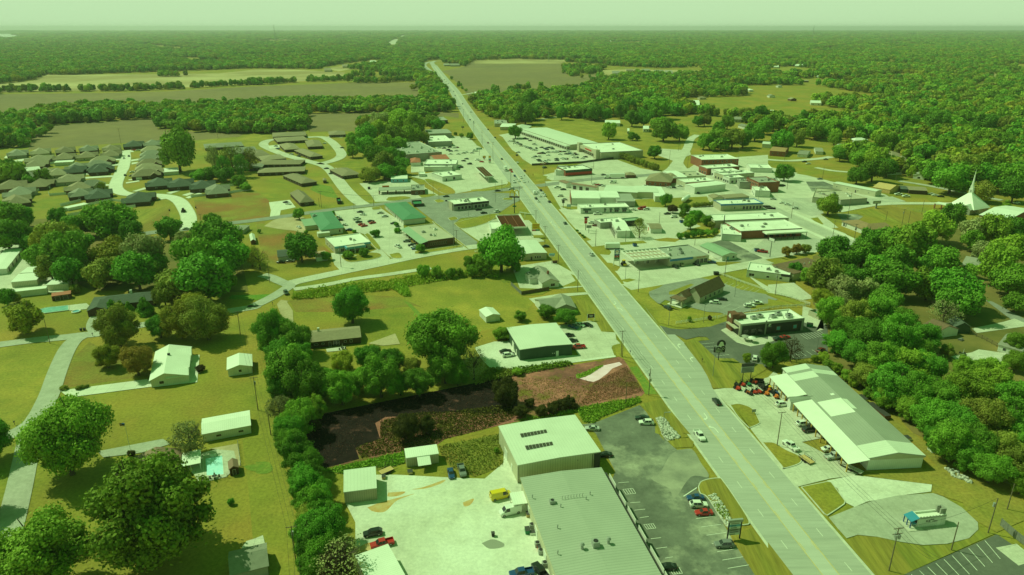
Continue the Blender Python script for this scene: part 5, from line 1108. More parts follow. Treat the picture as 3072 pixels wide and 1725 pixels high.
part(B,'red_band',REDM,lambda b:b.box(.2,-.12,.8,B['L']-.2,-.02,2.8));part(B,'green_band',W_GREEN,lambda b:b.box(-.2,-.18,3.0,B['L']+.2,-.02,5));bld('red_store_porch','white tiled front porch of the red sided store','b2 455,10 540,40 a2 560,1400',4.4,'flat',0,W_WHITE,R_MEMB,'shop',parm=TRIMW)
bld('small_hut','little brown hip roofed hut by the parked lorry','b2 1150,85 1250,85 1225,62',2.6,'hip',1.6,W_BRICK,R_SH_TAN,'shed',ov=.2)
B=bld('plaza_store','large white roofed anchor store at the near end of the plaza','a2 905,1270 1320,1245 1080,1160',7,'flat',0,W_BEIGE,R_MEMB,'store',parm=W_GREY,par=.5);vent(B,B['L']*.15,B['W']*.5,6.6,.4,1.5);part(B,'store_front',W_BEIGE,lambda b:(b.box(-4,B['W']*.05,0,-.02,B['W']*.15,9),b.box(-4,B['W']*.85,0,-.02,B['W']*.95,9),b.box(-3,B['W']*.15,4,-.02,B['W']*.85,7.4)))
part(B,'red_letters',REDM,lambda b:b.box(-3.1,B['W']*.3,5.2,-3.02,B['W']*.6,6.4))
for k in range(7):opening(B['root'],'window','w',B['W']*(.18+.1*k),.3,3,3,'l',B,TRIMD,GLASS)
L1=bld('plaza_strip','long shop strip with a continuous front canopy along the plaza car park','a2 700,1205 905,1240 250,1020' if False else 'a2 650,1210 870,1170 350,1015',5.4,'gy',.6,W_BEIGE,R_LIGHTY,'store',ov=.3)
L,W=L1['L'],L1['W'];part(L1,'front_canopy',R_LIGHTY,lambda b:b.box(-4.5,0,3.4,.2,W,4.6));posts(L1,[(-4.2,W*k/24)for k in range(25)],3.4,.2,TRIMW)
for k in range(22):opening(L1['root'],'window','w',W*(.03+.044*k),.3,3,2.6,'l',L1,TRIMD,GLASS)
bld('plaza_hall','hip roofed hall at the far end of the plaza','a2 0,1020 130,1040 200,1000',4.5,'hip',3,W_BEIGE,R_LIGHT,'store');bld('grey_hall','low grey flat roofed building beyond the plaza end','a1 2400,975 2530,975 2520,935',4,'flat',0,W_BEIGE,R_GREYF,parm=W_BEIGE);bld('white_hall','white roofed building at the far plaza corner by the highway','a1 2470,985 2600,1010 2620,975',4,'gx',.6,W_BEIGE,R_WHITE)
B=bld('grey_store','big grey flat roofed store with many rooftop units','a1 1490,1275 1870,1260 1640,1155',7.5,'flat',0,W_GREY,R_GREYF,'store',parm=TRIMW,par=.6);L,W=B['L'],B['W']
for x,y in((.15,.15),(.4,.15),(.7,.12),(.85,.12),(.2,.5),(.5,.55),(.75,.5),(.3,.85),(.6,.85)):rtu(B,L*x,W*y,7,2.4,1.8,1.3,TRIMW)
for k in range(5):opening(B['root'],'window','w',W*(.3+.1*k),.3,3,2.6,'r',B,TRIMD,GLASS)
bld('white_store','white flat roofed store behind the big grey one','a1 1740,1160 1975,1150 1900,1092',5.5,'flat',0,W_GREY,R_MEMB,'store',parm=TRIMW);bld('grey_store','smaller grey roofed store beside the three round trees','a1 1740,1075 1972,1070 1920,1030',5.5,'gx',.6,W_GREY,R_GREYF,'store');bld('dark_store','dark low store at the top of the grove','a1 1780,935 1930,940 1880,905',4.5,'flat',0,W_DARK,R_GREYF,'store',parm=W_GREY)
bld('white_store','white box store in front of the big grey one','a1 1690,1385 2012,1385 1980,1335',5,'flat',0,W_WHITE,R_MEMB,'store',parm=TRIMW,wins=[('f',.1,.4,3,2.4),('f',.85,.4,3,2.4)]);bld('red_gable_shop','red gabled front at the corner of the big grey store','a1 1790,1335 1950,1330 1870,1290',4,'gx',2.4,W_BEIGE,R_RED,'shop');bld('red_gable_shop','small red roofed shop in front of the grey store','a1 1555,1360 1660,1365 1650,1325',3.6,'hip',1.8,W_WHITE,R_RED,'shop',ov=.3)
bld('trailer','low white building behind the petrol shop','b1 1690,5 1975,0 1960,-20',4,'flat',0,W_WHITE,R_MEMB,parm=TRIMW)
for i,(s,lb)in enumerate((('b1 265,90 455,172 617,150','taupe hip roofed duplex nearest the county road'),('b1 10,65 490,45 470,0','long taupe duplex left of the duplex street'),('b1 890,108 1058,75 920,10','taupe duplex right of the duplex street'),('a1 0,1390 445,1385 400,1340','long duplex row above the long taupe one'),('a1 30,1330 310,1325 240,1285','duplex row behind the long duplex row'),('a1 -60,1300 145,1290 60,1240','duplex at the left of the duplex rows'),('a1 380,1245 545,1312 680,1300','diagonal duplex inside the loop street'),
                         ('a1 230,1185 290,1240 430,1215','small duplex inside the left bend of the loop'),('a1 490,1150 520,1210 670,1195','small duplex at the middle of the loop'),('a1 215,1160 530,1140 490,1100','long duplex at the top of the loop'),('a1 165,1110 510,1095 480,1055','furthest long duplex beside the ploughed field'),('a1 735,1095 905,1085 890,1050','lone duplex between the loop and the grove'),('a0 2060,1225 2455,1200 2400,1160','long slate duplex behind the thin pine trees'),('a0 2290,1265 2600,1262 2560,1205','second slate duplex behind the thin pine trees'),('b1 -250,20 60,10 20,-30','duplex roof left of the long taupe duplex'))):
    B=bld('duplex',lb,s,2.8,'hip',2.2,W_DKBRICK,R_SH_TAN if i<12 else R_SH_GREY,'house',ov=.5,group='brick duplexes on the loop street',wins=[('f',.12+.14*k,.8,1.2,1.2)for k in range(6)])
SUBA=R(115)
def sub_house(t,X,Y,turn,L=17,W=13,dark=0,label='',wm=None,rise=4.4):
    p=P(t,X,Y,4.5);a=SUBA+R(turn)
    u,v=Vector((math.cos(a),math.sin(a))),Vector((-math.sin(a),math.cos(a)));o=p-u*L/2-v*W/2
    L*=1.26;W*=1.18;o=p-u*L/2-v*W/2
    rm=R_SH_DARK if dark else random.choice((R_SH_TAN,R_SH_LT,R_SH_GREY));wm=wm or(W_DKBRICK if dark else random.choice((W_BRICK,W_DKBRICK,W_BEIGE,W_GREY)))
    B=bld('brick_house',label,'',2.9,'hip',rise,wm,rm,'house',ov=.45,fix=(o,a,L,W),group='subdivision houses',wins=[('f',.2,.7,1.4,1.4),('f',.8,.7,1.4,1.4),('r',.3,.8,1.2,1.2),('l',.6,.8,1.2,1.2),('b',.4,.7,1.6,1.3)],doors=[('f',.5,1.2,2.2,DOORD),('b',.75,4.4,2.2,DOORW)])
    w=L*.36
    gable_wing(B,L*.55,-2.2,w,W*.6,'gy',2.9,2.8,wm,rm,names=('gable_wall','gable_roof'))
    gable_wing(B,L*.08,W*.55,L*.3,W*.52,'gy',2.9,2.4,wm,rm,names=('gable_wall','gable_roof'))
    return B
SH=[('b0',100,175,0,20,15,0,'large brown roofed house at the left edge, above two pale hip roofs'),('b0',190,245,0,20,14,0,'second brown roof from the left edge above the dark woodland'),('b0',160,325,15,18,13,0,'lowest brown roof at the left edge beside the wood'),('b0',395,160,-10,17,13,0,'brown house with a small front gable over a white fence'),
      ('b0',690,110,0,18,15,0,'wide brown house with a tall front gable left of the subdivision street'),('b0',790,190,0,17,14,0,'taupe steep house in the middle left of the street bend'),('b0',930,165,-90,14,10,0,'low flat house behind the dark bend house'),('b0',985,265,5,20,13,1,'charcoal roofed brick house inside the white fenced yard'),('b0',800,255,10,14,12,0,'steep taupe house with a deck beside the charcoal one'),('b0',1390,300,-5,21,15,1,'slate roofed house at the inside of the street bend'),
      ('b0',1470,60,90,18,13,0,'nearest of the repeated roofs in the row right of the street'),('b0',1510,30,90,18,13,0,'second of the repeated roofs right of the street'),('b0',1590,150,0,18,14,1,'charcoal roof at the end of the repeated row'),('b0',1810,155,0,18,14,1,'charcoal roof with a white garage door on the bend'),('b0',2030,175,0,17,14,1,'slate roof with a white porch right of the bend'),('b0',2180,220,0,20,13,0,'taupe roof at the right end of the bend with a fenced pool'),
      ('b0',110,75,0,17,13,0,'taupe house on the left cul de sac'),('b0',265,80,0,16,12,0,'taupe house with an open garage facing the red car'),('b0',450,45,0,17,13,0,'twin gabled dark house behind the red car driveway'),('b0',575,50,0,15,12,0,'house with a white garage beside the red car'),('b0',750,20,0,18,12,1,'dark house left of the side lane'),('b0',1000,15,0,18,12,1,'dark house with a pale gable at the side lane corner'),
      ('a0',170,1265,10,19,13,0,'first taupe house from the left beside the field'),('a0',400,1250,10,17,13,0,'second taupe house from the left beside the field'),('a0',650,1235,10,18,13,0,'third taupe house from the left beside the field'),('a0',885,1220,10,17,13,0,'grey house with a white gable beside the field'),('a0',1115,1215,10,17,13,0,'fifth house from the left beside the field'),('a0',1340,1175,0,20,14,1,'largest dark house at the top of the subdivision street'),('a0',1530,1165,0,17,13,0,'house with arched gable at the top right of the street'),
      ('a0',390,1320,0,19,16,0,'bulky taupe house with a long rear roof'),('a0',350,1375,0,19,14,0,'taupe house with a pale front below the bulky one'),('a0',640,1300,0,18,13,0,'taupe house with a white sided patio in the second row'),('a0',870,1285,0,17,13,0,'taupe house fourth in the second row'),('a0',1110,1270,0,17,13,0,'taupe house left of the silver car on the street'),('a0',1030,1330,90,17,13,0,'upper of three stacked taupe gables left of the street'),('a0',980,1375,90,17,13,0,'middle of three stacked taupe gables left of the street'),('a0',770,1400,0,17,13,0,'taupe house behind the white fenced strip'),('a0',1010,1410,90,17,12,1,'lowest of three stacked gables left of the street'),
      ('a0',1530,1225,90,17,13,0,'top roof of the repeated row right of the street'),('a0',1525,1270,90,17,13,0,'second highest roof of the repeated row'),('a0',1515,1315,90,17,13,0,'third highest roof of the repeated row'),('a0',1500,1360,90,17,13,0,'fourth highest roof of the repeated row'),('a0',1490,1405,90,17,13,0,'fifth highest roof of the repeated row')]
for s in SH:sub_house(*s[:7],label=s[7])
bld('patio_roof','white slab patio roof beside the stacked gables','a0 540,1370 730,1360 720,1345',3,'shed',.2,W_WHITE,R_WHITE,'patio roof');bld('patio_roof','white stepped shed roof behind the repeated row','b0 1640,60 1800,45 1790,10',3,'shed',.3,W_WHITE,R_WHITE,'patio roof');bld('white_garage','white gabled garage at the top left of the cul de sac','b0 260,40 410,30 390,-5',3,'gx',1,W_WHITE,R_LIGHT,'garage')
bld('storage_hut','long white roofed kennel inside the white fenced yard','b0 680,420 890,375 880,360',2,'shed',.3,W_WHITE,R_WHITE,'shed',ov=.1)
FARH=[('a1 1148,350 1210,352 1200,340','white'),('a1 1395,365 1540,368 1535,352','white'),('a1 685,430 760,440 750,415','tan'),('a1 870,400 940,400 930,380','tan'),('a1 1890,382 1950,385 1940,370','grey'),('a1 1955,385 2050,388 2040,370','grey'),('a2 1010,465 1090,470 1080,445','grey'),('a2 1150,440 1220,440 1210,425','tan'),('a2 1235,440 1290,440 1280,425','tan'),('a2 1310,440 1390,442 1380,425','grey'),('a2 1430,460 1530,462 1520,435','grey'),('a2 1540,470 1620,470 1610,440','grey'),('a2 1000,495 1110,497 1100,480','grey'),('a2 1180,490 1260,492 1250,470','tan'),('a2 1730,470 1820,470 1810,445','grey'),('a2 1640,480 1720,480 1710,455','grey'),
        ('a2 1800,770 1890,790 1880,740','white'),('a2 2240,930 2310,935 2300,910','grey'),('a2 935,970 1090,972 1085,945','white'),('a2 1320,1030 1380,1030 1375,1000','white'),('a2 1160,1050 1182,1050 1180,1030','white'),('a3 430,770 540,770 530,745','white'),('a3 55,400 110,405 105,388','white'),('a3 860,435 910,437 905,420','white'),('a3 270,392 380,395 375,378','white'),('a3 1640,480 1690,482 1685,462','grey'),('a3 1880,1030 1960,1030 1950,1012','white'),('a3 2000,980 2060,985 2050,960','white'),('a2 2290,215 2340,217 2335,205','white'),('a2 2490,228 2545,230 2540,216','white'),('a2 1730,235 1755,238 1752,222','white'),('a2 1030,140 1070,142 1066,130','white'),('a2 955,150 1000,152 995,140','white'),('a1 2200,668 2300,680 2290,655','white'),('a1 2400,695 2500,692 2490,675','grey'),('a1 2600,700 2680,700 2670,680','white'),('a3 2520,1245 2600,1250 2590,1225','grey'),('a3 0,865 60,860 50,845','white')]
for i,(s,c)in enumerate(FARH):
    wm={'white':W_WHITE,'tan':W_BEIGE,'grey':W_GREY}[c];rm={'white':R_WHITE,'tan':R_SH_TAN,'grey':R_SH_GREY}[c]
    t0=s.split()[0];X0=float(s.split()[1].split(',')[0]);nx=pix(t0,X0,0)[0]
    zone='left of the distant highway' if nx<1300 else 'near the brown field' if nx<1640 else 'in the distant subdivision' if nx<2100 else 'in the far right woods'
    B=bld('distant_house','%s house far off, %s'%({'white':'white roofed','tan':'taupe roofed','grey':'grey roofed'}[c],zone),s,4.0,'gx',2.0,wm,rm,'house',ov=.3,group='distant houses',wins=[('f',.25,1,1.6,1.4),('f',.75,1,1.6,1.4)])
def mast(t,X,Y,hgt,label):
    p=P(t,X,Y);r=empty('radio_mast',(p.x,p.y,0),0,label,'mast')
    for k in range(3):a=k*2.094;b=MB();b.cyl((math.cos(a)*hgt*.03,math.sin(a)*hgt*.03,0),(math.cos(a)*.4,math.sin(a)*.4,hgt),hgt*.006,hgt*.004,5);b.obj('leg',GALV,r)
    for k in range(8):z=hgt*(k+1)/9;q=hgt*.03*(1-(k+1)/9)+.4;b=MB();b.box(-q,-q*.1,z,q,q*.1,z+hgt*.006);b.obj('brace',GALV,r)
mast('a1',195,150,145,'thin radio mast breaking the horizon left of the far highway');mast('a2',368,355,60,'pale lattice mast at the corner of the big brown field');mast('a3',443,150,140,'faint mast on the right hand horizon')
for i in range(34):
    for _ in range(30):
        x,y=random.uniform(170,950),random.uniform(720,2200)
        if x<y*.72 and y>640+x*.25 and not any(q[:,0].min()-6<x<q[:,0].max()+6 and q[:,1].min()-6<y<q[:,1].max()+6 for q in POLYS):break
    wm,rm=random.choice(((W_WHITE,R_SH_GREY),(W_WHITE,R_WHITE),(W_BEIGE,R_SH_TAN),(W_BRICK,R_SH_LT)))
    a=random.choice((RD,RD-math.pi/2))+random.uniform(-.1,.1)
    bld('distant_house','house roof showing among the trees of the far right woods','',3.2,random.choice(('gx','hip')),2.0,wm,rm,'house',ov=.4,group='roofs in the far right woods',fix=(Vector((x,y)),a,random.uniform(12,19),random.uniform(9,12)),wins=[('f',.25,1,1.4,1.3),('f',.75,1,1.4,1.3)])
    POLYS.append(np.array([(x-14,y-34),(x+14,y-34),(x+18,y+14),(x-18,y+14)]))
# ---------------------------------------------------------------- trees
def ico(sub):
    bm=bmesh.new();bmesh.ops.create_icosphere(bm,subdivisions=sub,radius=1.0)
    v=np.array([x.co[:]for x in bm.verts]);f=np.array([[y.index for y in x.verts]for x in bm.faces]);bm.free();return v,f
ICO1,ICO2=ico(1),ico(2)
def crown_mesh(name,m,seed,n_leaf,leaf,n_lobes=16,shape='round',core=0.66,lobe=(0.34,0.52),zflat=1.0,core_on=True,rad=(.40,.78)):
    r=np.random.default_rng(seed)
    if shape=='cone':
        zc=r.uniform(-0.85,0.8,n_lobes);zc.sort()
        rad=0.62*(1-(zc+1)/2)+0.05
        an=r.uniform(0,2*np.pi,n_lobes)
        C=np.stack([np.cos(an)*rad,np.sin(an)*rad,zc],1);LR=0.40*(1-(zc+1)/2.3)+0.06
    else:
        C=[]
        while len(C)<n_lobes:
            p=r.normal(size=3);p/=np.linalg.norm(p);p*=r.uniform(*rad)
            p[2]=p[2]*zflat+0.05
            if all(np.linalg.norm(p-q)>(0.26 if n_lobes<28 else 0.17)for q in C)or r.random()<0.05:C.append(p)
        C=np.array(C+[np.array([0,0,0.1])]);LR=r.uniform(lobe[0],lobe[1],len(C));LR[-1]=0.6
    w=LR**2;w/=w.sum()
    P0,Nn,T=[],[],[]
    tone=r.uniform(0,1,len(C))
    need=n_leaf
    while need>0:
        k=r.choice(len(C),size=need*2,p=w)
        d=r.normal(size=(need*2,3));d/=np.linalg.norm(d,axis=1)[:,None]
        rr=LR[k]*r.uniform(0.72,1.12,len(k))
        p=C[k]+d*rr[:,None]
        dist=np.linalg.norm(p[:,None,:]-C[None],axis=2)/LR[None]
        dist[np.arange(len(k)),k]=9
        ok=dist.min(1)>0.74
        p,d,k=p[ok][:need],d[ok][:need],k[ok][:need]
        P0.append(p);Nn.append(d);T.append(tone[k]);need-=len(p)
    P0,Nn,T=np.concatenate(P0),np.concatenate(Nn),np.concatenate(T)
    n=len(P0)
    out=r.random(n)<0.16;P0=P0+Nn*(out*r.uniform(0.02,0.13,n))[:,None]+r.normal(size=(n,3))*0.012
    P0[:,2]=np.where(P0[:,2]<-0.62,-0.62+(P0[:,2]+0.62)*0.45,P0[:,2])if shape!='cone' else P0[:,2]
    nn=Nn+r.normal(size=(n,3))*0.45;nn/=np.linalg.norm(nn,axis=1)[:,None]
    up=r.normal(size=(n,3));a=np.cross(nn,up);a/=np.linalg.norm(a,axis=1)[:,None];b=np.cross(nn,a)
    s=leaf*r.uniform(0.6,1.35,n)[:,None]
    q=[P0-a*s*.5-b*s*.35,P0+a*s*.35-b*s*.5,P0+a*s*.55+b*s*.4+nn*s*.2,P0-a*s*.4+b*s*.55]
    V=np.stack(q,1).reshape(-1,3);F=np.arange(4*n).reshape(-1,4).tolist()
    tn=np.clip(T*0.7+r.uniform(0,0.45,n),0,1)
    tones=np.repeat(tn,1).tolist()
    if core_on:
        base=len(V);vs=[V]
        for c,lr,t in zip(C,LR,tone):
            iv,fc=ICO1
            vs.append(c+iv*lr*core*r.uniform(0.85,1.05,(len(iv),1)))
            F+=(fc+base).tolist();base+=len(iv);tones+=[t*0.9]*len(fc)
        V=np.concatenate(vs)
    me=bpy.data.meshes.new(name)
    me.from_pydata(V.tolist(),[],F)
    at=me.attributes.new('tone','FLOAT','FACE');at.data.foreach_set('value',np.array(tones,dtype=np.float32))
    me.materials.append(m);me.update()
    return me
def wood_mesh(name,seed,bare=False,z0=-1.25,spread=0.62):
    r=random.Random(seed);b=MB()
    b.cyl((0,0,z0),(0.01,0,-0.55),0.075,0.055,7);b.cyl((0.01,0,-0.55),(0.02,0.02,0.35),0.055,0.02,6)
    def limb(p,d,L,rad,lvl):
        q=p+d*L;b.cyl(p,q,rad,rad*0.55,5 if lvl<2 else 3,caps=False)
        if lvl<(3 if bare else 1):
            for i in range(3 if bare else 2):
                dd=(d+Vector((r.uniform(-.7,.7),r.uniform(-.7,.7),r.uniform(-.2,.6)))).normalized()
                limb(p+d*L*r.uniform(.55,1),dd,L*r.uniform(.5,.75),rad*0.5,lvl+1)
    for i in range(9 if bare else 6):
        a=i*2.4+r.uniform(-.3,.3);z=r.uniform(-0.75,0.1)
        d=Vector((math.cos(a)*spread,math.sin(a)*spread,r.uniform(0.25,0.8))).normalized()
        limb(Vector((0,0,z)),d,r.uniform(0.4,0.65),0.032,0)
    return b.mesh(name,BARK)
L_OAK=leaf_mat('oak_leaves',(0.127,0.258,0.026),(0.192,0.391,0.039))
L_MAPLE=leaf_mat('maple_leaves',(0.186,0.299,0.030),(0.281,0.440,0.046))
L_YELLOW=leaf_mat('yellowing_leaves',(0.269,0.282,0.030),(0.408,0.420,0.046))
L_OLIVE=leaf_mat('olive_leaves',(0.223,0.245,0.041),(0.339,0.371,0.062))
L_PALE=leaf_mat('pale_grey_leaves',(0.277,0.292,0.115),(0.420,0.420,0.174))
L_BRIGHT=leaf_mat('bright_leaves',(0.233,0.391,0.034),(0.353,0.440,0.051))
L_RUST=leaf_mat('rusty_leaves',(0.277,0.167,0.032),(0.420,0.253,0.049))
L_CEDAR=leaf_mat('cedar_needles',(0.111,0.237,0.022),(0.168,0.359,0.034))
L_BROWN=leaf_mat('brown_twigs',(0.074,0.057,0.022),(0.142,0.101,0.041))
L_SCRUB=leaf_mat('dark_scrub_leaves',(0.041,0.046,0.011),(0.121,0.108,0.019))
LM=dict(oak=L_OAK,maple=L_MAPLE,yellow=L_YELLOW,olive=L_OLIVE,pale=L_PALE,bright=L_BRIGHT,rust=L_RUST,cedar=L_CEDAR,brown=L_BROWN,scrub=L_SCRUB)
NEAR=[crown_mesh('broad_crown',L_OAK,11+i,23000,0.044,n,zflat=z,lobe=(.12,.31),rad=(.36,.90))for i,(n,z)in enumerate(((56,.9),(64,.85),(50,1.0),(60,.95)))]
MID=[crown_mesh('mid_crown',L_OAK,31+i,5200,0.085,n,zflat=.9,lobe=(.18,.38),rad=(.36,.84))for i,n in enumerate((30,36,26,32))]
FAR=[crown_mesh('far_crown',L_OAK,51+i,420,0.30,n,zflat=.85,lobe=(.36,.55))for i,n in enumerate((8,10,7,9))]
CONE_N=[crown_mesh('cedar_crown',L_CEDAR,71+i,6500,0.070,26,'cone')for i in range(2)]
AIRY=[crown_mesh('airy_crown',L_PALE,81+i,4200,0.05,24,lobe=(.22,.36),core_on=False)for i in range(2)]
SPARSE=[crown_mesh('sparse_crown',L_PALE,91+i,1500,0.05,24,lobe=(.22,.40),core_on=False)for i in range(2)]
WOOD=[wood_mesh('trunk',i)for i in range(3)]
WOODB=[wood_mesh('bare_wood',10+i,True)for i in range(2)]
NT=[0]
TREES=[]
def tree_at(p,r,rz,kind,label,group=None,name=None,lod=None,cat=None,style='broad'):
    NT[0]+=1;k=NT[0]
    d=math.hypot(p.x,p.y)
    if style=='cone':me=CONE_N[k%2]
    elif style=='airy':me=AIRY[k%2]
    elif style=='sparse':me=SPARSE[k%2]
    else:me=(NEAR if d<330 else MID if d<650 else MID)[k%4]if lod is None else lod[k%4]
    nm=name or{'cone':'cedar_tree','sparse':'bare_tree'}.get(style,{'oak':'oak_tree','maple':'maple_tree'}.get(kind,'broadleaf_tree'))
    o=empty(nm,(p.x,p.y,0),random.uniform(0,6.28),label,cat or('bush' if 'bush' in nm or 'shrub' in nm else 'tree'),group)
    low=0.9 if style in('cone','bush')else 0.99
    k_=1.06 if style=='broad' else 1.0
    o.scale=(r*k_*random.uniform(.9,1.12),r*k_*random.uniform(.9,1.12),rz*k_)
    c=bpy.data.objects.new('crown',me);link(c,o);c.location=(0,0,low)
    if me.materials[0]!=LM[kind]:
        c.material_slots[0].link='OBJECT';c.material_slots[0].material=LM[kind]
    if style!='bush':
        t=bpy.data.objects.new('trunk',(WOODB if style in('sparse','airy')else WOOD)[k%2]);link(t,o);t.location=(0,0,1.25)
    TREES.append((p.x,p.y,r))
    return o
def tree(t,X,Y,Rp,kind='oak',label=None,group=None,asp=1.0,style='broad',name=None,cat=None):
    """X, Y = crown centre in the survey view, Rp = crown half width there"""
    low=0.9 if style in('cone','bush')else 0.99
    z=6.0
    for _ in range(6):
        p=P(t,X,Y,z);d=p.y*CP+(CAM_H-z)*SP
        r=Rp/TS*d/FPX
        if t=='o':r=Rp*3072/2576*d/FPX
        z=low*r*asp
    return tree_at(p,r,r*asp,kind,label,group,name,None,cat,style)
def wood(t,lst,label,group):
    for q in lst:
        X,Y,Rp=q[:3];Rp*=.93;kind=q[3]if len(q)>3 else random.choice(('oak','maple','maple','oak','olive'))
        tree(t,X,Y,Rp,kind,q[5]if len(q)>5 else label,group if len(q)<=5 else None,asp=random.uniform(.9,1.12),style=q[4]if len(q)>4 else 'broad')
T=tree
T('d0',640,60,400,'maple','big sunlit maple on the lane corner, beside the grey driveway',asp=1.05)
T('d0',1500,830,560,'maple','largest oak, hiding the front of the brown-roofed pool house',asp=1.0)
T('d0',340,1290,450,'maple','wide tree cut by the bottom left corner of the photo',asp=.95)
T('d0',-300,600,260,'oak','tree at the left edge throwing shade across the lane',asp=1)
T('d0',-170,100,220,'oak','tree at the left edge above the shaded lane tree',asp=1)
T('d0',1900,60,200,'pale','pale feathery tree between the long white shed and the brown roof',style='airy',asp=.9)
T('d0',2322,690,36,'cedar','tiny sapling alone on the lawn below the pool',name='sapling',cat='tree',style='broad')
T('d0',1318,205,46,'scrub','round dark shrub at the base of the flagpole',name='shrub',style='bush',asp=.8)
hd=[(300,60,105),(400,210,130),(470,370,140),(500,520,150),(570,600,120),(560,720,130),(640,800,120),(520,860,110,'olive'),(690,930,165),(600,1060,150),(520,1190,110),(640,1200,140),(560,1330,120)]
hd+=[(380,140,110),(520,300,110),(420,450,90,'oak'),(560,450,110),(470,620,100,'oak'),(640,680,110),(590,920,120),(700,1030,110),(560,1120,120,'oak'),(470,1010,100)]
for i,h in enumerate(hd):T('d1',h[0],h[1],h[2]*1.18,h[3]if len(h)>3 else('cedar' if i%3 else 'oak'),'dark tree in the hedgerow between the mown verge and gravel yard','hedgerow trees beside the gravel yard',asp=1.15)
T('d1',840,1310,290,'pale','leafless grey tree leaning over the ribbed roof at the bottom edge',style='sparse',asp=.85)
T('d1',800,1330,230,'brown','brownish thicket tree under the leafless grey one',style='airy',asp=.8)
hc=[(150,330,190),(400,400,160),(230,560,150),(430,560,130),(330,740,230),(520,850,200),(240,900,140),(230,1090,130,'pale','airy'),(590,1090,110,'bright'),(430,1200,170),(330,1330,150),(760,850,150),(860,900,160,'maple')]
for h in hc:T('c1',h[0],h[1],h[2],h[3]if len(h)>3 else 'oak','dark tree in the row along the mown power line verge','tree row behind the brown ranch house',asp=1.1,style=h[4]if len(h)>4 else 'broad')
hr=[(870,680,120,'yellow'),(1130,640,150,'oak'),(1370,660,150,'oak'),(1250,830,230,'oak'),(1020,850,130,'oak'),(1580,720,110,'olive'),(1640,870,160,'oak'),(1900,720,190,'oak'),(2030,800,120,'oak'),(1450,900,120,'oak')]
for h in hr:T('c1',h[0],h[1]-40,h[2]*.9,h[3],'tree in the dark row that shades the red clay lot','trees shading the red clay lot',asp=1.05)
T('c1',1890,400,330,'oak','big round oak standing above the row that shades the clay lot',asp=.95)
T('c1',2190,640,150,'pale','leafless tree beside the white gravel drive of the green shed',style='sparse',asp=1.2)
T('c1',2480,335,95,'maple','rounded bush behind the dark green metal building',name='bush',style='bush',asp=.75)
T('c1',960,60,200,'oak','lone round oak behind the brown ranch house',asp=.95)
T('c1',1500,1290,125,'scrub','dark scrub tree on the sunlit part of the red clay lot',asp=1.1)
T('c1',1720,1270,80,'scrub','small yellowish scrub tree right of the dark scrub on the clay',asp=1.1)
T('c1',560,1270,85,'scrub','brownish scrub tree at the left corner of the red clay lot',asp=.9)
for h in((180,1040,60),(500,1050,75),(580,1020,60),(410,1090,70),(300,1120,70),(90,1120,80),(620,1070,45)):T('c2',h[0],h[1],h[2],'scrub','scrubby bush in the thicket behind the metal workshop','bushes behind the metal workshop',asp=.95,name='scrub_bush',style='bush')
T('c2',-60,940,140,'scrub','black green tree where the shade meets the sunlit clay',asp=1)
for h in((240,190,165,'yellow','broad','yellow green tree beside the covered pool'),(130,110,80,'pale','sparse','bare tree behind the covered pool yellow tree'),(1170,280,210,'olive','broad','olive tree at the fork of the grey lanes'),(1070,570,125,'yellow','broad','rounded yellow green tree left of the rusty one'),
          (1370,620,155,'rust','broad','rusty brown tree beside the white metal roofed house'),(1600,260,130,'oak','broad','slim dark tree behind the white metal roofed house'),(1800,220,180,'yellow','broad','yellowing tree in the clump behind the white metal roof'),
          (2070,210,210,'olive','broad','widest olive tree in the clump behind the white metal roof'),(1960,60,110,'olive','broad','upper olive tree of the clump by the lane bend')):
    T('c0',h[0],h[1],h[2],h[3],h[5],style=h[4])
for x,r in((1120,68),(1210,58),(1290,50),(1450,95)):T('c0',x,60,r,'cedar','dark clipped evergreen in front of the slate grey ranch house','evergreens by the slate grey ranch house',style='cone',name='evergreen_shrub',cat='shrub',asp=1.1)
T('c0',2015,690,48,'brown','brown shrub at the back patio of the white house',name='shrub',style='bush',asp=.8)
for x,y,r in((640,885,40),(800,880,40),(870,868,30)):T('c0',x,y,r,'olive','low shrub on the edge of the long white driveway','driveway edge shrubs',name='shrub',style='bush',asp=.6)
wood('b0',[(120,500,170,'oak'),(230,520,110,'oak'),(20,430,100,'oak'),(60,690,170,'oak'),(240,700,120,'oak'),(580,530,110,'oak'),(760,600,130,'oak'),(950,550,150,'oak'),(1120,560,225,'oak'),(1300,680,140,'oak'),(600,730,200,'olive'),(430,770,130,'yellow'),(360,900,120,'maple'),(640,900,220,'oak'),(500,1010,150,'olive'),
            (780,780,150,'oak'),(700,1060,170,'oak'),(1410,745,85,'yellow'),(1120,900,200,'yellow'),(1440,880,210,'pale'),(1030,1070,180,'olive'),(1380,1070,200,'oak'),(1540,1000,140,'oak'),(290,770,100,'oak')],
     'tree in the wood between the storage sheds and the county road','trees of the storage shed wood')
wood('b0',[(2200,750,230,'oak'),(1840,770,110,'pale'),(2000,930,250,'oak'),(2270,920,210,'oak'),(1790,1190,200,'olive'),(2080,1150,270,'oak'),(2050,680,90,'yellow'),(1950,1370,110,'yellow'),(1650,1300,110,'olive'),(2250,1150,150,'oak')],
     'tree in the dense clump between the lane and the slate ranch house','trees of the lane clump')
T('b0',2530,900,110,'yellow','thin yellow tree at the edge of the lane clump',style='airy')
T('b0',1700,625,112,'cedar','smooth egg shaped tree by the county road junction',asp=1.05)
T('b0',2140,545,78,'maple','small light tree by the county road corner post',asp=1)
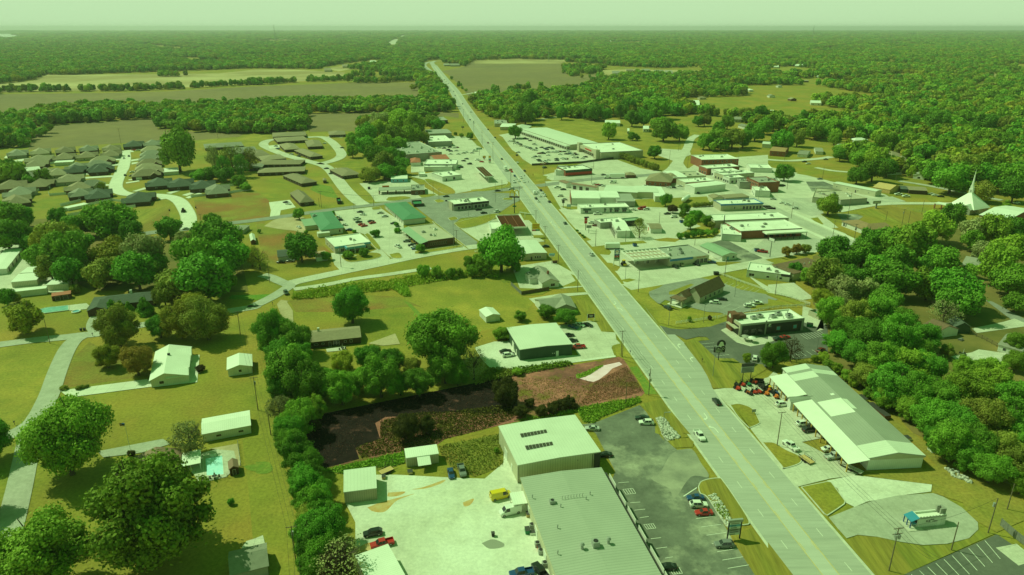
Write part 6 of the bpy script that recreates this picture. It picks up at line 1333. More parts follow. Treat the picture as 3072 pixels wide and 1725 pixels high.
T('b0',55,1320,85,'oak','dark tree at the left edge below the storage sheds');T('b0',150,1320,60,'olive','olive bush below the storage sheds',name='bush',style='bush');T('b0',750,1230,55,'olive','scraggly bush right of the red roofed shed',name='bush',style='bush')
T('a0',1780,1240,165,'maple','tall tree at the end of the row of duplicate roofs',asp=1.35)
for x,y,r,k in((2150,1320,90,'pale'),(2330,1330,110,'olive'),(2500,1340,90,'olive'),(2240,1400,90,'oak'),(2420,1400,90,'oak')):T('a0',x,y,r,k,'thin pine like tree in the clump behind the cul de sac houses','clump behind the cul de sac houses',asp=1.3,style='airy')
for x,y,r in((2000,90,90),(2120,70,100),(2260,80,100),(2400,150,80),(2470,200,60)):T('b0',x,y,r,'oak','dark undergrowth bush of the clump behind the cul de sac houses','clump undergrowth',name='bush',style='bush',asp=.8)
T('b0',1015,190,40,'olive','small tree between the brown subdivision houses')
T('b1',450,820,150,'oak','dark round oak shading the parked cars left of the white office',asp=1.0)
T('b1',432,478,56,'cedar','dark rounded evergreen at the corner of the left green roof',asp=1)
for x,y,r,lb in((1200,668,52,'dark bush on the strip between the two green roofs'),(1420,640,36,'bush beside the porch posts of the brown metal roof'),(1415,580,30,'bush at the end wall of the right green roof'),(1660,825,55,'dark bush at the front corner of the tan brick offices'),(770,460,24,'small bush behind the left green roof'),(990,650,22,'shrub at the end of the left green roof')):T('b1',x,y,r,'oak',lb,name='bush',style='bush',asp=.85)
T('b1',930,885,56,'cedar','left clipped ball shrub in front of the blue trimmed office',name='round_shrub',style='bush',asp=.85);T('b1',1080,866,56,'cedar','right clipped ball shrub in front of the blue trimmed office',name='round_shrub',style='bush',asp=.85)
T('b1',705,895,48,'oak','dark tree right of the rusty roofed cottage');T('b1',30,940,100,'yellow','thin bare tree at the lane junction',style='sparse');T('b1',500,660,24,'oak','small dark bush behind the left green roof',name='bush',style='bush');T('b1',30,650,20,'maple','sapling in the pasture left of the green roofs',name='sapling',cat='tree')
for x,y,r in((1680,1055,65),(1820,1060,58),(1955,1070,48),(2050,1070,40),(2150,960,62),(2240,950,75),(2180,1050,60),(2300,1000,90)):T('b1',x,y,r,'maple','bright young tree in the thicket along the ditch','ditch thicket trees',asp=1.1)
T('b1',2470,840,205,'oak','towering dark oak beside the highway, left of the tan diner',asp=1.15)
for x,y,r in((0,960,70),(40,1010,55)):T('b2',x,y,r,'oak','lower bough tree beside the towering dark oak','small trees under the towering oak')
wood('a1',[(1480,960,130,'bright'),(1380,940,90,'bright'),(1250,960,110,'pale'),(1120,960,70,'olive'),(1600,990,110,'bright'),(1760,960,80,'maple'),(1830,990,70,'oak'),(1100,1090,120,'oak'),(1250,1060,110,'bright'),(1400,1090,120,'maple'),(1560,1090,120,'maple'),(1680,1120,70,'olive'),(980,1160,90,'oak'),(970,1250,70,'maple'),(1120,1200,110,'oak'),(1270,1190,110,'maple'),(1450,1200,90,'oak'),
             (1180,1290,100,'oak'),(1330,1290,100,'oak'),(1430,1310,80,'oak'),(1300,1390,120,'olive'),(1450,1400,90,'oak')],'tree in the leafy grove behind the big grey store','trees of the grove behind the grey store')
for x,y,r in((1150,80,95),(1290,50,100),(1440,60,75),(1100,100,60)):T('b1',x,y,r,'oak' if x>1200 else 'olive','bush at the near end of the grove by the drive-in','bushes at the near end of the grove',asp=.8)
for x,y,r,lb in((2155,1100,36,'largest of the three round trees behind the white store'),(2068,1095,22,'middle of the three round trees behind the white store'),(2010,1080,18,'smallest of the three round trees behind the white store')):T('a1',x,y,r,'maple',lb)
T('a2',500,865,60,'oak','dark tree standing clear on the field behind the plaza',asp=1.2);T('a2',135,880,105,'oak','large dark tree at the far end of the plaza');T('a2',35,1060,65,'oak','tree at the far corner of the plaza car park');T('a2',975,1055,82,'bright','twin trunk bright tree on the field behind the plaza')
for x,y,r,lb in((1480,990,85,'left of the three big bright trees by the cross street'),(1530,1040,115,'widest of the three big bright trees by the cross street'),(1690,1070,85,'right of the three big bright trees by the cross street'),(1440,1265,65,'dark round tree at the end of the plaza hedge'),(1215,1100,45,'thin tree behind the white plaza store'),(1265,1120,25,'dark slim tree behind the white plaza store')):T('a2',x,y,r,'maple' if r>80 else 'oak',lb)
for i in range(9):T('a2',1120+i*40,1300+i*14,38,'olive','bush in the dark hedge beside the plaza store','plaza hedge bushes',name='hedge_bush',style='bush',asp=1.0)
wood('a2',[(1210,930,80),(1330,920,90),(940,880,75),(820,860,85),(730,860,65),(630,850,60),(1100,850,70),(1180,800,80),(1500,830,110),(1400,820,90),(1880,950,60),(1940,940,60),(2080,1030,70),(2170,960,70),(2090,1120,100),(2220,1130,110),(1930,1160,75),(2330,1130,90),(2450,1060,110),(2540,1000,100),(2500,880,80),(2350,870,60),(1800,830,50),(300,800,70),(190,740,95),(430,700,70),(560,720,70),(30,850,70)],'tree in the town wood behind the plaza field','trees behind the plaza field')
wood('a3',[(730,1290,75),(930,1330,110),(1100,1340,140),(1570,1265,90),(1370,1230,85),(1190,1160,110),(300,1120,90),(150,1150,110),(670,1130,70),(1800,1220,110),(1960,1400,130),(2200,1390,140),(2150,1160,120),(2330,1160,120),(60,960,100),(480,1050,90),(650,1020,90),(850,1030,100),(1000,960,90),(1700,950,110),(1400,980,90),(2000,920,100),(2200,980,110),(2400,990,90),(2480,1280,70)],'tree in the wooded neighbourhood beyond the church','trees of the wooded neighbourhood')
wood('b3',[(170,60,95,'oak'),(900,90,95,'oak'),(1060,40,120,'oak'),(1200,20,110,'oak'),(1850,130,170,'oak'),(2000,100,160,'oak'),(2200,110,160,'oak'),(2400,130,160,'oak'),(2530,80,150,'oak'),(1700,60,120,'oak'),(2150,250,120,'olive'),(2480,240,130,'oak')],'tree in the wood behind the steepled church','trees behind the church')
T('b3',615,385,108,'bright','bright round tree in the car park beside the grey flat roof')
T('b3',2400,385,58,'maple','pointed tree right of the church',style='cone')
for x,y,r in((190,855,52),(290,830,52),(380,825,46)):T('b3',x,y,r,'rust' if x<350 else 'olive','reddish ornamental tree in the row of three by the basketball court','three ornamental trees')
wood('b3',[(280,1030,78,'cedar'),(640,840,160,'oak'),(570,1120,180,'olive'),(420,1100,90,'oak'),(780,1250,165,'pale'),(560,1330,110,'yellow'),(950,900,160,'oak'),(760,960,150,'oak'),(1050,760,140,'oak'),(1250,780,170,'maple'),(1500,790,210,'maple'),(1680,610,190,'maple'),(1880,480,120,'oak'),(2100,640,160,'pale'),(2060,760,120,'oak'),(2280,640,170,'maple'),(2480,640,150,'oak'),(2450,850,190,'maple'),
             (1330,960,170,'oak'),(1100,1010,140,'oak'),(900,1130,140,'oak'),(1280,1150,220,'oak'),(1780,960,170,'oak'),(2050,1050,85,'maple'),(1620,1190,190,'maple'),(1890,1240,220,'oak'),(2300,1000,200,'maple'),(2450,1150,200,'oak'),(2200,860,130,'pale'),(1600,1000,120,'oak'),(980,1260,130,'pale'),(1180,1350,150,'oak')],
     'leafy tree in the big wood right of the bank','trees of the big right hand wood')
wood('c3',[(640,130,170,'maple'),(750,60,110,'pale'),(880,190,190,'olive'),(1100,140,190,'oak'),(1330,230,190,'oak'),(1000,360,190,'oak'),(1300,400,210,'oak'),(1560,380,170,'oak'),(690,430,140,'oak'),(900,540,150,'oak'),(1130,620,190,'oak'),(1400,660,210,'maple'),(1600,700,180,'oak'),(1000,760,150,'olive'),(1250,880,220,'oak'),(1500,960,210,'oak'),(1750,1000,220,'oak'),(2000,930,220,'maple'),(2250,880,220,'maple'),(2450,980,200,'oak'),
             (1900,1230,220,'oak'),(2150,1180,240,'olive'),(2400,1220,220,'oak'),(1640,1180,190,'oak'),(1400,1080,150,'maple'),(1920,30,200,'oak'),(2000,700,130,'maple'),(2240,690,130,'maple'),(2490,430,110,'maple'),(2500,620,120,'maple'),(1180,1000,120,'maple'),(2500,30,120,'oak'),(1480,500,150,'oak'),(800,300,140,'oak')],
     'leafy tree in the big wood behind the equipment shop','trees of the big right hand wood')
T('c3',1010,470,90,'rust','dying reddish tree in the wood behind the taco restaurant',style='sparse');T('c3',60,555,120,'oak','dark tree between the restaurant car park and the long shop roof',asp=1.2);T('c3',240,500,120,'brown','bare brown tree at the edge of the restaurant car park',style='sparse',asp=1.1)
T('c3',1780,130,170,'pale','grey bare crowned tree above the gabled house',style='sparse',asp=.8);T('c3',1800,520,66,'olive','weeping tree at the edge of the pool garden',asp=1.1)
for x,y,r in((560,580,60),(470,590,45),(620,650,60),(700,690,60),(800,760,70),(860,830,60),(1050,870,80),(1020,940,60),(1130,990,60)):T('c3',x,y,r,'bright' if x%3 else 'maple','bright undergrowth bush along the edge of the right hand wood','bushes along the edge of the wood',name='bush',style='bush')
wood('d3',[(1850,100,220,'oak'),(2100,120,220,'oak'),(2350,180,210,'olive'),(2530,300,180,'olive'),(1680,60,130,'oak'),(2250,350,180,'oak'),(2550,520,120,'maple'),(2560,60,180,'oak'),(2000,250,150,'oak')],'tree in the wood behind the end wall of the equipment shop','trees of the big right hand wood')
T('b2',1548,335,55,'oak','slim tree on the lawn left of the white propane tank',asp=1.2);T('b2',1285,640,95,'pale','bare spreading tree beside the pyramid roofed restaurant',style='sparse',asp=.85);T('b2',1280,560,50,'yellow','yellow leaf top of the tree behind the restaurant',style='airy')
for x,y,r,k in((1740,420,55,'oak'),(1620,425,45,'brown'),(1800,560,75,'oak'),(1860,490,60,'oak'),(1960,540,55,'oak'),(2010,590,40,'olive'),(1720,480,40,'oak')):T('b2',x,y,r,k,'dark bushy tree on the bank between the car park and the white store','dark trees on the bank')
for i in range(6):T('b2',1690+i*70,695-i*8,36,'oak','small tree in the row above the green roofed office','row above the green roofed office',name='small_tree',style='bush' if i<2 else 'broad')
for i in range(6):T('b2',1830+i*38,385-i*2,26,'olive','small tree in the row behind the blue trimmed store','row behind the blue trimmed store',name='small_tree',style='bush')
for x,y in((655,640),(680,668),(710,690),(725,708)):T('b2',x,y,17,'cedar','clipped shrub on the kerb island left of the restaurant','kerb island shrubs',name='shrub',style='bush',asp=.6)
for x,y,r,lb in((85,160,65,'round bush left of the grey hip roofed house'),(350,120,85,'dark tree in front of the grey hip roofed house'),(545,165,110,'wide weeping tree in front of the grey hip roofed house')):T('c2',x,y,r,'maple' if x<100 else 'oak',lb,asp=.8)
T('c2',1785,195,22,'maple','small young tree by the white rail fence',asp=1.3);T('c2',1990,180,22,'brown','brown young tree by the white rail fence',asp=1.1);T('c2',2365,590,45,'bright','bright young tree beside the white car at the restaurant',asp=1.3)
T('c2',50,720,55,'maple','bush at the end of the weedy strip below the green shed',name='bush',style='bush',asp=.7)
T('d1',2420,170,30,'bright','weedy bush against the workshop left wall',name='bush',style='bush')
def leaf_stuff(name,spec,n,h,size,m,seed,label_kind='stuff',band=1.0):
    pts=pts_of(spec);r=np.random.default_rng(seed)
    poly=np.array([(p.x,p.y)for p in pts]);lo,hi=poly.min(0),poly.max(0)
    q=r.uniform(lo,hi,(n*4,2));q=q[inside(q,poly)][:n]
    cl=r.uniform(0.25,1.0,len(q))*h
    c=q[r.choice(len(q),min(60,len(q)))]
    d=np.sqrt(((q[:,None]-c[None])**2).sum(2)).min(1)
    cl*=np.clip(1.25-d/4.0,0.25,1.2)
    z=r.uniform(0.05,1.0,len(q))*cl
    a=r.normal(size=(len(q),3));a/=np.linalg.norm(a,axis=1)[:,None];u=r.normal(size=(len(q),3));b=np.cross(a,u);b/=np.linalg.norm(b,axis=1)[:,None]
    s=(size*r.uniform(.6,1.4,len(q)))[:,None];p=np.stack([q[:,0],q[:,1],z+0.12],1)
    V=np.stack([p-a*s-b*s,p+a*s-b*s*.6,p+a*s*.8+b*s,p-a*s*.7+b*s*.8],1).reshape(-1,3)
    me=bpy.data.meshes.new(name);me.from_pydata(V.tolist(),[],np.arange(len(V)).reshape(-1,4).tolist())
    at=me.attributes.new('tone','FLOAT','FACE');at.data.foreach_set('value',r.uniform(0,1,len(q)).astype(np.float32))
    me.materials.append(m)
    return tag(link(bpy.data.objects.new(name,me)),kind='stuff')
def inside(q,poly):
    x,y=q[:,0],q[:,1];res=np.zeros(len(q),bool);n=len(poly);j=n-1
    for i in range(n):
        xi,yi=poly[i];xj,yj=poly[j]
        c=((yi>y)!=(yj>y))&(x<(xj-xi)*(y-yi)/((yj-yi)or 1e-9)+xi);res^=c;j=i
    return res
leaf_stuff('ditch_undergrowth','b1 380,1290 600,1240 900,1200 1200,1170 1430,1140 1600,1090 2100,1060 2450,1060 2450,1120 2100,1110 1700,1180 1530,1210 1400,1240 900,1290 560,1330 360,1340',9000,3.0,.30,L_BRIGHT,1)
leaf_stuff('ditch_undergrowth','b1 1400,1180 1520,1200 1560,1310 1480,1310 1380,1240',1500,2.0,.25,L_BRIGHT,2)
leaf_stuff('weeds','c2 0,1220 600,1110 700,1085 1000,1030 1280,985 1300,1030 900,1180 820,1245 720,1230 660,1130 300,1200',3500,.9,.2,L_BRIGHT,3)
leaf_stuff('weeds','d1 650,380 1500,190 1500,300 1400,330 1100,360 880,410',1800,.8,.2,L_MAPLE,4)
leaf_stuff('weeds','d1 1840,130 2490,0 2490,200 2480,330 2200,440 1960,340 1860,210',2600,.7,.16,L_OLIVE,5)
leaf_stuff('parcel_weeds','c1 1250,1230 1500,1150 2000,1120 2500,1060 c2 100,1080 0,1200 c1 2300,1300 1900,1400 d1 1830,105 1500,175 1060,255 1000,150 1250,60',12000,.8,.16,leaf_mat('parcel_weed_leaves',(0.05,0.055,0.010),(0.24,0.19,0.03)),6)
leaf_stuff('parcel_weeds','c2 100,800 640,780 820,830 900,1000 640,1080 300,1060 60,1000',1600,.4,.14,leaf_mat('dry_stems',(0.270,0.135,0.054),(0.216,0.176,0.034)),7)
leaf_stuff('parcel_weeds','c2 640,750 700,745 900,655 920,665 780,755 680,790',500,.5,.15,L_BRIGHT,8)
leaf_stuff('parcel_weeds','c1 460,1190 2540,770 c2 60,850 0,1000 c1 2000,1130 1200,1240 d1 1000,150 640,360',3600,.5,.11,leaf_mat('dead_brush',(0.010,0.004,0.004),(0.17,0.07,0.06)),9)  # dark end of the brush colour carries the same painted tree shade
leaf_stuff('parcel_weeds','c2 830,830 1150,670 1330,930 700,1060 660,1080',5200,.3,.11,leaf_mat('red_dead_grass',(0.25,0.09,0.06),(0.50,0.24,0.15)),12)
leaf_stuff('bank_vines','c2 0,700 560,620 620,655 0,770',2200,1.2,.22,L_MAPLE,10)
leaf_stuff('bank_vines','c1 2330,700 2576,700 c2 0,770 c1 2400,810 2200,860',1500,1.5,.25,L_OLIVE,11)
leaf_stuff('stone_bed_plants','d2 2020,730 2100,740 2190,830 2170,880 2080,830',400,.8,.14,L_BRIGHT,13)
def forest_points():
    r=np.random.default_rng(3);out=[]
    bands=[(560,1000,9.5,1.0),(1000,1700,10.5,1.1),(1700,2800,13.5,1.3),(2800,4500,21,1.75),(4500,7500,36,2.7),(7500,12500,62,4.2),(12500,26000,125,7.5)]
    for y0,y1,sp,sc in bands:
        hwid=y1*0.80+120
        nx,ny=int(2*hwid/sp),int((y1-y0)/sp)
        gx,gy=np.meshgrid(np.arange(nx)*sp-hwid,np.arange(ny)*sp+y0)
        q=np.stack([gx.ravel(),gy.ravel()],1)+r.uniform(-.48,.48,(nx*ny,2))*sp
        q=q[np.abs(q[:,0])<q[:,1]*0.80+60]
        out.append((q,np.full(len(q),sc)))
    q=np.concatenate([o[0]for o in out]);sc=np.concatenate([o[1]for o in out])
    keep=np.ones(len(q),bool)
    for p in POLYS:
        lo,hi=p.min(0),p.max(0)
        k=np.where(keep&(q[:,0]>=lo[0]-5)&(q[:,0]<=hi[0]+5)&(q[:,1]>=lo[1]-5)&(q[:,1]<=hi[1]+5))[0]
        if len(k):keep[k[inside(q[k],p)]]=False
    return q[keep],sc[keep]
def near_road(q,pts,w):
    keep=np.ones(len(q),bool)
    for i in range(len(pts)-1):
        a=np.array(pts[i][:2]);b=np.array(pts[i+1][:2]);d=b-a;t=np.clip(((q-a)@d)/(d@d),0,1)
        keep&=np.linalg.norm(q-a-t[:,None]*d,axis=1)>w
    return keep
FQ,FS=forest_points()
TOWN=np.array([tuple(p)for p in pts_of('a0 -600,1250 0,1230 380,1200 1000,1150 1500,1120 1600,1160 1990,1130 2576,1080 a1 480,1050 1000,1040 2040,880 a1 2060,600 2180,680 2300,900 a2 0,1000 200,950 440,900 1140,1010 1700,1230 1850,1130 1760,1000 1680,900 1850,900 1880,1290 a3 0,1180 700,1330 820,1426 b3 1200,60 1500,150 2000,300 2576,480 3300,800 3300,1426 -3000,1426')])
CLEAR=[TOWN]+[np.array([tuple(p)for p in pts_of(s)])for s in(
    'a2 900,430 1900,410 1960,500 1480,500 1200,480 930,560','a0 0,590 330,540 860,480 2576,420 a1 1000,430 1600,500 1640,560 0,610 a0 1000,690 0,700',
    'a1 1670,490 1680,360 1750,335 1880,335 1890,420 1850,490','a1 1320,205 1390,135 1430,115 1500,80 1530,80 1480,115 1445,135 1410,205','a1 1860,360 2100,400 2000,450 1880,450','a1 660,410 900,370 1250,330 1300,375 1000,420 830,450 700,470')]
keep=np.ones(len(FQ),bool)
for p in CLEAR:keep&=~inside(FQ,p)
keep&=near_road(FQ,HAX,24)
def line_trees(spec,n,wid,hs=(0.8,1.25)):
    pts=smooth(pts_of(spec),8);L=[0]
    for i in range(len(pts)-1):L.append(L[-1]+(pts[i+1]-pts[i]).length)
    out=[]
    for k in range(n):
        s=rng.uniform(0,L[-1]);i=max(j for j in range(len(L)-1)if L[j]<=s)
        p=pts[i].lerp(pts[i+1],(s-L[i])/max(1e-6,L[i+1]-L[i]));out.append((p.x+rng.normal()*wid,p.y+rng.normal()*wid,rng.uniform(*hs)))
    return out
LT=[]
LT+=line_trees('a0 -300,660 100,655 600,650 1200,645 1700,630 2200,600 2576,580 a1 0,585 400,560 800,545 1000,535',300,6,(.7,1.2))
LT+=line_trees('a1 950,560 1200,565 1500,545 1750,545',70,8,(.9,1.3));LT+=line_trees('a1 1020,500 1300,490 1560,500 1780,520',110,16,(.9,1.4));LT+=line_trees('a1 1030,420 1300,430 1520,430',60,14)
LT+=line_trees('a0 -200,1000 100,960 330,960',35,14,(1.0,1.5));LT+=line_trees('a0 -150,1150 150,1120 250,1130',30,14,(1.0,1.5));LT+=line_trees('a0 330,960 600,950 900,930 1250,905',60,14,(1.1,1.6));LT+=line_trees('a0 560,880 800,870 1100,850 1330,850',50,12,(1.1,1.6));LT+=line_trees('a0 1400,890 1580,890',14,8,(1.2,1.6))
LT+=line_trees('a0 1650,990 2100,1030 2576,1060 a1 100,1040 300,1020 480,1010',70,12,(1.0,1.4));LT+=line_trees('a0 1600,930 2000,900 2576,900 a1 200,900 400,900',100,18,(1.1,1.6));LT+=line_trees('a0 1750,880 2100,870 2576,850 a1 200,850',70,14,(1.1,1.6));LT+=line_trees('a0 1700,1000 2200,960 2576,980 a1 300,960',70,20,(1.1,1.5))
LT+=line_trees('a1 100,830 500,840 1000,830 1500,830 1950,840',120,10,(1.2,1.7));LT+=line_trees('a1 300,800 800,800 1300,800 1900,805',110,9,(1.2,1.7));LT+=line_trees('a1 1650,640 1900,640',20,10,(1.1,1.5))
LT+=line_trees('a1 1930,520 1990,580 2070,660',18,5,(.5,.8));LT+=line_trees('a1 2370,680 2480,670 2576,670 a2 60,640 150,640',16,10,(.8,1.2));LT+=[(*tuple(P('a2',295,620)),1.0),(*tuple(P('a2',520,630)),.9),(*tuple(P('a2',540,440)),1.2),(*tuple(P('a2',640,490)),1.2),(*tuple(P('a2',780,520)),.8)]
LT+=line_trees('a0 1600,500 1880,500',20,8,(1.0,1.3));LT+=line_trees('a1 2140,900 2300,905 2480,900 2576,890',25,10,(.9,1.3));LT+=line_trees('a1 2150,830 2400,830 2576,820 a2 100,800',35,16,(1,1.4));LT+=line_trees('a1 2130,760 2300,770 2500,760',25,10,(.9,1.3))
u,v=FQ[:,0],FQ[:,1]
nz=np.sin(u/210+1.3*np.sin(v/390))+np.sin(v/330+1.7*np.sin(u/260+2))+.7*np.sin(u/97-v/140)+.6*np.sin(u/61+v/83)
keep&=~((nz>0.95)&(u>120)&(v>700)&(v<2600))
keep&=~((nz>1.75)&(v>760)&(v<7000)&((u>-100)|(v>2600)))
keep&=~((rng.random(len(u))<.28)&(u>60)&(v<2400))
FQ,FS=FQ[keep],FS[keep]*np.clip(rng.lognormal(-.05,.36,keep.sum()),.5,1.9)
LT=np.array(LT);FQ=np.concatenate([FQ,LT[:,:2]]);FS=np.concatenate([FS,LT[:,2]])
k=np.ones(len(FQ),bool)
TR=np.array(TREES)
nr=np.where(FQ[:,1]<900)[0]
dd=np.sqrt(((FQ[nr][:,None]-TR[None,:,:2])**2).sum(2));k[nr[(dd<TR[None,:,2]*0.8).any(1)]]=False
k&=near_road(FQ,HAX,15)
FQ,FS=FQ[k],FS[k]
order=np.argsort(FQ[:,1]/FS)
n_own=max(0,330-len(TREES))
own,rest=order[:n_own],order[n_own:]
for i in own:
    p=Vector(FQ[i]);kd=random.choice(('oak','oak','maple','olive'));s=5.2*FS[i]
    side='left' if p.x<hw(p.y).x else 'right'
    tree_at(p,s,s*random.uniform(.9,1.15),kd,'tree in the wooded belt on the %s of the far highway'%side,'trees of the far %s belt'%side,lod=MID)
def forest(name,q,s,kinds,seed):
    """one object: crowns of three far trees spread over its points"""
    r=np.random.default_rng(seed)
    src=[]
    me=bpy.data.meshes.new(name);me.from_pydata([(a,b,0.0)for a,b in q],[],[])
    sc=np.stack([s*5.3*r.uniform(.9,1.1,len(s)),s*5.3,np.minimum(s*5.4,5.6+s*.55)*r.uniform(.8,1.25,len(s))],1).astype(np.float32)
    at=me.attributes.new('sc','FLOAT_VECTOR','POINT');at.data.foreach_set('vector',sc.ravel())
    ar=me.attributes.new('rot','FLOAT_VECTOR','POINT');rr=np.zeros_like(sc);rr[:,2]=r.uniform(0,6.28,len(s));ar.data.foreach_set('vector',rr.ravel())
    ai=me.attributes.new('idx','INT','POINT');ai.data.foreach_set('value',r.integers(0,len(kinds),len(s)).astype(np.int32))
    o=link(bpy.data.objects.new(name,me));tag(o,kind='stuff')
    ng=bpy.data.node_groups.new(name+'_spread','GeometryNodeTree')
    ng.interface.new_socket('Geometry',in_out='INPUT',socket_type='NodeSocketGeometry');ng.interface.new_socket('Geometry',in_out='OUTPUT',socket_type='NodeSocketGeometry')
    N,Lk=ng.nodes,ng.links
    gi,go=N.new('NodeGroupInput'),N.new('NodeGroupOutput')
    g2=N.new('GeometryNodeGeometryToInstance')
    for ob in kinds:
        oi=N.new('GeometryNodeObjectInfo');oi.inputs['Object'].default_value=ob;oi.transform_space='ORIGINAL';oi.inputs['As Instance'].default_value=True
        tf=N.new('GeometryNodeTransform');tf.inputs['Translation'].default_value=(0,0,1.12)
        rz=N.new('GeometryNodeObjectInfo')
        src.append(oi)
    N.remove(g2)
    join=N.new('GeometryNodeJoinGeometry')
    for nd in list(N):
        if nd.bl_idname in('GeometryNodeTransform',):N.remove(nd)
    for nd in list(N):
        if nd.bl_idname=='GeometryNodeObjectInfo' and nd.inputs['Object'].default_value is None:N.remove(nd)
    for oi in reversed(src):Lk.new(oi.outputs['Geometry'],join.inputs[0])
    iop=N.new('GeometryNodeInstanceOnPoints')
    def attr(nm,ty):
        a=N.new('GeometryNodeInputNamedAttribute');a.data_type=ty;a.inputs[0].default_value=nm;return a.outputs[0]
    pos=N.new('GeometryNodeSetPosition')
    comb=N.new('ShaderNodeVectorMath');comb.operation='MULTIPLY';comb.inputs[1].default_value=(0,0,1.1);Lk.new(attr('sc','FLOAT_VECTOR'),comb.inputs[0])
    Lk.new(gi.outputs[0],pos.inputs['Geometry']);Lk.new(comb.outputs[0],pos.inputs['Offset'])
    Lk.new(pos.outputs[0],iop.inputs['Points']);Lk.new(join.outputs[0],iop.inputs['Instance'])
    iop.inputs['Pick Instance'].default_value=True;Lk.new(attr('idx','INT'),iop.inputs['Instance Index'])
    e2r=N.new('FunctionNodeEulerToRotation');Lk.new(attr('rot','FLOAT_VECTOR'),e2r.inputs[0]);Lk.new(e2r.outputs[0],iop.inputs['Rotation'])
    Lk.new(attr('sc','FLOAT_VECTOR'),iop.inputs['Scale']);Lk.new(iop.outputs[0],go.inputs[0])
    md=o.modifiers.new('spread','NODES');md.node_group=ng
    return o
def far_proto(p,kind,m4):
    o=tree_at(p,5,5,kind,'tree standing at the far edge of the brown field','far field edge trees',lod=FAR)
    c=[x for x in o.children if x.name.startswith('crown')][0]
    return c
edge=pts_of('a2 300,648 480,648 330,652 505,652 560,460 600,500 700,520 520,470 a1 2200,395 2240,398')
protos=[far_proto(edge[i],kd,FAR)for i,kd in enumerate(('oak','maple','maple','bright','olive','oak','yellow','maple'))]
forest('far_forest',FQ[rest],FS[rest],protos,5)
print('trees',len(TREES),'forest',len(rest))
hb=MB();hb.box(-34000,-1500,-1.2,34000,34000,152.0)
hz=bpy.data.materials.new('haze_air');hz.use_nodes=True
hn,hl=hz.node_tree.nodes,hz.node_tree.links
hn.remove(hn['Principled BSDF'])
pv=hn.new('ShaderNodeVolumePrincipled');pv.inputs['Color'].default_value=(0.97,0.98,1.0,1);pv.inputs['Density'].default_value=HAZE_DENSITY
pv.inputs['Anisotropy'].default_value=0.2
hl.new(pv.outputs[0],hn['Material Output'].inputs['Volume'])
ho=hb.obj('haze',hz);tag(ho,kind='stuff')
# ---------------------------------------------------------------- vehicles
PAINT={'w':('white',(0.78,0.78,0.74)),'s':('silver',(0.50,0.51,0.50)),'g':('grey',(0.20,0.21,0.21)),'k':('black',(0.016,0.017,0.018)),'d':('dark green',(0.03,0.05,0.045)),
         'b':('blue',(0.02,0.065,0.20)),'r':('red',(0.48,0.025,0.03)),'t':('tan',(0.42,0.36,0.25)),'y':('yellow',(0.78,0.55,0.02)),'n':('dark red',(0.17,0.02,0.025)),'l':('pale blue',(0.20,0.38,0.46))}
PM={k:car_paint(v[0].replace(' ','_')+'_car_paint',v[1])for k,v in PAINT.items()}
HEADL=mat('headlamp_lens',(0.7,0.72,0.7),rough=0.1,spec=0.6);TAILL=mat('tail_lamp_lens',(0.35,0.02,0.02),rough=0.2);CHROME=mat('wheel_alloy',(0.45,0.45,0.44),rough=0.3,metal=0.7)
CARS={
 'sedan':(4.75,[(2.36,.38,.55,.62,.62,.66,.55),(2.22,.25,.68,.76,.80,.84,.68),(1.1,.22,.84,.93,.88,.90,.74),(.25,.20,.90,1.40,.88,.90,.60),(-.85,.20,.92,1.42,.88,.90,.60),(-1.62,.22,.93,1.02,.88,.89,.72),(-2.25,.28,.84,.95,.82,.84,.70),(-2.37,.40,.66,.80,.66,.70,.60)],(2,3,4,5)),
 'suv':(4.85,[(2.40,.42,.72,.80,.68,.74,.62),(2.25,.30,.86,.95,.84,.88,.74),(1.2,.28,.98,1.08,.92,.94,.78),(.45,.26,1.02,1.66,.92,.94,.66),(-1.55,.26,1.05,1.70,.92,.94,.66),(-2.25,.30,1.05,1.18,.90,.92,.74),(-2.41,.42,.90,1.0,.76,.80,.66)],(2,3,4,5)),
 'van':(5.9,[(2.95,.45,.85,.95,.72,.82,.70),(2.75,.32,1.05,1.2,.92,.96,.82),(2.1,.30,1.2,1.42,.98,1.0,.86),(1.35,.30,1.3,2.35,.98,1.0,.84),(-2.8,.30,1.35,2.45,.98,1.0,.86),(-2.95,.40,1.35,2.2,.94,.96,.82)],(2,3,4,5)),
 'pickup':(5.8,[(2.9,.50,.85,.95,.74,.84,.72),(2.72,.36,1.0,1.1,.92,.96,.84),(1.5,.34,1.08,1.2,.97,.99,.86),(.8,.34,1.12,1.84,.97,.99,.70),(-.75,.34,1.12,1.84,.97,.99,.72),(-1.0,.34,1.12,1.15,.97,.99,.92),(-1.02,.34,.66,.70,.97,.99,.92),(-2.85,.34,.66,.70,.97,.99,.92),(-2.9,.45,.64,.68,.9,.95,.9)],(2,3,4,5)),
}
MODEL={}
def ring(s):
    x,zb,zm,zt,ws,wm,wt=s
    return[Vector((x,-ws,zb)),Vector((x,-wm,zm)),Vector((x,-wt,zt)),Vector((x,wt,zt)),Vector((x,wm,zm)),Vector((x,ws,zb))]
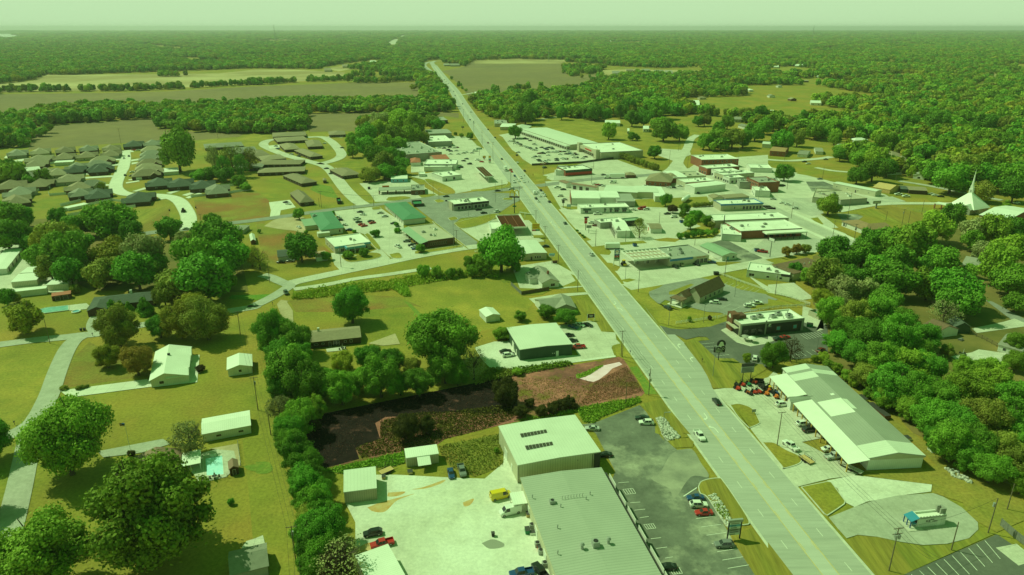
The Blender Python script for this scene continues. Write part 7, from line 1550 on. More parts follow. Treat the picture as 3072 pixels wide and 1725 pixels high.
def car_model(kind):
    if kind in MODEL:return MODEL[kind]
    ln,st,gl=CARS[kind];b=MB()
    R_=[ring(s)for s in st]
    for i in range(len(R_)-1):
        for k in range(5):b.poly([R_[i][k],R_[i+1][k],R_[i+1][k+1],R_[i][k+1]])
        b.poly([R_[i][5],R_[i+1][5],R_[i+1][0],R_[i][0]])
    b.poly(R_[0]);b.poly(R_[-1][::-1])
    if kind=='pickup':
        for y in(-.99,.91):b.box(-2.88,y,.66,-1.02,y+.08,1.14)
        b.box(-2.9,-.95,.66,-2.8,.95,1.12)
    bm=b.mesh('body',PM['w'])
    t=bmesh.new();t.from_mesh(bm);bmesh.ops.recalc_face_normals(t,faces=t.faces);t.to_mesh(bm);t.free()
    def panel(q,ins=.09,off=.012):
        c=sum(q,Vector())/4;n=(q[1]-q[0]).cross(q[3]-q[0]).normalized()
        return[p.lerp(c,ins)+n*off for p in q]
    def out(q):
        c=sum(q,Vector())/4;n=(q[1]-q[0]).cross(q[3]-q[0])
        return q if n.dot(c-Vector((c.x*.6,0,.9)))>0 else q[::-1]
    a,f,r,d=gl
    win=[]
    q=out([R_[a][2],R_[f][2],R_[f][3],R_[a][3]]);m=MB();m.poly(panel(q));win.append(('windscreen',m))
    q=out([R_[r][2],R_[d][2],R_[d][3],R_[r][3]]);m=MB();m.poly(panel(q,.12));win.append(('rear_window',m))
    for k in((1,2),(4,3)):
        m=MB();full=[R_[f][k[0]],R_[r][k[0]],R_[r][k[1]],R_[f][k[1]]]
        n=1 if kind=='van' else 2
        for j in range(n):
            f0,f1=(j/n,(j+1)/n)if kind!='van' else(0,.25)
            q=out([full[0].lerp(full[1],f0),full[0].lerp(full[1],f1),full[3].lerp(full[2],f1),full[3].lerp(full[2],f0)]);m.poly(panel(q,.08))
        tri=out([R_[a][k[0]].lerp(R_[f][k[0]],.45),R_[f][k[0]],R_[f][k[1]].lerp(R_[f][k[0]],.08),R_[a][k[0]].lerp(R_[f][k[1]],.55)]);m.poly(panel(tri,.1))
        win.append(('side_window',m))
    wr=.34 if kind=='sedan' else.40
    ty=MB();ty.cyl((0,-.11,0),(0,.11,0),wr,seg=14);rim=MB();rim.cyl((0,-.12,0),(0,.12,0),wr*.6,seg=10)
    hl=MB();hl.box(-.06,-.16,-.08,.06,.16,.08);tl=MB();tl.box(-.05,-.14,-.12,.05,.14,.12)
    MODEL[kind]=dict(body=bm,win=[(n,m.mesh(n,GLASS))for n,m in win],tyre=ty.mesh('tyre',RUBBER),rim=rim.mesh('rim',CHROME),head=hl.mesh('headlight',HEADL),tail=tl.mesh('tail_light',TAILL),wr=wr,st=st)
    return MODEL[kind]
NAMES={'sedan':'sedan','suv':'sport_utility_car','van':'van','pickup':'pickup_truck'}
LBL=[]
def car(p,head,kind,code,place,group,z=0.13):
    M=car_model(kind);cname=PAINT[code][0]
    o=empty(NAMES[kind],(p.x,p.y,z),head,None,{'sedan':'car','suv':'car','van':'van','pickup':'pickup'}[kind],group)
    b=bpy.data.objects.new('body',M['body']);link(b,o);b.material_slots[0].link='OBJECT';b.material_slots[0].material=PM[code]
    for n,me in M['win']:link(bpy.data.objects.new(n,me),o)
    far=p.y>330
    st=M['st'];fx,rx=st[0][0]-.92,st[-1][0]+.98;wy=st[2][5]-.10
    for x in(fx,rx):
        for y in(-wy,wy):
            w=link(bpy.data.objects.new('wheel',M['tyre']),o);w.location=(x,y,M['wr'])
            if not far:link(bpy.data.objects.new('rim',M['rim']),w)
    if not far:
        for y in(-.58,.58):
            h=link(bpy.data.objects.new('headlight',M['head']),o);h.location=(st[1][0]+.03,y,st[1][2]-.06)
            t=link(bpy.data.objects.new('tail_light',M['tail']),o);t.location=(st[-1][0]-.02,y,st[-1][2]-.05)
    LBL.append((o,'%s %s %s'%(cname,{'sedan':'sedan','suv':'SUV','van':'van','pickup':'pickup'}[kind],place)))
    return o
TY={'c':'sedan','u':'suv','v':'van','p':'pickup'}
def cars(t,place,group,spec):
    for w in spec.split():
        X,Y,c,h=w.split(',')
        h=float(h);p=P(t,float(X),float(Y),.75)
        car(p,RD+R(h),TY[c[1]if len(c)>1 else 'c'],c[0],place,group)
cars('d1','parked on the gravel by the ribbed white shed','vehicles on the gravel yard','1175,1000,ku,97 1270,1108,rp,103')
cars('d1','parked at the weedy edge of the gravel yard','vehicles on the gravel yard','1962,400,b,183 2072,372,gp,185')
cars('d1','parked in the middle of the gravel yard','vehicles on the gravel yard','2462,628,yv,-78');cars('d2','parked in front of the small lean-to on the gravel yard','vehicles on the gravel yard','-18,785,wv,102')
cars('d2','at the bottom edge behind the grey warehouse','vehicles on the gravel yard','95,1405,bp,95 285,1385,kp,20')
cars('d2','parked nose to the planted island','cars beside the planted island','1845,643,b,84 1878,715,wu,-98 1930,792,r,84 2135,1115,gu,84');cars('d2','in the shade at the workshop corner','cars near the workshop','930,212,k,84')
cars('d2','at the shop fronts of the grey warehouse in shade','cars near the workshop','1560,1340,k,84')
cars('c2','parked beside the stone bed verge','cars beside the stone bed','1310,1182,d,76 1352,1230,wu,80');cars('c2','beside the workshop back corner','cars near the workshop','806,1288,s,78')
cars('c1','parked behind the dark green metal building','cars around the green shed','2510,512,k,-80 2535,552,wu,-82');cars('c2','parked along the front of the dark green metal building','cars around the green shed','618,265,b,-138 684,247,w,-138 762,247,k,-138 572,352,k,-85 606,405,k,-85');cars('c2','backed up beside the dark green metal building','cars around the green shed','665,470,rp,92')
cars('c2','parked in the bank car park','cars at the bank','2040,22,wu,70 2385,58,wu,-95 2458,28,wp,-95');cars('b2','parked by the brown gabled building','cars at the bank','2112,1330,k,70');cars('c2','waiting beside the funeral home porch','cars at the bank','1565,75,du,15')
cars('c2','parked at the taco restaurant','cars at the restaurant','2445,585,wu,-30');cars('c3','parked at the dark side of the restaurant','cars at the restaurant','170,372,r,-82 108,386,d,-82 530,505,nu,-60')
cars('c3','parked under the shop awning','cars at the equipment shop','142,1045,wu,-86 352,1240,wu,-84 418,1302,ku,-84');cars('d3','parked under the shop awning','cars at the equipment shop','612,152,w,-86 665,228,sp,-86');cars('d3','pulling a trailer over the shop forecourt','cars at the equipment shop','228,122,wp,14')
cars('c2','driving on the highway in the foreground','highway traffic','1888,1362,wp,180 2060,1018,k,0');cars('b2','driving on the highway before the fuel station','highway traffic','800,880,su,0 535,566,d,0')
cars('s','waiting in the queue at the traffic lights','cars at the crossroads','1680,725,wv,0 1770,695,w,0 1862,645,k,0 1912,705,w,0 1840,800,w,0 1965,785,wu,0 1728,868,k,0 1790,942,w,0 2098,958,k,0')
cars('s','facing the traffic lights beyond the crossing','cars at the crossroads','1140,247,b,180 1180,312,w,180 1312,295,wu,180 1255,388,wu,180 1392,408,w,180 1125,412,wp,180 1062,130,r,180 1412,104,k,0')
cars('s','on the county road by the golden arches','cars at the crossroads','672,655,k,-82 1050,606,su,95');cars('b1','on the county road by the golden arches','cars at the crossroads','1912,296,d,95')
cars('q','on the upper stretch of the highway','highway traffic','1510,258,k,0 1702,478,d,0 1510,626,n,180 1890,1072,k,180 2322,1168,w,0 2302,962,k,0 1106,72,wv,180 2342,886,s,70')
cars('q','in the car park of the grey store','cars at the grey store','160,762,w,100 296,770,d,100 450,746,k,90 578,760,w,90 648,752,n,90 405,822,du,90 480,852,d,90 632,842,s,80 470,932,w,80 690,932,w,70 838,906,wu,70 912,884,w,70 1068,902,s,60 1152,852,wv,80 915,1066,d,60 832,1120,k,60 1000,1206,ku,75 1222,1100,wp,50 1332,1146,r,50 760,1300,du,75')
cars('p','in the plaza car park','cars in the plaza car park','480,60,wu,60 520,80,w,60 560,98,d,60 618,110,k,60 700,145,k,60 800,175,k,60 520,12,d,60 500,220,k,60 555,245,k,60 650,288,k,60 80,300,w,60 135,310,w,60 190,300,l,60 225,360,w,60 285,340,k,60 320,378,wu,60 380,390,d,60 405,432,t,60 480,440,w,60 530,452,w,60 580,478,d,60 620,490,wu,60 660,500,k,60 700,530,w,60 750,545,wu,60 800,548,w,60 760,385,d,60 790,402,w,60 820,495,d,0 965,475,k,60 1065,505,b,60 1110,530,k,60 1150,480,d,60 1180,475,w,60 1235,470,s,60 1270,515,d,60 1085,285,k,60 1205,335,k,60 1270,330,w,60 1310,350,w,60 1380,385,w,60 1420,400,k,60 1490,425,d,60 1560,450,k,60 1600,470,d,60 1650,485,wu,60 900,640,n,60 985,620,d,60 1020,640,d,60 1140,610,wu,60 1150,690,w,60 1270,600,w,60 1310,610,w,60 1370,590,wu,60 1400,610,w,60 1445,590,n,60 1500,585,w,60 1580,590,d,60 1680,570,w,60 1740,610,w,60 1480,665,w,60 1640,655,k,60 1720,650,b,60 1780,640,w,60 1820,680,wu,60 1870,640,n,60 1890,670,k,60 1940,670,w,60 735,755,w,60 790,725,d,60 890,730,wu,60 880,815,d,60 915,850,d,60 1060,855,wu,60 1090,880,w,60 1145,820,w,60 1375,790,d,60 1385,830,d,60 1540,775,w,60 1595,795,wu,60 1645,790,n,60 1860,755,wu,60 1955,750,d,0 2100,775,w,60 2175,735,d,60')
cars('p','by the red and green store','cars by the red store','1050,1030,du,-60')
cars('b1','in the car park between the green roofs','cars between the green roofs','1047,452,d,75 1076,478,w,75 1250,462,s,95 1297,497,s,95 822,505,w,75 842,532,k,75 886,582,w,75 1012,522,wp,-60 1034,552,d,-60 1062,578,r,-60 1088,592,r,-60 1156,546,k,-60 1172,562,r,-60 1386,566,d,95 936,632,b,75 1520,747,gu,85 1570,787,du,85 1592,803,w,85 1606,822,b,85');cars('b1','alone on the concrete before the tan brick offices','cars between the green roofs','1430,800,wp,30')
cars('b1','on the dirt lot left of the green roof','cars near the county road','432,605,w,30');cars('b1','at the brick house drive','cars near the county road','300,356,k,60 325,372,w,60');cars('b1','on the duplex street','cars on the duplex street','708,16,k,90 757,66,d,90');cars('b1','at the burger restaurant','cars at the burger restaurant','1935,338,k,80 2292,462,k,-80 2427,448,wu,-60 2240,430,k,-80');cars('b1','coming down the lane beside the ditch','cars on the lane','302,1266,du,200');cars('b1','under the round oak by the white office','cars on the lane','250,956,k,80 345,945,g,80')
cars('b0','on the county road at the subdivision corner','cars near the county road','1875,622,s,-75');cars('b0','along the subdivision street','cars on the subdivision street','1258,82,k,15 1325,88,k,100 1330,52,w,100 535,102,r,90');cars('a0','along the subdivision street','cars on the subdivision street','1246,1322,s,195 1296,1300,k,195 1345,1238,r,100 1388,1242,w,100 196,1362,w,100 216,1392,k,100')
cars('a1','far up the highway','highway traffic','1896,532,k,0 1914,552,k,180 1934,572,b,0 1990,650,k,180 2004,692,k,180 2078,776,k,0 2160,858,wv,180 2154,936,k,180');cars('a1','parked in the loop of duplexes','cars on the duplex street','200,1200,g,60 220,1226,b,60 356,1280,s,60 430,1300,k,60 690,1172,w,60 866,1216,k,60')
cars('b2','at the orange fronted warehouse','cars by the highway shops','485,292,wu,85 525,327,s,85');cars('b2','at the auto garage','cars by the highway shops','458,206,wp,85 515,226,d,85 832,170,w,60 860,180,r,60 896,186,k,60 926,192,w,60');cars('b2','at the white shop with green awnings','cars by the highway shops','860,472,wp,88 1225,430,w,60 1306,422,rv,100 1352,426,wu,90');cars('b2','behind the pyramid restaurant','cars at the pyramid restaurant','1562,470,k,90 1630,503,wu,90 802,562,wu,60 842,588,n,70')
cars('b2','at the brick hip roofed office','cars downtown','1340,192,w,85 1580,206,w,60 1622,207,k,60 1692,192,w,60 1862,262,d,60');cars('b2','behind the parked lorry','cars downtown','920,78,g,-80 1016,157,wv,85');cars('b2','at the blue and white fuel station','cars at the fuel station','1640,1002,du,20 1692,982,tu,20 1852,977,k,30 2010,957,b,60');cars('b2','beside the tan diner','cars left of the highway','336,798,d,85 192,1072,du,60');cars('b2','at the dark lot by the white store','cars downtown','2522,852,rp,60')
cars('b2','parked in the bank car park','cars at the bank','2388,1396,wu,-95');cars('b3','parked along main street','cars on main street','146,362,w,60 196,377,w,60 276,414,wu,60 516,346,s,85 52,322,s,60');cars('b3','by the unfinished lumber house','cars near the church','1312,276,wp,85 1388,296,wp,85');cars('b3','on the grass right of the lumber house','cars near the church','1642,272,w,60 1682,286,w,60 1737,297,k,60');cars('b3','near the brick shops','cars downtown','146,187,k,85 522,120,g,80 982,357,k,85');cars('b3','behind the church','cars near the church','2500,362,w,80');cars('a3','at the far street corner','cars at the far corner','366,1356,k,85 406,1376,w,80 580,1332,g,80')
def lorry(t,X,Y,h,label):
    p=P(t,X,Y,1.5);o=empty('articulated_lorry',(p.x,p.y,.13),RD+R(h),label,'lorry');
    b=MB();b.box(-8,-1.25,1.1,5,1.25,4.0);b.obj('trailer_box',PM['w'],o);b=MB();b.box(5.6,-1.2,.5,8.0,1.2,3.6,ins=.12);b.box(8.0,-1.1,.5,9.6,1.1,1.9,ins=.08);b.obj('cab',PM['w'],o);b=MB();b.box(7.9,-1.0,2.1,8.05,1.0,3.2);b.obj('windscreen',GLASS,o)
    for x in(-6.8,-5.6,4.2,5.6,8.9):
        for y in(-1.05,1.05):w=MB();w.cyl((0,-.16,0),(0,.16,0),.5,seg=12);w.obj('wheel',RUBBER,o,(x,y,.5))
lorry('b2',1040,100,85,'long white articulated lorry parked beside the red sided store')
def boxtruck(t,X,Y,h,label):
    p=P(t,X,Y,1.5);o=empty('box_truck',(p.x,p.y,.13),RD+R(h),label,'lorry');b=MB();b.box(-3.6,-1.2,.9,2.2,1.2,3.8);b.obj('cargo_box',PM['w'],o);b=MB();b.box(2.3,-1.05,.45,4.2,1.05,2.5,ins=.15);b.obj('cab',PM['w'],o);b=MB();b.box(4.0,-.9,1.5,4.16,.9,2.2);b.obj('windscreen',GLASS,o)
    for x in(-2.6,3.2):
        for y in(-1,1):w=MB();w.cyl((0,-.15,0),(0,.15,0),.45,seg=12);w.obj('wheel',RUBBER,o,(x,y,.45))
boxtruck('s',890,65,180,'white box truck stopped above the crossroads')
boxtruck('q',1965,1290,180,'white box truck coming down the highway above the canopy')if False else None
def flat_trailer(t,X,Y,h,L,label,m=BLACKM,deck=LUMBER,rails=True):
    p=P(t,X,Y,.6);o=empty('flatbed_trailer',(p.x,p.y,.13),RD+R(h),label,'trailer');b=MB();b.box(-L/2,-1.05,.5,L/2,1.05,.6);b.obj('deck',deck,o)
    b=MB();b.box(-L/2,-1.15,.45,L/2,-1.07,.66);b.box(-L/2,1.07,.45,L/2,1.15,.66);b.box(L/2,-.05,.45,L/2+1.4,.05,.55);b.obj('frame',m,o)
    if rails:b=MB();[b.box(x,y,.66,x+.06,y+.06,1.3)for x in(-L/2,-L/6,L/6,L/2-.06)for y in(-1.13,1.07)];b.box(-L/2,-1.13,1.24,L/2,-1.07,1.3);b.box(-L/2,1.07,1.24,L/2,1.13,1.3);b.obj('side_rail',m,o)
    for x in(-.5,.5):
        for y in(-1.3,1.3):w=MB();w.cyl((0,-.1,0),(0,.1,0),.34,seg=12);w.obj('wheel',RUBBER,o,(x,y,.34))
flat_trailer('d3',390,262,14,4.2,'small open trailer hitched behind the white pickup');flat_trailer('d3',838,345,28,6.5,'black railed flatbed trailer parked at the end of the shop awning',deck=CONC)
flat_trailer('d1',1310,372,-60,4,'rusty trailer frame beside the small tan shed',rails=False)
b2p=P('b2',1010,800,1.6);o=empty('box_trailer',(b2p.x,b2p.y,.13),RD+R(85),'white boxy storage trailer on the grass by the fuel station','trailer');b=MB();b.box(-4.2,-1.3,.6,4.2,1.3,3.4);b.obj('box',PM['w'],o);b=MB();b.box(-4,-1.2,.2,4,1.2,.58);b.obj('chassis',BLACKM,o)
pt=P('b2',1750,325,1.8);o=empty('propane_tank',(pt.x,pt.y,.1),RD+R(-38),'big white propane tank lying on the downtown lawn','tank');b=MB();b.cyl((-6,0,2.2),(6,0,2.2),1.7,seg=14);b.cyl((6,0,2.2),(7,0,2.2),1.7,.7,14);b.cyl((-6,0,2.2),(-7,0,2.2),1.7,.7,14);b.obj('vessel',PM['w'],o);[box_obj('saddle',W_GREY,.5,2.2,.8,o,(x,0,0))for x in(-4,4)]
def dumpster(t,X,Y,m,label,h=0):
    p=P(t,X,Y,.8);o=empty('dumpster',(p.x,p.y,.13),RD+R(h),label,'dumpster');b=MB();b.box(-1.2,-.9,.1,1.2,.9,1.5,ins=-.1);b.obj('bin',m,o);b=MB();b.box(-1.25,-1.0,1.52,1.25,.95,1.6);b.obj('lid',BLACKM,o)
dumpster('b2',1235,787,BLUEM,'blue dumpster behind the fuel station');dumpster('b2',1705,552,BLUEM,'blue dumpster near the dark bank trees');dumpster('b2',2055,1075,BLACKM,'black dumpster on the grass above the white rail fence',80);dumpster('b2',2465,840,BLUEM,'blue dumpster beside the red truck on the dark lot',80);dumpster('c3',420,255,GRNM,'green dumpster in the restaurant yard',60);dumpster('b1',1138,216,BLACKM,'black dumpster left of the drive-in canopy')
def mower(t,X,Y,h,m,label,s=1.0,tractor=False):
    p=P(t,X,Y,.5);o=empty('tractor' if tractor else 'ride_on_mower',(p.x,p.y,.13),RD+R(h),label,'tractor' if tractor else 'mower','machines outside the equipment shop')
    b=MB();b.box(-.2*s,-.35*s,.5*s,1.1*s,.35*s,1.0*s,ins=.06*s);b.obj('bonnet',m,o);b=MB();b.box(-1.0*s,-.42*s,.45*s,-.2*s,.42*s,.75*s);b.obj('chassis',BLACKM,o)
    b=MB();b.box(-.75*s,-.25*s,.75*s,-.25*s,.25*s,.88*s);b.box(-.85*s,-.25*s,.8*s,-.72*s,.25*s,1.25*s);b.obj('seat',BLACKM,o)
    b=MB();b.box(-.3*s,-.65*s,.16*s,.5*s,.65*s,.34*s,ins=.05);b.obj('mower_deck' if not tractor else 'underframe',m,o)
    b=MB();[b.box(-.9*s,y*s,.75*s,-.82*s,(y+.06)*s,1.75*s)for y in(-.42,.36)];b.box(-.9*s,-.42*s,1.7*s,-.82*s,.42*s,1.76*s);b.obj('roll_bar',BLACKM,o)
    for x,y,r in((.85,.42,.26),(.85,-.42,.26),(-.6,.55,.42),(-.6,-.55,.42)):w=MB();w.cyl((0,-.12*s,0),(0,.12*s,0),r*s,seg=12);w.obj('wheel',RUBBER,o,(x*s,y*s,r*s))
for X,Y,h,m,lb,s,tr in((270,550,200,REDM,'bright red tractor at the far left of the shop machines',1.25,1),(270,420,190,BLACKM,'black mower behind the leftmost red tractor',1,0),(470,410,190,REDM,'red and black mower second along the grass edge',1.1,0),(680,400,190,GRNM,'dark green machine alone at the grass edge',1.1,0),(870,320,200,REDM,'orange red tractor beside the dark mesh trailer',1.3,1),(650,690,200,ORNG,'orange mower leftmost in the front row',1,0),(740,740,200,BLACKM,'black mower second in the front row',1,0),(890,690,200,REDM,'red mower with raised levers in the front row',1.1,0),
                            (1050,670,200,REDM,'larger red mower in the middle of the front row',1.2,0),(1200,500,180,BLACKM,'tall black machine behind the red mowers',1.5,1),(1330,740,190,ORNG,'copper coloured mower with a white seat',1.25,0),(1430,610,190,ORNG,'orange mower behind the copper one',1.1,0),(1560,690,190,BLACKM,'dark mower between the orange ones and the awning',1.1,0),(1700,850,170,ORNG,'low orange tractor nearest the white car',1.25,1),(1450,500,180,YELM,'yellow mower by the awning post',1,0),(2180,1030,170,YELM,'yellow machine under the porch gable beside the white car',1.2,0),(1700,720,180,BLUEM,'grey blue mower close to the awning',1.1,0)):
    mower('e',X,Y,h,m,lb,s,bool(tr))
for X,Y,lb in((545,1310,'left of the two red mowers under the near awning'),(600,1370,'right of the two red mowers under the near awning')):mower('c3',X,Y,150,REDM,lb,1.2)
o=empty('mesh_trailer',(*P('e',1080,300,.7),.13),RD+R(70),'dark mesh sided trailer on the grass edge of the shop lot','trailer');b=MB();b.box(-1.6,-.9,.5,1.6,.9,.6);b.obj('deck',BLACKM,o);[box_obj('side',BLACKM,3.2,.06,.8,o,(0,y,.6))for y in(-.9,.9)];[box_obj('wheel_guard',BLACKM,.9,.25,.4,o,(0,y,.2))for y in(-1.05,1.05)]
o=empty('loader',(*P('b2',1125,975,1),.13),RD+R(190),'black and yellow loader beside the tall fuel price sign','loader');b=MB();b.box(-1.4,-.9,.6,1.2,.9,1.6,ins=.1);b.obj('chassis',BLACKM,o);b=MB();b.box(-.9,-.7,1.6,.5,.7,2.7,ins=.12);b.obj('cab',GLASS,o);b=MB();b.box(-1,-.8,2.7,.6,.8,2.85);b.box(1.3,-1,.4,2.1,1,1.2);b.obj('bucket',YELM,o)
for x in(-.9,.9):
    for y in(-1.05,1.05):w=MB();w.cyl((0,-.2,0),(0,.2,0),.6,seg=12);w.obj('wheel',RUBBER,o,(x,y,.6))
o=empty('buggy',(*P('b0',1845,445,1),.14),RD+R(10),'road roller like dark machine parked in the subdivision street','machine');b=MB();b.box(-2,-1,.7,1.6,1,1.8,ins=.15);b.obj('body',BLACKM,o);b=MB();b.box(-1,-.8,1.8,.4,.8,3,ins=.1);b.obj('cab',GLASS,o);b=MB();b.box(1.7,-1.3,.3,2.6,1.3,1.2);b.obj('bucket',YELM,o)
for x in(-1.3,1.1):
    for y in(-1.1,1.1):w=MB();w.cyl((0,-.25,0),(0,.25,0),.7,seg=12);w.obj('wheel',RUBBER,o,(x,y,.7))
def ordinals(items):
    by={}
    for o,l in items:by.setdefault(l,[]).append(o)
    W=('leftmost','second from the left','third from the left','fourth from the left','fifth from the left','sixth from the left','seventh from the left','eighth from the left','ninth from the left','tenth from the left')
    for l,os_ in by.items():
        if len(os_)==1:os_[0]['label']=l;continue
        os_.sort(key=lambda o:to_pix(o.location.x,o.location.y,.5)[0])
        n=len(os_)
        for i,o in enumerate(os_):
            if i<10 and i<n-1 or n<=2 and i==0:q=W[i]if n>2 else 'the left one'
            elif n==2:q='the right one'
            elif i==n-1:q='rightmost'
            elif n-i<=10:q=W[n-1-i].replace('left','right')
            else:q='among the middle ones'
            o['label']=l+', '+q
ordinals(LBL)
# ---------------------------------------------------------------- poles, wires, signs, fences
PT={}
def pole(t,X,Y,top,label,arm=1,tr=0,lamp=0,m=WOODP,r=.15,name='utility_pole',key=None,group='utility poles',armh=None,tt=None):
    p=P(t,X,Y);h=max(3.0,height_at(p,tt or t,X,top));
    o=empty(name,(p.x,p.y,.1),RD,label,'street light' if lamp==2 else 'pole',group)
    b=MB();b.cyl((0,0,0),(0,0,h),r,r*.7,8);b.obj('mast',m,o)
    for k in range(arm):
        z=h-.25-k*1.5;c=MB();c.box(-.06,-1.25,z,.06,1.25,z+.13);ao=c.obj('crossarm',m,o)
        for y in(-1.15,-.6,.6,1.15):i=MB();i.cyl((0,y,z+.13),(0,y,z+.33),.05,seg=6);i.obj('insulator',GALV,ao)
    for k in range(tr):c=MB();a=k*2.1;c.cyl((math.cos(a)*.5,math.sin(a)*.5,h-2.9),(math.cos(a)*.5,math.sin(a)*.5,h-1.8),.3,seg=10);c.obj('transformer',GALV,o)
    if lamp:c=MB();c.box(-.1,-1.6,h-.15,.1,.05,h-.02);c.box(-.22,-2.0,h-.22,.22,-1.4,h-.05);c.obj('lamp_head',GALV,o)
    if key:PT[key]=(Vector((p.x,p.y,0)),h)
    return o
def wire(a,b,label,offs=(-1.15,-.6,.6,1.15),sag=.8,m=BLACKM,dz=-.02):
    (p,h),(q,g)=PT[a],PT[b];d=(q-p).normalized();n=rn
    for k,of in enumerate(offs):
        c=MB();N_=10;pts=[]
        for i in range(N_+1):
            f=i/N_;v=p.lerp(q,f)+Vector((n.x,n.y,0))*of;v.z=h*(1-f)+g*f+dz-sag*4*f*(1-f)+.2;pts.append(v)
        for i in range(N_):c.cyl(pts[i],pts[i+1],.03,seg=3,caps=False)
        tag(c.obj('overhead_wire',m),label,'wire','overhead wires')
L4=[('d1',405,1325,940,'tall crossarm pole with transformer on the mown verge at the bottom',1,1,'v1',None),('c1',22,1110,780,'crossarm pole on the mown verge near the white garage',1,1,'v2',None),('c0',2420,345,115,'crossarm pole by the lane bend above the white garage',1,0,'v3',None),
      ('c1',150,1360,1140,'short stub pole beside the verge hedgerow',0,0,None,None),('c0',505,440,190,'leaning pole with a lamp at the grey lane fork',0,0,None,None),
      ('c2',1375,960,695,'pole with a transformer at the corner of the red clay lot',0,1,'h1',None),('c2',1098,568,312,'taller of the two poles by the green metal building drive',1,0,'h2',None),('c2',1110,578,405,'shorter of the two poles by the green metal building drive',0,0,None,None),('c2',1143,1045,832,'thin pole standing on the red clay lot',0,0,'cl',None),
      ('b2',660,1255,1045,'plain pole beside the white cottage lawn',0,0,'h3',None),('b2',466,968,790,'crossarm pole behind the diner sign',1,0,'h4',None),('b2',331,770,600,'crossarm pole beside the diner and price sign',1,0,'h5',None),('b2',240,565,442,'crossarm pole by the red beamed fuel canopy',1,0,'h6',None),('b2',72,360,200,'crossarm pole between the golden arches and highway',1,0,'h7',None),
      ('b2',1270,1265,1040,'reddish crossarm pole at the side street corner',1,0,'r1',None),('b2',840,800,630,'pole with a green street sign above the station grass',0,0,None,None),('b2',1142,757,640,'pole right of the pyramid restaurant',0,0,None,None),('b2',1480,582,460,'pole in the open concrete behind the pyramid restaurant',0,0,None,None),('b2',800,172,0,'tallest pole between the lorry and auto garage',1,0,None,None),('b2',2140,1108,905,'pole by the green roofed office driveway',1,1,'r4',None),('b2',1838,792,690,'pole behind the grey roofed station shop',0,0,None,None),('b2',2102,690,548,'pole left of the brick ended white store',1,0,None,None),
      ('b3',232,522,360,'pole at the main street bend by the white cars',0,0,'m1',None),('b3',650,712,545,'pole on the pavement across from the bank',1,0,'m2',None),('b3',855,802,580,'pole at the bank end of main street',1,1,'m3',None),('b3',1345,592,430,'left of the two poles on the church lawn',1,1,None,None),('b3',1405,602,448,'right of the two poles on the church lawn',0,0,None,None),('b3',1185,542,450,'short pole on the church lawn behind the bank',0,0,None,None),('b3',798,532,262,'tall leaning pole at the bank corner',1,0,None,None),('b3',1545,477,340,'pole at the church drive',0,0,None,None),('b3',70,1297,1065,'pale pole with a transformer above the white rail fence',1,1,'r3',None),('b3',1285,140,70,'pole by the lane behind the lumber house',0,0,None,None),('b3',190,230,90,'pole at the brick shop corner',1,0,None,None),('b3',548,120,0,'pole on the corner lawn by the brick shops',0,0,None,None),
      ('b1',857,1012,800,'pole with transformers by the white office driveway',0,2,'f1',None),('b1',660,412,248,'left pole behind the left green roof',1,0,'c1',None),('b1',638,402,318,'short pole behind the left green roof',0,0,None,None),('b1',1186,400,295,'pole at the mouth of the duplex street',0,0,'c2',None),('b1',140,1168,970,'pole under the trees at the lane junction',0,0,None,None),('b1',2022,812,640,'wooden pole beside the tan brick offices',1,0,None,None),('b1',1785,275,160,'pole on the island beside the drive-in',0,0,'c3',None),('b1',2475,262,130,'pole on the verge near the crossroads',0,0,'c4',None),
      ('a1',540,1072,930,'pole at the field edge above the duplexes',0,0,None,None),('a1',2090,965,830,'upper of the row of poles left of the highway',1,0,'u4',None),('a1',2135,1012,888,'second of the row of poles left of the highway',1,0,'u3',None),('a1',2193,1100,948,'third of the row of poles left of the highway',1,0,'u2',None),('a1',2276,1205,1050,'fourth of the row of poles left of the highway',2,0,'u1',None),('a1',2385,1355,1165,'nearest of the row of poles left of the highway',2,0,'u0',None),
      ('b0',2036,632,478,'crossarm pole at the subdivision street corner',1,0,None,None),('b0',1420,632,572,'pole in the mown lot behind the dark wood',1,0,None,None),('a0',1222,1192,1025,'tall pole rising behind the largest dark house',1,0,None,None),('a0',2195,1132,1050,'pole at the edge of the ploughed field',0,0,None,None),('a2',1675,1250,1140,'pole beside the bend of the cross street',1,0,None,None),('a2',1765,1426,1300,'pole at the top of the side street',1,0,None,None),('a2',1580,1410,1245,'pole by the plaza side road',0,0,None,None),('a2',820,1430,1315,'pole between the plaza wall and the red store',1,0,None,None),
      ('a3',165,1350,1170,'pole at the orange roofed brick house',1,0,None,None),('a3',1360,1170,1025,'pale pole in the neighbourhood wood',1,0,None,None),('d3',1215,1388,955,'double crossarm pole with transformers by the snack stand',2,3,'k1',None),('d3',1842,1178,895,'plain pole on the grass below the snack stand',0,0,None,None),('d3',2213,1003,655,'pole with a white transformer right of the snack stand',0,1,'k3',None),('d3',2405,768,512,'plain pole at the wood edge in the lower right',0,0,'k4',None),('d3',90,127,None,'rust brown crossarm pole on the shop forecourt',1,0,'k2',('c3',1130))]
for t,X,Y,top,lb,arm,tr,key,alt in L4:
    if alt:p_=P(t,X,Y);Y2=900;pole(t,X,Y,(ROW['c']-ROW['d'])*TS+alt[1],lb,arm,tr,key=key)
    else:pole(t,X,Y,top,lb,arm,tr,key=key)
STEEL=mat('grey_painted_steel',(.24,.25,.24),rough=.5)
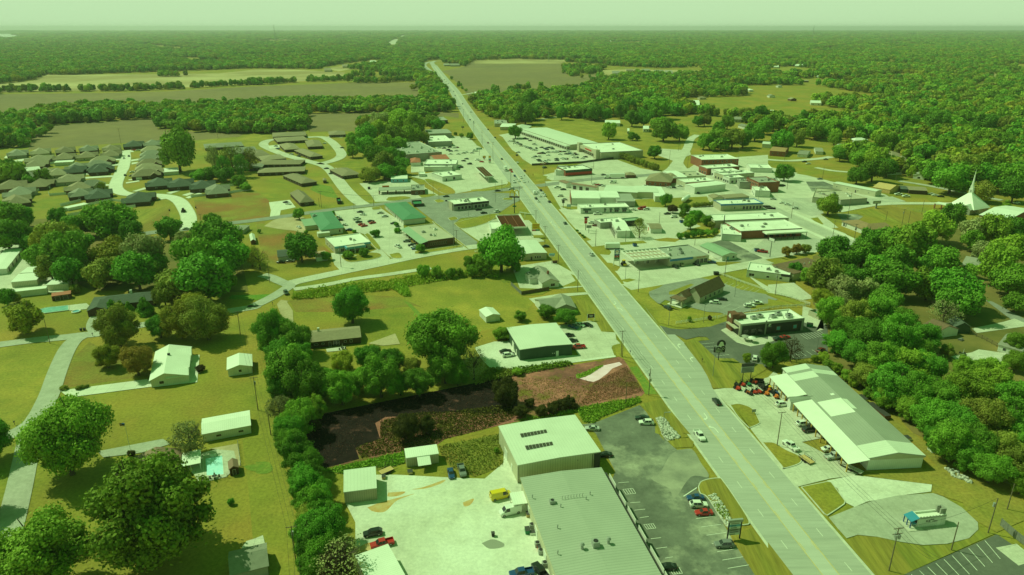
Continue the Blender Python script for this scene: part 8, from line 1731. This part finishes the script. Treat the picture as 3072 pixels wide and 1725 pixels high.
for t,X,Y,top,lb in(('c2',2020,768,470,'tall steel pole beside the taco sign'),('c2',1515,1352,1132,'light pole in the stone bed beside the parked cars'),('c2',1925,228,40,'light pole by the white rail fence'),('c2',1575,255,5,'light pole at the left end of the white rail fence'),('b2',1140,1132,985,'light pole on the small corner grass patch'),('b2',2240,1312,1150,'light pole in the bank car park'),('b1',1990,808,545,'tall steel light pole at the tan brick offices'),('b1',988,452,370,'light pole in the car park between the green roofs'),('b1',1842,345,220,'light pole at the drive-in exit'),('b1',2410,360,130,'light pole near the burger restaurant corner'),('b1',2140,505,375,'light pole in front of the burger restaurant'),('b1',2355,530,455,'light pole on the grass by the red beamed canopy'),('b2',338,215,130,'light pole at the crossroads corner'),('b2',2480,330,190,'street lamp on main street'),('p' and 'a2',375,1190,1120,'light pole in the middle of the plaza car park'),('a2',575,1330,1240,'light pole at the near side of the plaza car park'),('a2',235,1180,1110,'light pole at the far side of the plaza car park'),('a2',2270,1385,1170,'curved street lamp by the red brick block'),('c3',480,570,370,'light pole at the restaurant rear car park')):
    pole(t,X,Y,top,lb,0,0,2 if X!=2020 else 1,STEEL,.1,'street_light',group='light poles')
for a,b,lb in(('v1','v2','wire over the mown verge beside the hedgerow'),('v2','v3','wire over the white garage'),('h1','h2','wire along the left side of the highway'),('h2','h3','wire along the left side of the highway'),('h3','h4','wire along the left side of the highway'),('h4','h5','wire along the left side of the highway'),('h5','h6','wire along the left side of the highway'),('h6','h7','wire along the left side of the highway'),('u0','u1','wire on the far left side of the highway'),('u1','u2','wire on the far left side of the highway'),('u2','u3','wire on the far left side of the highway'),('k1','k2','wire over the grass verge before the snack stand'),('r1','r4','wire along the side street'),('m2','m3','wire along main street'),('c1','c2','wire along the county road'),('c2','c3','wire along the county road')):
    wire(a,b,lb,offs=(-1.1,0,1.1))
PT['kx']=(Vector((*P('d3',1560,1700),0)),12.0);wire('kx','k1','wire over the grass verge before the snack stand',offs=(-1.1,0,1.1));PT['k0']=(Vector((*P('c2',2035,760),0)),10.5);wire('k2','k0','wire over the shop forecourt',offs=(-1.1,0,1.1));PT['k9']=(Vector((*P('c2',1575,250),0)),9.5);wire('k0','k9','wire over the taco restaurant verge',offs=(-1.1,0,1.1));PT['vx']=(Vector((*P('d1',450,1900),0)),11.0);wire('vx','v1','wire over the mown verge beside the hedgerow',offs=(-1.1,0,1.1));wire('h1','cl','wire crossing the red clay lot',offs=(0,));wire('k3','k1','wire sweeping low over the snack stand loop',offs=(0,),sag=1.5)
def sign_root(t,X,Y,label,rz=RD-math.pi/2,cat='sign',name='roadside_sign'):
    p=P(t,X,Y);return empty(name,(p.x,p.y,.1),rz,label,cat),p
def bx(o,name,m,x0,y0,z0,x1,y1,z1):b=MB();b.box(x0,y0,z0,x1,y1,z1);return b.obj(name,m,o)
def faces(o,txt,sz,m,x,y,z):text_obj(txt,sz,m,o,(x,y,z),(math.pi/2,0,0))
FZ=R(8)
o,p=sign_root('d2',2225,1068,'tall dark framed tenant sign with pale panels by the striped bays',FZ)
h=height_at(p,'d2',2225,868);bx(o,'post',BLACKM,-1.75,-.15,0,-1.5,.15,h-.5);bx(o,'post',BLACKM,1.5,-.15,0,1.75,.15,h-.5);bx(o,'cap',GALV,-1.9,-.3,h-.7,1.9,.3,h)
n=6;z0=1.3;dz=(h-.9-z0)/n
for k,(m,t)in enumerate(((TRIMW,''),(mat('lilac_panel',(.5,.46,.48)),''),(W_GREY,''),(TRIMW,''),(TRIMLB,''),(TRIMW,''))):pn=bx(o,'tenant_panel',m,-1.48,-.08,z0+k*dz+.05,1.48,.08,z0+(k+1)*dz-.03);[bx(o,'print_line',BLACKM,-1.1,-.095,z0+k*dz+f*dz,.3+.25*((k*7)%4),-.082,z0+k*dz+f*dz+dz*.14)for f in(.3,.58)]
o,p=sign_root('c2',2355,822,'grey reader board on two legs at the edge of the shop lot',FZ);h=height_at(p,'c2',2355,640);bx(o,'leg',BLACKM,-1.6,-.1,0,-1.4,.1,h*.55);bx(o,'leg',BLACKM,1.4,-.1,0,1.6,.1,h*.55);bx(o,'board',W_GREY,-2.4,-.15,h*.5,2.4,.15,h*.82);bx(o,'header',TRIMD,-2.4,-.15,h*.84,2.4,.15,h)
for k in range(4):bx(o,'letter_row',BLACKM,-2.1,-.17,h*(.53+k*.07),1.9-.4*(k%2),-.152,h*(.555+k*.07))
o,p=sign_root('c2',2075,608,'tall pole sign with a bell and two lines of pale lettering',R(5));h=height_at(p,'c2',2075,418);b=MB();b.cyl((0,0,0),(0,0,h*.55),.16,seg=8);b.obj('pole',BLACKM,o);bx(o,'cabinet',BLACKM,-2.2,-.2,h*.42,2.2,.2,h*.7);faces(o,'TACO',1.35,TRIMW,0,-.23,h*.62);faces(o,'BELL',1.35,TRIMW,0,-.23,h*.49)
b=MB();b.cyl((.5,-.2,h*.86),(.5,.2,h*.86),1.7,seg=20);b.obj('round_cabinet',BLACKM,o);bell(o,(.5,-.24,h*.86),2.2,TRIMW,0)
o,p=sign_root('c2',793,212,'white framed dark notice sign on the lawn by the blue car',FZ);bx(o,'post',TRIMW,-1.7,-.08,0,-1.5,.08,3.3);bx(o,'post',TRIMW,1.5,-.08,0,1.7,.08,3.3);bx(o,'board',mat('plum_board',(.09,.05,.06)),-1.48,-.06,1.5,1.48,.06,3.2);bx(o,'print_line',TRIMW,-.9,-.075,2.4,.9,-.062,2.6);bx(o,'print_line',TRIMW,-.7,-.075,1.95,.7,-.062,2.1)
o,p=sign_root('c2',1388,870,'small tan sign back on the pole by the clay lot',FZ);bx(o,'post',GALV,-.05,-.05,0,.05,.05,2.6);bx(o,'plate',W_BEIGE,-.45,-.03,1.8,.45,.03,3.0)
o,p=sign_root('c2',2430,1150,'little sign on the oval grass island by the shop',FZ);bx(o,'post',GALV,-.5,-.05,0,-.42,.05,1.2);bx(o,'post',GALV,.42,-.05,0,.5,.05,1.2);bx(o,'plate',W_GREY,-.7,-.04,.7,.7,.04,1.5);bx(o,'header',BLACKM,-.7,-.05,1.52,.7,.05,1.7)
o,p=sign_root('b2',238,712,'yellow and green fuel price sign beside the highway',FZ);h=height_at(p,'b2',238,575);bx(o,'pole',TRIMW,-2.6,-.15,0,-2.3,.15,h);bx(o,'top_panel',YELM,-2.2,-.12,h*.6,2.4,.12,h);bx(o,'price_panel',REDM,-2.2,-.12,h*.46,.05,.12,h*.58);bx(o,'price_panel',GRNM,.1,-.12,h*.46,2.4,.12,h*.58);faces(o,'FOOD',1.3,REDM,.1,-.15,h*.9);faces(o,'MART',1.3,REDM,.1,-.15,h*.72);faces(o,'2.79',.7,TRIMW,-1.1,-.15,h*.52);faces(o,'3.39',.7,TRIMW,1.2,-.15,h*.52)
o,p=sign_root('b2',400,975,'small blue and white pole sign in front of the diner',FZ);bx(o,'pole',STEEL,-.12,-.12,0,.12,.12,4);bx(o,'panel',TRIMW,-1.6,-.12,4.0,1.6,.12,4.9);bx(o,'panel',TRIMLB,-1.6,-.12,4.95,1.6,.12,5.6);bx(o,'print_line',BLUEM,-1.2,-.14,4.3,1.2,-.125,4.6)
o,p=sign_root('b2',432,972,'low brown brick monument sign beside the diner',FZ);bx(o,'base',W_BRICK,-1.3,-.2,0,1.3,.2,.8);bx(o,'board',W_BROWNP,-1.4,-.15,.82,1.4,.15,1.5)
o,p=sign_root('b2',1050,995,'tall white fuel price tower with a blue emblem at top',FZ);h=height_at(p,'b2',1050,835);bx(o,'post',TRIMW,-1.7,-.2,0,-1.35,.2,h);bx(o,'post',TRIMW,1.35,-.2,0,1.7,.2,h);bx(o,'emblem_panel',BLUEM,-1.33,-.18,h*.76,1.33,.18,h*.98)
b=MB();b.cyl((0,-.2,h*.87),(0,-.19,h*.87),1.0,seg=18);b.obj('emblem_disc',TRIMW,o);faces(o,'M',1.5,ORNG,0,-.215,h*.87)
for k,m in enumerate((TRIMW,GRNM,REDM,BLUEM)):bx(o,'price_panel',m,-1.33,-.15,h*(.28+k*.115),1.33,.15,h*(.385+k*.115));faces(o,('3.59','2.79','2.85','GAS')[k],.75,TRIMW if k else BLACKM,0,-.17,h*(.33+k*.115))
o,p=sign_root('b2',740,640,'red vertical pole sign left of the pyramid restaurant',FZ);h=height_at(p,'b2',740,505);bx(o,'pole',BLACKM,-.15,-.15,0,.15,.15,h);bx(o,'panel',REDM,-.9,-.2,h*.5,.9,.2,h*.9);bx(o,'cap_panel',BLACKM,-1.2,-.22,h*.91,1.8,.22,h);faces(o,'PIZZA',.55,TRIMW,0,-.22,h*.7)
o,p=sign_root('b2',772,668,'grey blue reader board below the red pole sign',FZ);bx(o,'pole',BLACKM,-.12,-.12,0,.12,.12,3.2);bx(o,'board',W_GREY,-1.6,-.15,3.2,1.6,.15,5);[bx(o,'letter_row',BLACKM,-1.3,-.165,3.5+k*.45,1.2,-.152,3.65+k*.45)for k in range(3)]
o,p=sign_root('b2',572,428,'pale board sign on the grass by the white shop',FZ);bx(o,'leg',STEEL,-1.2,-.1,0,-1,.1,3.4);bx(o,'leg',STEEL,1,-.1,0,1.2,.1,3.4);bx(o,'board',mat('pale_blue_board',(.36,.44,.44)),-1.5,-.12,1.6,1.5,.12,3.5)
o,p=sign_root('b2',515,415,'dark pole sign beside the pale board sign',FZ);bx(o,'pole',BLACKM,-.15,-.15,0,.15,.15,6);bx(o,'board',TRIMD,-.9,-.15,3.4,.9,.15,5.6)
o,p=sign_root('s',1135,1285,'pole sign with two yellow arches above the burger restaurant',R(-4));h=height_at(p,'s',1135,640);hb_=height_at(p,'s',1135,850);b=MB();b.cyl((0,0,0),(0,0,hb_),.28,seg=8);b.obj('pole',BLACKM,o);wd=3.1;bx(o,'name_bar',mat('maroon_bar',(.07,.03,.025)),-wd-.4,-.3,hb_-.2,wd+.4,.3,hb_+.7);zz=height_at(p,'s',1135,1095);bx(o,'green_disc',GRNM,-1.3,-.2,zz-.5,1.3,.2,zz+.5)
for s in(-1,1):
    b=MB();N_=14;A=[(s*wd*.5-math.cos(math.pi*i/N_)*wd*.48,hb_+.7+(h-hb_-.9)*math.sin(math.pi*i/N_)**.62)for i in range(N_+1)]
    for i in range(N_):b.cyl((A[i][0],0,A[i][1]),(A[i+1][0],0,A[i+1][1]),.34,seg=6,caps=False)
    b.obj('arch',YELM,o)
o,p=sign_root('b2',130,520,'white slanted board on a post by the fuel canopy grass',R(-30));bx(o,'post',TRIMW,-.15,-.15,0,.15,.15,3.4);bx(o,'board',TRIMW,-4.2,-.12,3.4,4.2,.12,3.9)
for t,X,Y,top,lb,m,txt,wd,frac in(('q',1270,985,768,'long green sign on a pole in front of the grey store',GRNM,'',2.8,.78),('q',1558,1195,985,'tall white sign with a yellow shell emblem',TRIMW,'',1.3,.05),('q',815,300,178,'dark board sign on twin legs at the grass corner',BLACKM,'',1.6,.66),('q',1405,1110,1010,'brown board sign beside the shell emblem sign',W_BROWNP,'',1.4,.55),('p',1005,1225,905,'red board on a pole beside the thin palm like tree',mat('brick_red_board',(.3,.08,.06)),'',2.4,.86),('s',1035,530,60,'red oval sign high on a pole above the traffic queue',REDM,'',1.2,.86),('b3',1085,420,345,'broad grey pylon sign on the church lawn',W_GREY,'',3.0,.62),('q',2220,700,520,'blue grey sign at the plaza edge',W_GREY,'',1.3,.5)):
    o,p=sign_root(t,X,Y,lb,FZ);h=max(4,height_at(p,t,X,top));b=MB();b.cyl((0,0,0),(0,0,h*max(.3,frac)),.2 if t!='b3' else.6,seg=8);b.obj('pole',STEEL,o);bx(o,'board',m,-wd,-.2,h*frac,wd,.2,h)
    if 'shell' in lb:
        b=MB();b.cyl((0,-.24,h*.85),(0,-.22,h*.85),1.0,seg=16);b.obj('shell_emblem',mat('shell_yellow',(.75,.40,.03)),o);bx(o,'price_row',BLUEM,-1.1,-.23,h*.45,1.1,-.21,h*.55);bx(o,'price_row',REDM,-1.1,-.23,h*.28,1.1,-.21,h*.38)
    elif m not in(TRIMW,):bx(o,'print_line',TRIMW,-wd*.7,-.22,h*(frac*.5+.5)-.2,wd*.7,-.205,h*(frac*.5+.5)+.2)
p=P('d0',1312,168);h=height_at(p,'c0',1270,1240);o=empty('flagpole',(p.x,p.y,.1),0,'thin white flagpole with a small flag above the round shrub','flagpole');b=MB();b.cyl((0,0,0),(0,0,h),.07,.04,6);b.obj('pole',TRIMW,o);fl=MB();q=[(x,math.sin(x*3)*.12,z)for x in(0,.5,1.0,1.5)for z in(0,1)]
[fl.poly([q[2*i],q[2*i+2],q[2*i+3],q[2*i+1]])for i in range(3)];f=fl.obj('flag',mat('striped_flag',(.45,.08,.08),(.75,.72,.68),6.0,.9,obj=True,contrast=(.48,.52)),o,(-1.55,0,h-1.1));bx(o,'canton',BLUEM,-.75,-.17,h-.6,-.03,.17,h-.1)
p=P('b1',1000,905);o=empty('flagpole',(p.x,p.y,.25),0,'white flagpole between the two clipped ball shrubs','flagpole');b=MB();b.cyl((0,0,0),(0,0,8.5),.08,.05,6);b.obj('pole',TRIMW,o);b=MB();b.cyl((0,0,0),(0,0,.4),.6,seg=10);b.obj('base',CONCW,o)
def fence(spec,label,kind,h=1.2,m=TRIMW,step=2.4,name=None):
    pts=pts_of(spec);o=empty(name or('rail_fence' if kind=='rail' else 'panel_fence' if kind=='panel' else 'mesh_fence'),(pts[0].x,pts[0].y,.1),0,label,'fence')
    pm=None
    for a,b_ in zip(pts,pts[1:]):
        d=b_-a;n=max(1,round(d.length/step));ang=math.atan2(d.y,d.x);s=d.length/n
        key=(round(s,2),h,kind)
        pb=MB();pb.box(-.07,-.07,0,.07,.07,h+.1);me=pb.mesh('post',m)
        rb=MB()
        if kind=='rail':[rb.box(.08,-.03,h*z,s-.08,.03,h*z+.14)for z in(.3,.62,.9)]
        elif kind=='panel':rb.box(.075,-.03,.05,s-.075,.03,h)
        else:[rb.box(.08,-.015,h*z,s-.08,.015,h*z+.04)for z in(.05,.5,.96)]
        rm=rb.mesh('rail' if kind!='panel' else 'panel',m)
        for i in range(n+1):
            q=a+d*(i/n)-pts[0]
            x=bpy.data.objects.new('post',me);x.location=(q.x,q.y,0);x.rotation_euler=(0,0,ang);link(x,o)
            if i<n:
                if kind!='rail':y=bpy.data.objects.new('panel' if kind=='panel' else 'rail',rm);y.location=(q.x,q.y,0);y.rotation_euler=(0,0,ang);link(y,o)
                else:y=bpy.data.objects.new('rails',rm);y.name='rail';y.location=(q.x,q.y,0);y.rotation_euler=(0,0,ang);link(y,o)
    return o
fence('c2 1650,245 2050,190','white rail fence in front of the taco restaurant tower','rail',1.3);fence('c2 2072,188 2165,158','short white rail fence left of the rust brown tower','rail',1.3);fence('b3 80,1285 240,1330 420,1395','white rail fence behind the bank grass','rail',1.3);fence('c2 2400,130 2576,92 c3 100,85 420,62','white rail fence behind the restaurant roof','rail',1.3);fence('b2 2090,1085 2300,1165 2576,1260','white rail fence along the white office driveway','rail',1.2)
FV=mat('white_vinyl_fence',(.66,.69,.68),rough=.6);FW=mat('brown_fence_board',(.16,.12,.08),(.12,.09,.06),2,.9);FG=mat('grey_fence_board',(.22,.22,.19),(.17,.17,.15),2,.9)
for s,lb in(('b0 565,470 860,400 1130,345 1230,360','upper white vinyl fence around the charcoal roofed house'),('b0 685,500 1000,450 1365,410 1350,370','lower white vinyl fence below the slate roofed house'),('b0 610,400 815,352','short white vinyl fence beside the kennel'),('b0 335,255 500,220 530,180','white vinyl fence behind the small gabled brown house'),('b0 490,275 500,295 670,282','white vinyl fence around the deck yard'),('b0 1920,310 2250,280 2530,235','white vinyl fence along the vacant lot'),('b0 2200,200 2400,195 2390,170','white vinyl fence around the fenced pool'),('a0 300,1415 540,1380 740,1365','white vinyl fence behind the second row of houses'),('b3 1200,85 1340,80 1480,45','white fence behind the porch cottage')):fence(s,lb,'panel',1.9,FV)
fence('b2 -10,1195 95,1292','brown board fence left side below the white cottage','panel',1.8,FG);fence('b2 97,1292 372,1245','dark board fence in front of the white cottage garden','panel',1.8,FW);fence('c3 1985,325 2150,390 2300,470','dark open fence between the garage and pool garden','rail',1.5,FW);fence('d3 2335,930 2470,1050 2576,1130','grey board fence at the right edge behind the striped lot','panel',2.2,FG);fence('b0 80,1285 470,1235 720,1240','pale board fence below the storage units','panel',1.5,W_CREAM);fence('d0 2395,110 2425,330','thin fence on the right side of the pool deck','mesh',1.2,GALV);fence('d0 2010,505 2290,445','thin fence on the lower side of the pool deck','mesh',1.2,GALV);fence('a2 200,1400 700,1375 1080,1325','dark retaining fence along the near side of the plaza','panel',2.0,W_DARK,4);fence('d1 1220,370 1380,310','weathered posts behind the small tan shed','mesh',1.6,WOODP,3)
fence('b3 1235,395 1640,480','thin post fence along the church lawn','mesh',1.2,GALV,4);fence('d3 2120,340 2240,450 2460,520','low white cable on posts at the edge of the right wood','mesh',1.0,GALV,5)
def pool(spec,label,inner,m=POOLW):
    pts=pts_of(spec);o=empty('swimming_pool',(pts[0].x,pts[0].y,.1),0,label,'pool');c=sum(pts,Vector((0,0)))/len(pts);L_=[p-pts[0]for p in pts];c=c-pts[0]
    b=MB();n=len(L_)
    for i in range(n):
        j=(i+1)%n;a,d=L_[i],L_[j];a2,d2=a+(c-a).normalized()*.45,d+(c-d).normalized()*.45
        b.poly([(a.x,a.y,.14),(d.x,d.y,.14),(d2.x,d2.y,.14),(a2.x,a2.y,.14)]);b.poly([(a2.x,a2.y,.02),(d2.x,d2.y,.02),(d2.x,d2.y,.14),(a2.x,a2.y,.14)])
    x=b.obj('coping',CONCW,o);fix_up(x)
    q=[p+(c-p).normalized()*.45 for p in L_];b=MB();b.poly([(p.x,p.y,.06)for p in q]);w=b.obj('water',POOLB if inner else m,o);fix_up(w)
    if inner:b=MB();b.poly([(p.x,p.y,.075)for p in inner(q)]);w2=b.obj('pool_floor',m,o);fix_up(w2)
    return o
pool('d0 2040,235 2240,198 2257,425 2050,440','rectangular backyard pool with a pale floor and blue edge',lambda q:[q[0].lerp(q[1],.10).lerp(q[3].lerp(q[2],.1),.12),q[1].lerp(q[2],.10),q[2],q[3].lerp(q[2],.13)],mat('pale_pool_floor',(.55,.86,.95),(.42,.80,.92),1.5,.15,spec=.5))
pool('c3 2098,562 2150,552 2345,635 2255,668 2130,620','turquoise kidney pool in the right hand garden',None,mat('turquoise_water',(.06,.42,.46),(.10,.5,.52),.6,.05))
p=P('d0',2145,235);o=empty('pool_float',(p.x,p.y,.18),R(5),'white slide block at the top edge of the rectangular pool','pool slide');bx(o,'step',TRIMW,-.9,-.5,0,.9,.5,.4);bx(o,'rail',GALV,-.9,.3,.4,-.82,.4,1.1)
pts=pts_of('c0 330,118 470,82 690,60 692,108 455,138');o=empty('pool_cover',(pts[0].x,pts[0].y,.1),0,'wrinkled turquoise tarp over the pool in the top left garden','pool cover');b=MB();b.poly([(q.x-pts[0].x,q.y-pts[0].y,.25)for q in pts]);x=b.obj('tarp',mat('turquoise_tarp',(.13,.36,.33),(.22,.46,.40),.5,.6,bump=.4,bscale=1),o);fix_up(x);b=MB();[b.cyl((pts[i].x-pts[0].x,pts[i].y-pts[0].y,.2),(pts[(i+1)%5].x-pts[0].x,pts[(i+1)%5].y-pts[0].y,.2),.18,seg=6)for i in range(5)];b.obj('rim',CONCW,o)
p=P('c0',767,115,.3);o=empty('paddling_pool',(p.x,p.y,.1),0,'round blue and white paddling pool on the lawn','paddling pool');b=MB();[b.cyl((1.7*math.cos(i*.4488),1.7*math.sin(i*.4488),.25),(1.7*math.cos((i+1)*.4488),1.7*math.sin((i+1)*.4488),.25),.28,seg=6,caps=False)for i in range(14)];b.obj('ring',TRIMW,o);b=MB();b.cyl((0,0,0),(0,0,.2),1.5,seg=14);b.obj('water',TRIMLB,o)
def wheelie(t,X,Y,label):p=P(t,X,Y,.5);o=empty('wheeled_bin',(p.x,p.y,.12),RD,label,'bin');b=MB();b.box(-.35,-.35,.05,.35,.35,1.05,ins=-.06);b.obj('bin',BLACKM,o);bx(o,'lid',TRIMD,-.45,-.45,1.06,.45,.45,1.12)
wheelie('c0',815,300,'left of the two black bins beside the grey lane');wheelie('c0',850,297,'right of the two black bins beside the grey lane');wheelie('b0',1705,440,'black bin left of the subdivision street');wheelie('b0',1970,412,'black bin right of the subdivision street');wheelie('d1',2385,1020,'dark bent bin shape alone on the white gravel')
def mailbox(t,X,Y,label):p=P(t,X,Y);o=empty('mailbox',(p.x,p.y,.1),RD,label,'mailbox');bx(o,'post',WOODP,-.06,-.06,0,.06,.06,1.1);bx(o,'box',BLACKM,-.3,-.15,1.1,.3,.15,1.4)
mailbox('c0',935,365,'mailbox at the junction of the grey lane and driveway');mailbox('c1',168,52,'mailbox beside the tan curved drive');mailbox('c0',150,1260,'mailbox on the lawn left of the sunlit maple');mailbox('d0',118,80,'mailbox under the sunlit maple at the left edge');mailbox('c2',1188,545,'mailbox at the highway edge by two poles');mailbox('c2',1912,625,'mailbox on the restaurant verge')
def ac(t,X,Y,label,s=1.0):p=P(t,X,Y,.5);o=empty('air_conditioner',(p.x,p.y,.12),RD,label,'air conditioner');box_obj('case',GALV,.95*s,.95*s,.9*s,o);b=MB();b.cyl((0,0,.9*s),(0,0,1.0*s),.36*s,seg=12);b.obj('fan',BLACKM,o)
for X,Y,lb in((200,935,'upper air conditioner behind the grey warehouse'),(255,1120,'air conditioner next to the red barrow'),(290,1195,'pale air conditioner below the red barrow'),(330,1320,'lowest air conditioner behind the grey warehouse')):ac('d2',X,Y,lb,1.3)
def crate(t,X,Y,m,label,sx=1.4,sy=1,sz=.8,name='crate',h=0):p=P(t,X,Y,.4);o=empty(name,(p.x,p.y,.12),RD+R(h),label,name.replace('_',' '));box_obj('body',m,sx,sy,sz,o);box_obj('lid',TRIMD,sx+.06,sy+.06,.06,o,(0,0,sz+.002))
crate('d2',155,985,GRNM,'greenish crate behind the grey warehouse',1.8,1.2,1.1);crate('d2',210,1000,TRIMW,'white folded box beside the greenish crate',1.2,1.6,.7);crate('d2',165,820,LUMBER,'yellow pallet stack below the lean-to',1.6,1.2,.9,'pallet_stack');crate('d2',275,1160,REDM,'red tool chest behind the grey warehouse',1.4,.8,.8,'tool_chest');crate('d1',1285,440,LUMBER,'wooden crate left of the awning shed',1.6,1.0,.8);crate('d1',1555,390,LUMBER,'yellowish crate in front of the awning shed',1.5,1.2,.7);crate('d1',1545,378,GALV,'metal box against the awning shed',1.0,1.2,.5,'box');crate('c3',940,1005,TRIMW,'white covered heap behind the equipment shop',3.4,2.4,1.4,'covered_load');crate('c3',1110,1130,W_BROWNP,'long rusty skip against the shop back wall',9,2.2,1.5,'skip',2);crate('d3',1400,50,TRIMW,'white junk box at the shop back wall',2,1.6,.8,'box');crate('d3',1650,170,TRIMW,'white dumped bundle at the wood edge',2.2,1.4,.7,'bundle')
def table_set(t,X,Y,label):p=P(t,X,Y,.4);o=empty('patio_set',(p.x,p.y,.14),0,label,'patio set');b=MB();b.cyl((0,0,.7),(0,0,.75),.7,seg=12);b.cyl((0,0,0),(0,0,.7),.05,seg=6);b.obj('table',BLACKM,o);[box_obj('chair',BLACKM,.45,.45,.8,o,(1.2*math.cos(a),1.2*math.sin(a),0),a)for a in(.4,2.0,3.5,5.1)];b=MB();b.cyl((0,0,.75),(.1,0,2.6),.12,.03,6);b.obj('closed_umbrella',TRIMW,o)
table_set('c1',870,490,'dark patio set with a closed umbrella behind the brown ranch house');table_set('c3',1960,545,'patio set on the deck left of the turquoise pool');table_set('d0',2160,440,'dark chair group at the lower end of the rectangular pool')
p=P('c3',1940,395,.5);o=empty('picnic_table',(p.x,p.y,.1),R(30),'picnic table on the green lawn by the dark fence','table');bx(o,'top',FG,-1,-.4,.72,1,.4,.78);bx(o,'bench',FG,-1,-.85,.42,1,-.6,.47);bx(o,'bench',FG,-1,.6,.42,1,.85,.47);bx(o,'leg',FG,-.8,-.7,0,-.7,.7,.7);bx(o,'leg',FG,.7,-.7,0,.8,.7,.7)
p=P('b3',18,910);o=empty('basketball_hoop',(p.x,p.y,.1),R(-60),'basketball hoop at the edge of the big concrete lot','basketball hoop');b=MB();b.cyl((0,0,0),(0,0,9),.25,.2,8);b.obj('pole',STEEL,o);bx(o,'frame',BLACKM,-2.0,-.2,9.0,2.0,-.05,11);bx(o,'backboard',TRIMW,-1.8,-.25,9.2,1.8,-.2,10.8)
p=P('b2',2125,640);o=empty('smoke_stack',(p.x,p.y,.1),0,'dark rusty stack against the left white store','chimney');b=MB();b.cyl((0,0,0),(0,0,3),1.3,.8,10);b.obj('base',W_BROWNP,o);b=MB();b.cyl((0,0,3),(0,0,height_at(p,'b2',2125,490)),.35,.25,8);b.obj('flue',BLACKM,o)
def person(t,X,Y,label,m,k):
    p=P(t,X,Y);me=bpy.data.meshes.new('person');V=[(0,0,.92),(0,0,1.15),(0,0,1.42),(0,0,1.54),(0,.02,1.70),(.10,0,.88),(.12,.03,.48),(.13,-.02,.04),(.13,.12,.03),(-.10,0,.88),(-.12,-.02,.48),(-.13,-.05,.04),(-.13,.09,.03),(.19,0,1.40),(.27,0,1.12),(.28,.12,.90),(-.19,0,1.40),(-.27,.02,1.12),(-.26,.18,.95)]
    E=[(0,1),(1,2),(2,3),(3,4),(0,5),(5,6),(6,7),(7,8),(0,9),(9,10),(10,11),(11,12),(2,13),(13,14),(14,15),(2,16),(16,17),(17,18)]
    RR=[.15,.15,.16,.065,.11,.095,.065,.05,.04,.095,.065,.05,.04,.07,.05,.04,.07,.05,.04]
    me.from_pydata(V,E,[]);o=bpy.data.objects.new('person',me);link(o);sk=o.modifiers.new('skin','SKIN');o.modifiers.new('smooth','SUBSURF').levels=1
    for i,v in enumerate(me.skin_vertices[0].data):v.radius=(RR[i],RR[i]*.85);v.use_root=i==0
    o.location=(p.x,p.y,.16);o.rotation_euler=(0,0,k);me.materials.append(m);return tag(o,label,'person','people at the crossroads')
for X,Y,lb,m,k in((1412,285,'person in dark clothing standing on the centre line beyond the crossroads',BLACKM,0),(1525,275,'person in dark clothing standing in the right lane beyond the crossroads',BLACKM,2),(1648,248,'person standing at the right kerb beyond the crossroads',W_DARK,1),(1518,455,'person walking across the middle of the crossroads',W_DARK,4)):person('s',X,Y,lb,m,k)
def stones(name,spec,n,seed,sz=(.25,.75)):
    pts=pts_of(spec);r=np.random.default_rng(seed);poly=np.array([(p.x,p.y)for p in pts]);q=r.uniform(poly.min(0),poly.max(0),(n*4,2));q=q[inside(q,poly)][:n];V,F=[],[]
    for x,y in q:
        s=r.uniform(*sz);b0=len(V);v=ICO1[0]*(s*r.uniform(.6,1,3))*r.uniform(.85,1.1,(len(ICO1[0]),1));V+=(v+(x,y,.22+s*.15)).tolist();F+=(ICO1[1]+b0).tolist()
    me=bpy.data.meshes.new(name);me.from_pydata(V,[],F);me.materials.append(ROCK);tag(link(bpy.data.objects.new(name,me)),kind='stuff')
stones('landscape_stones','c2 1460,1200 1530,1190 1600,1290 1690,1375 d2 1690,50 1580,75 1510,5',260,4);stones('landscape_stones','d2 1970,640 2035,605 2150,760 2200,880 2280,930 2185,960 2080,830',260,5,(.2,.6));stones('landscape_stones','c3 1460,20 1560,60 1640,150 1600,160 1500,80' if False else 'd3 1780,360 1900,380 2060,500 2030,520 1860,440',60,6,(.2,.8))
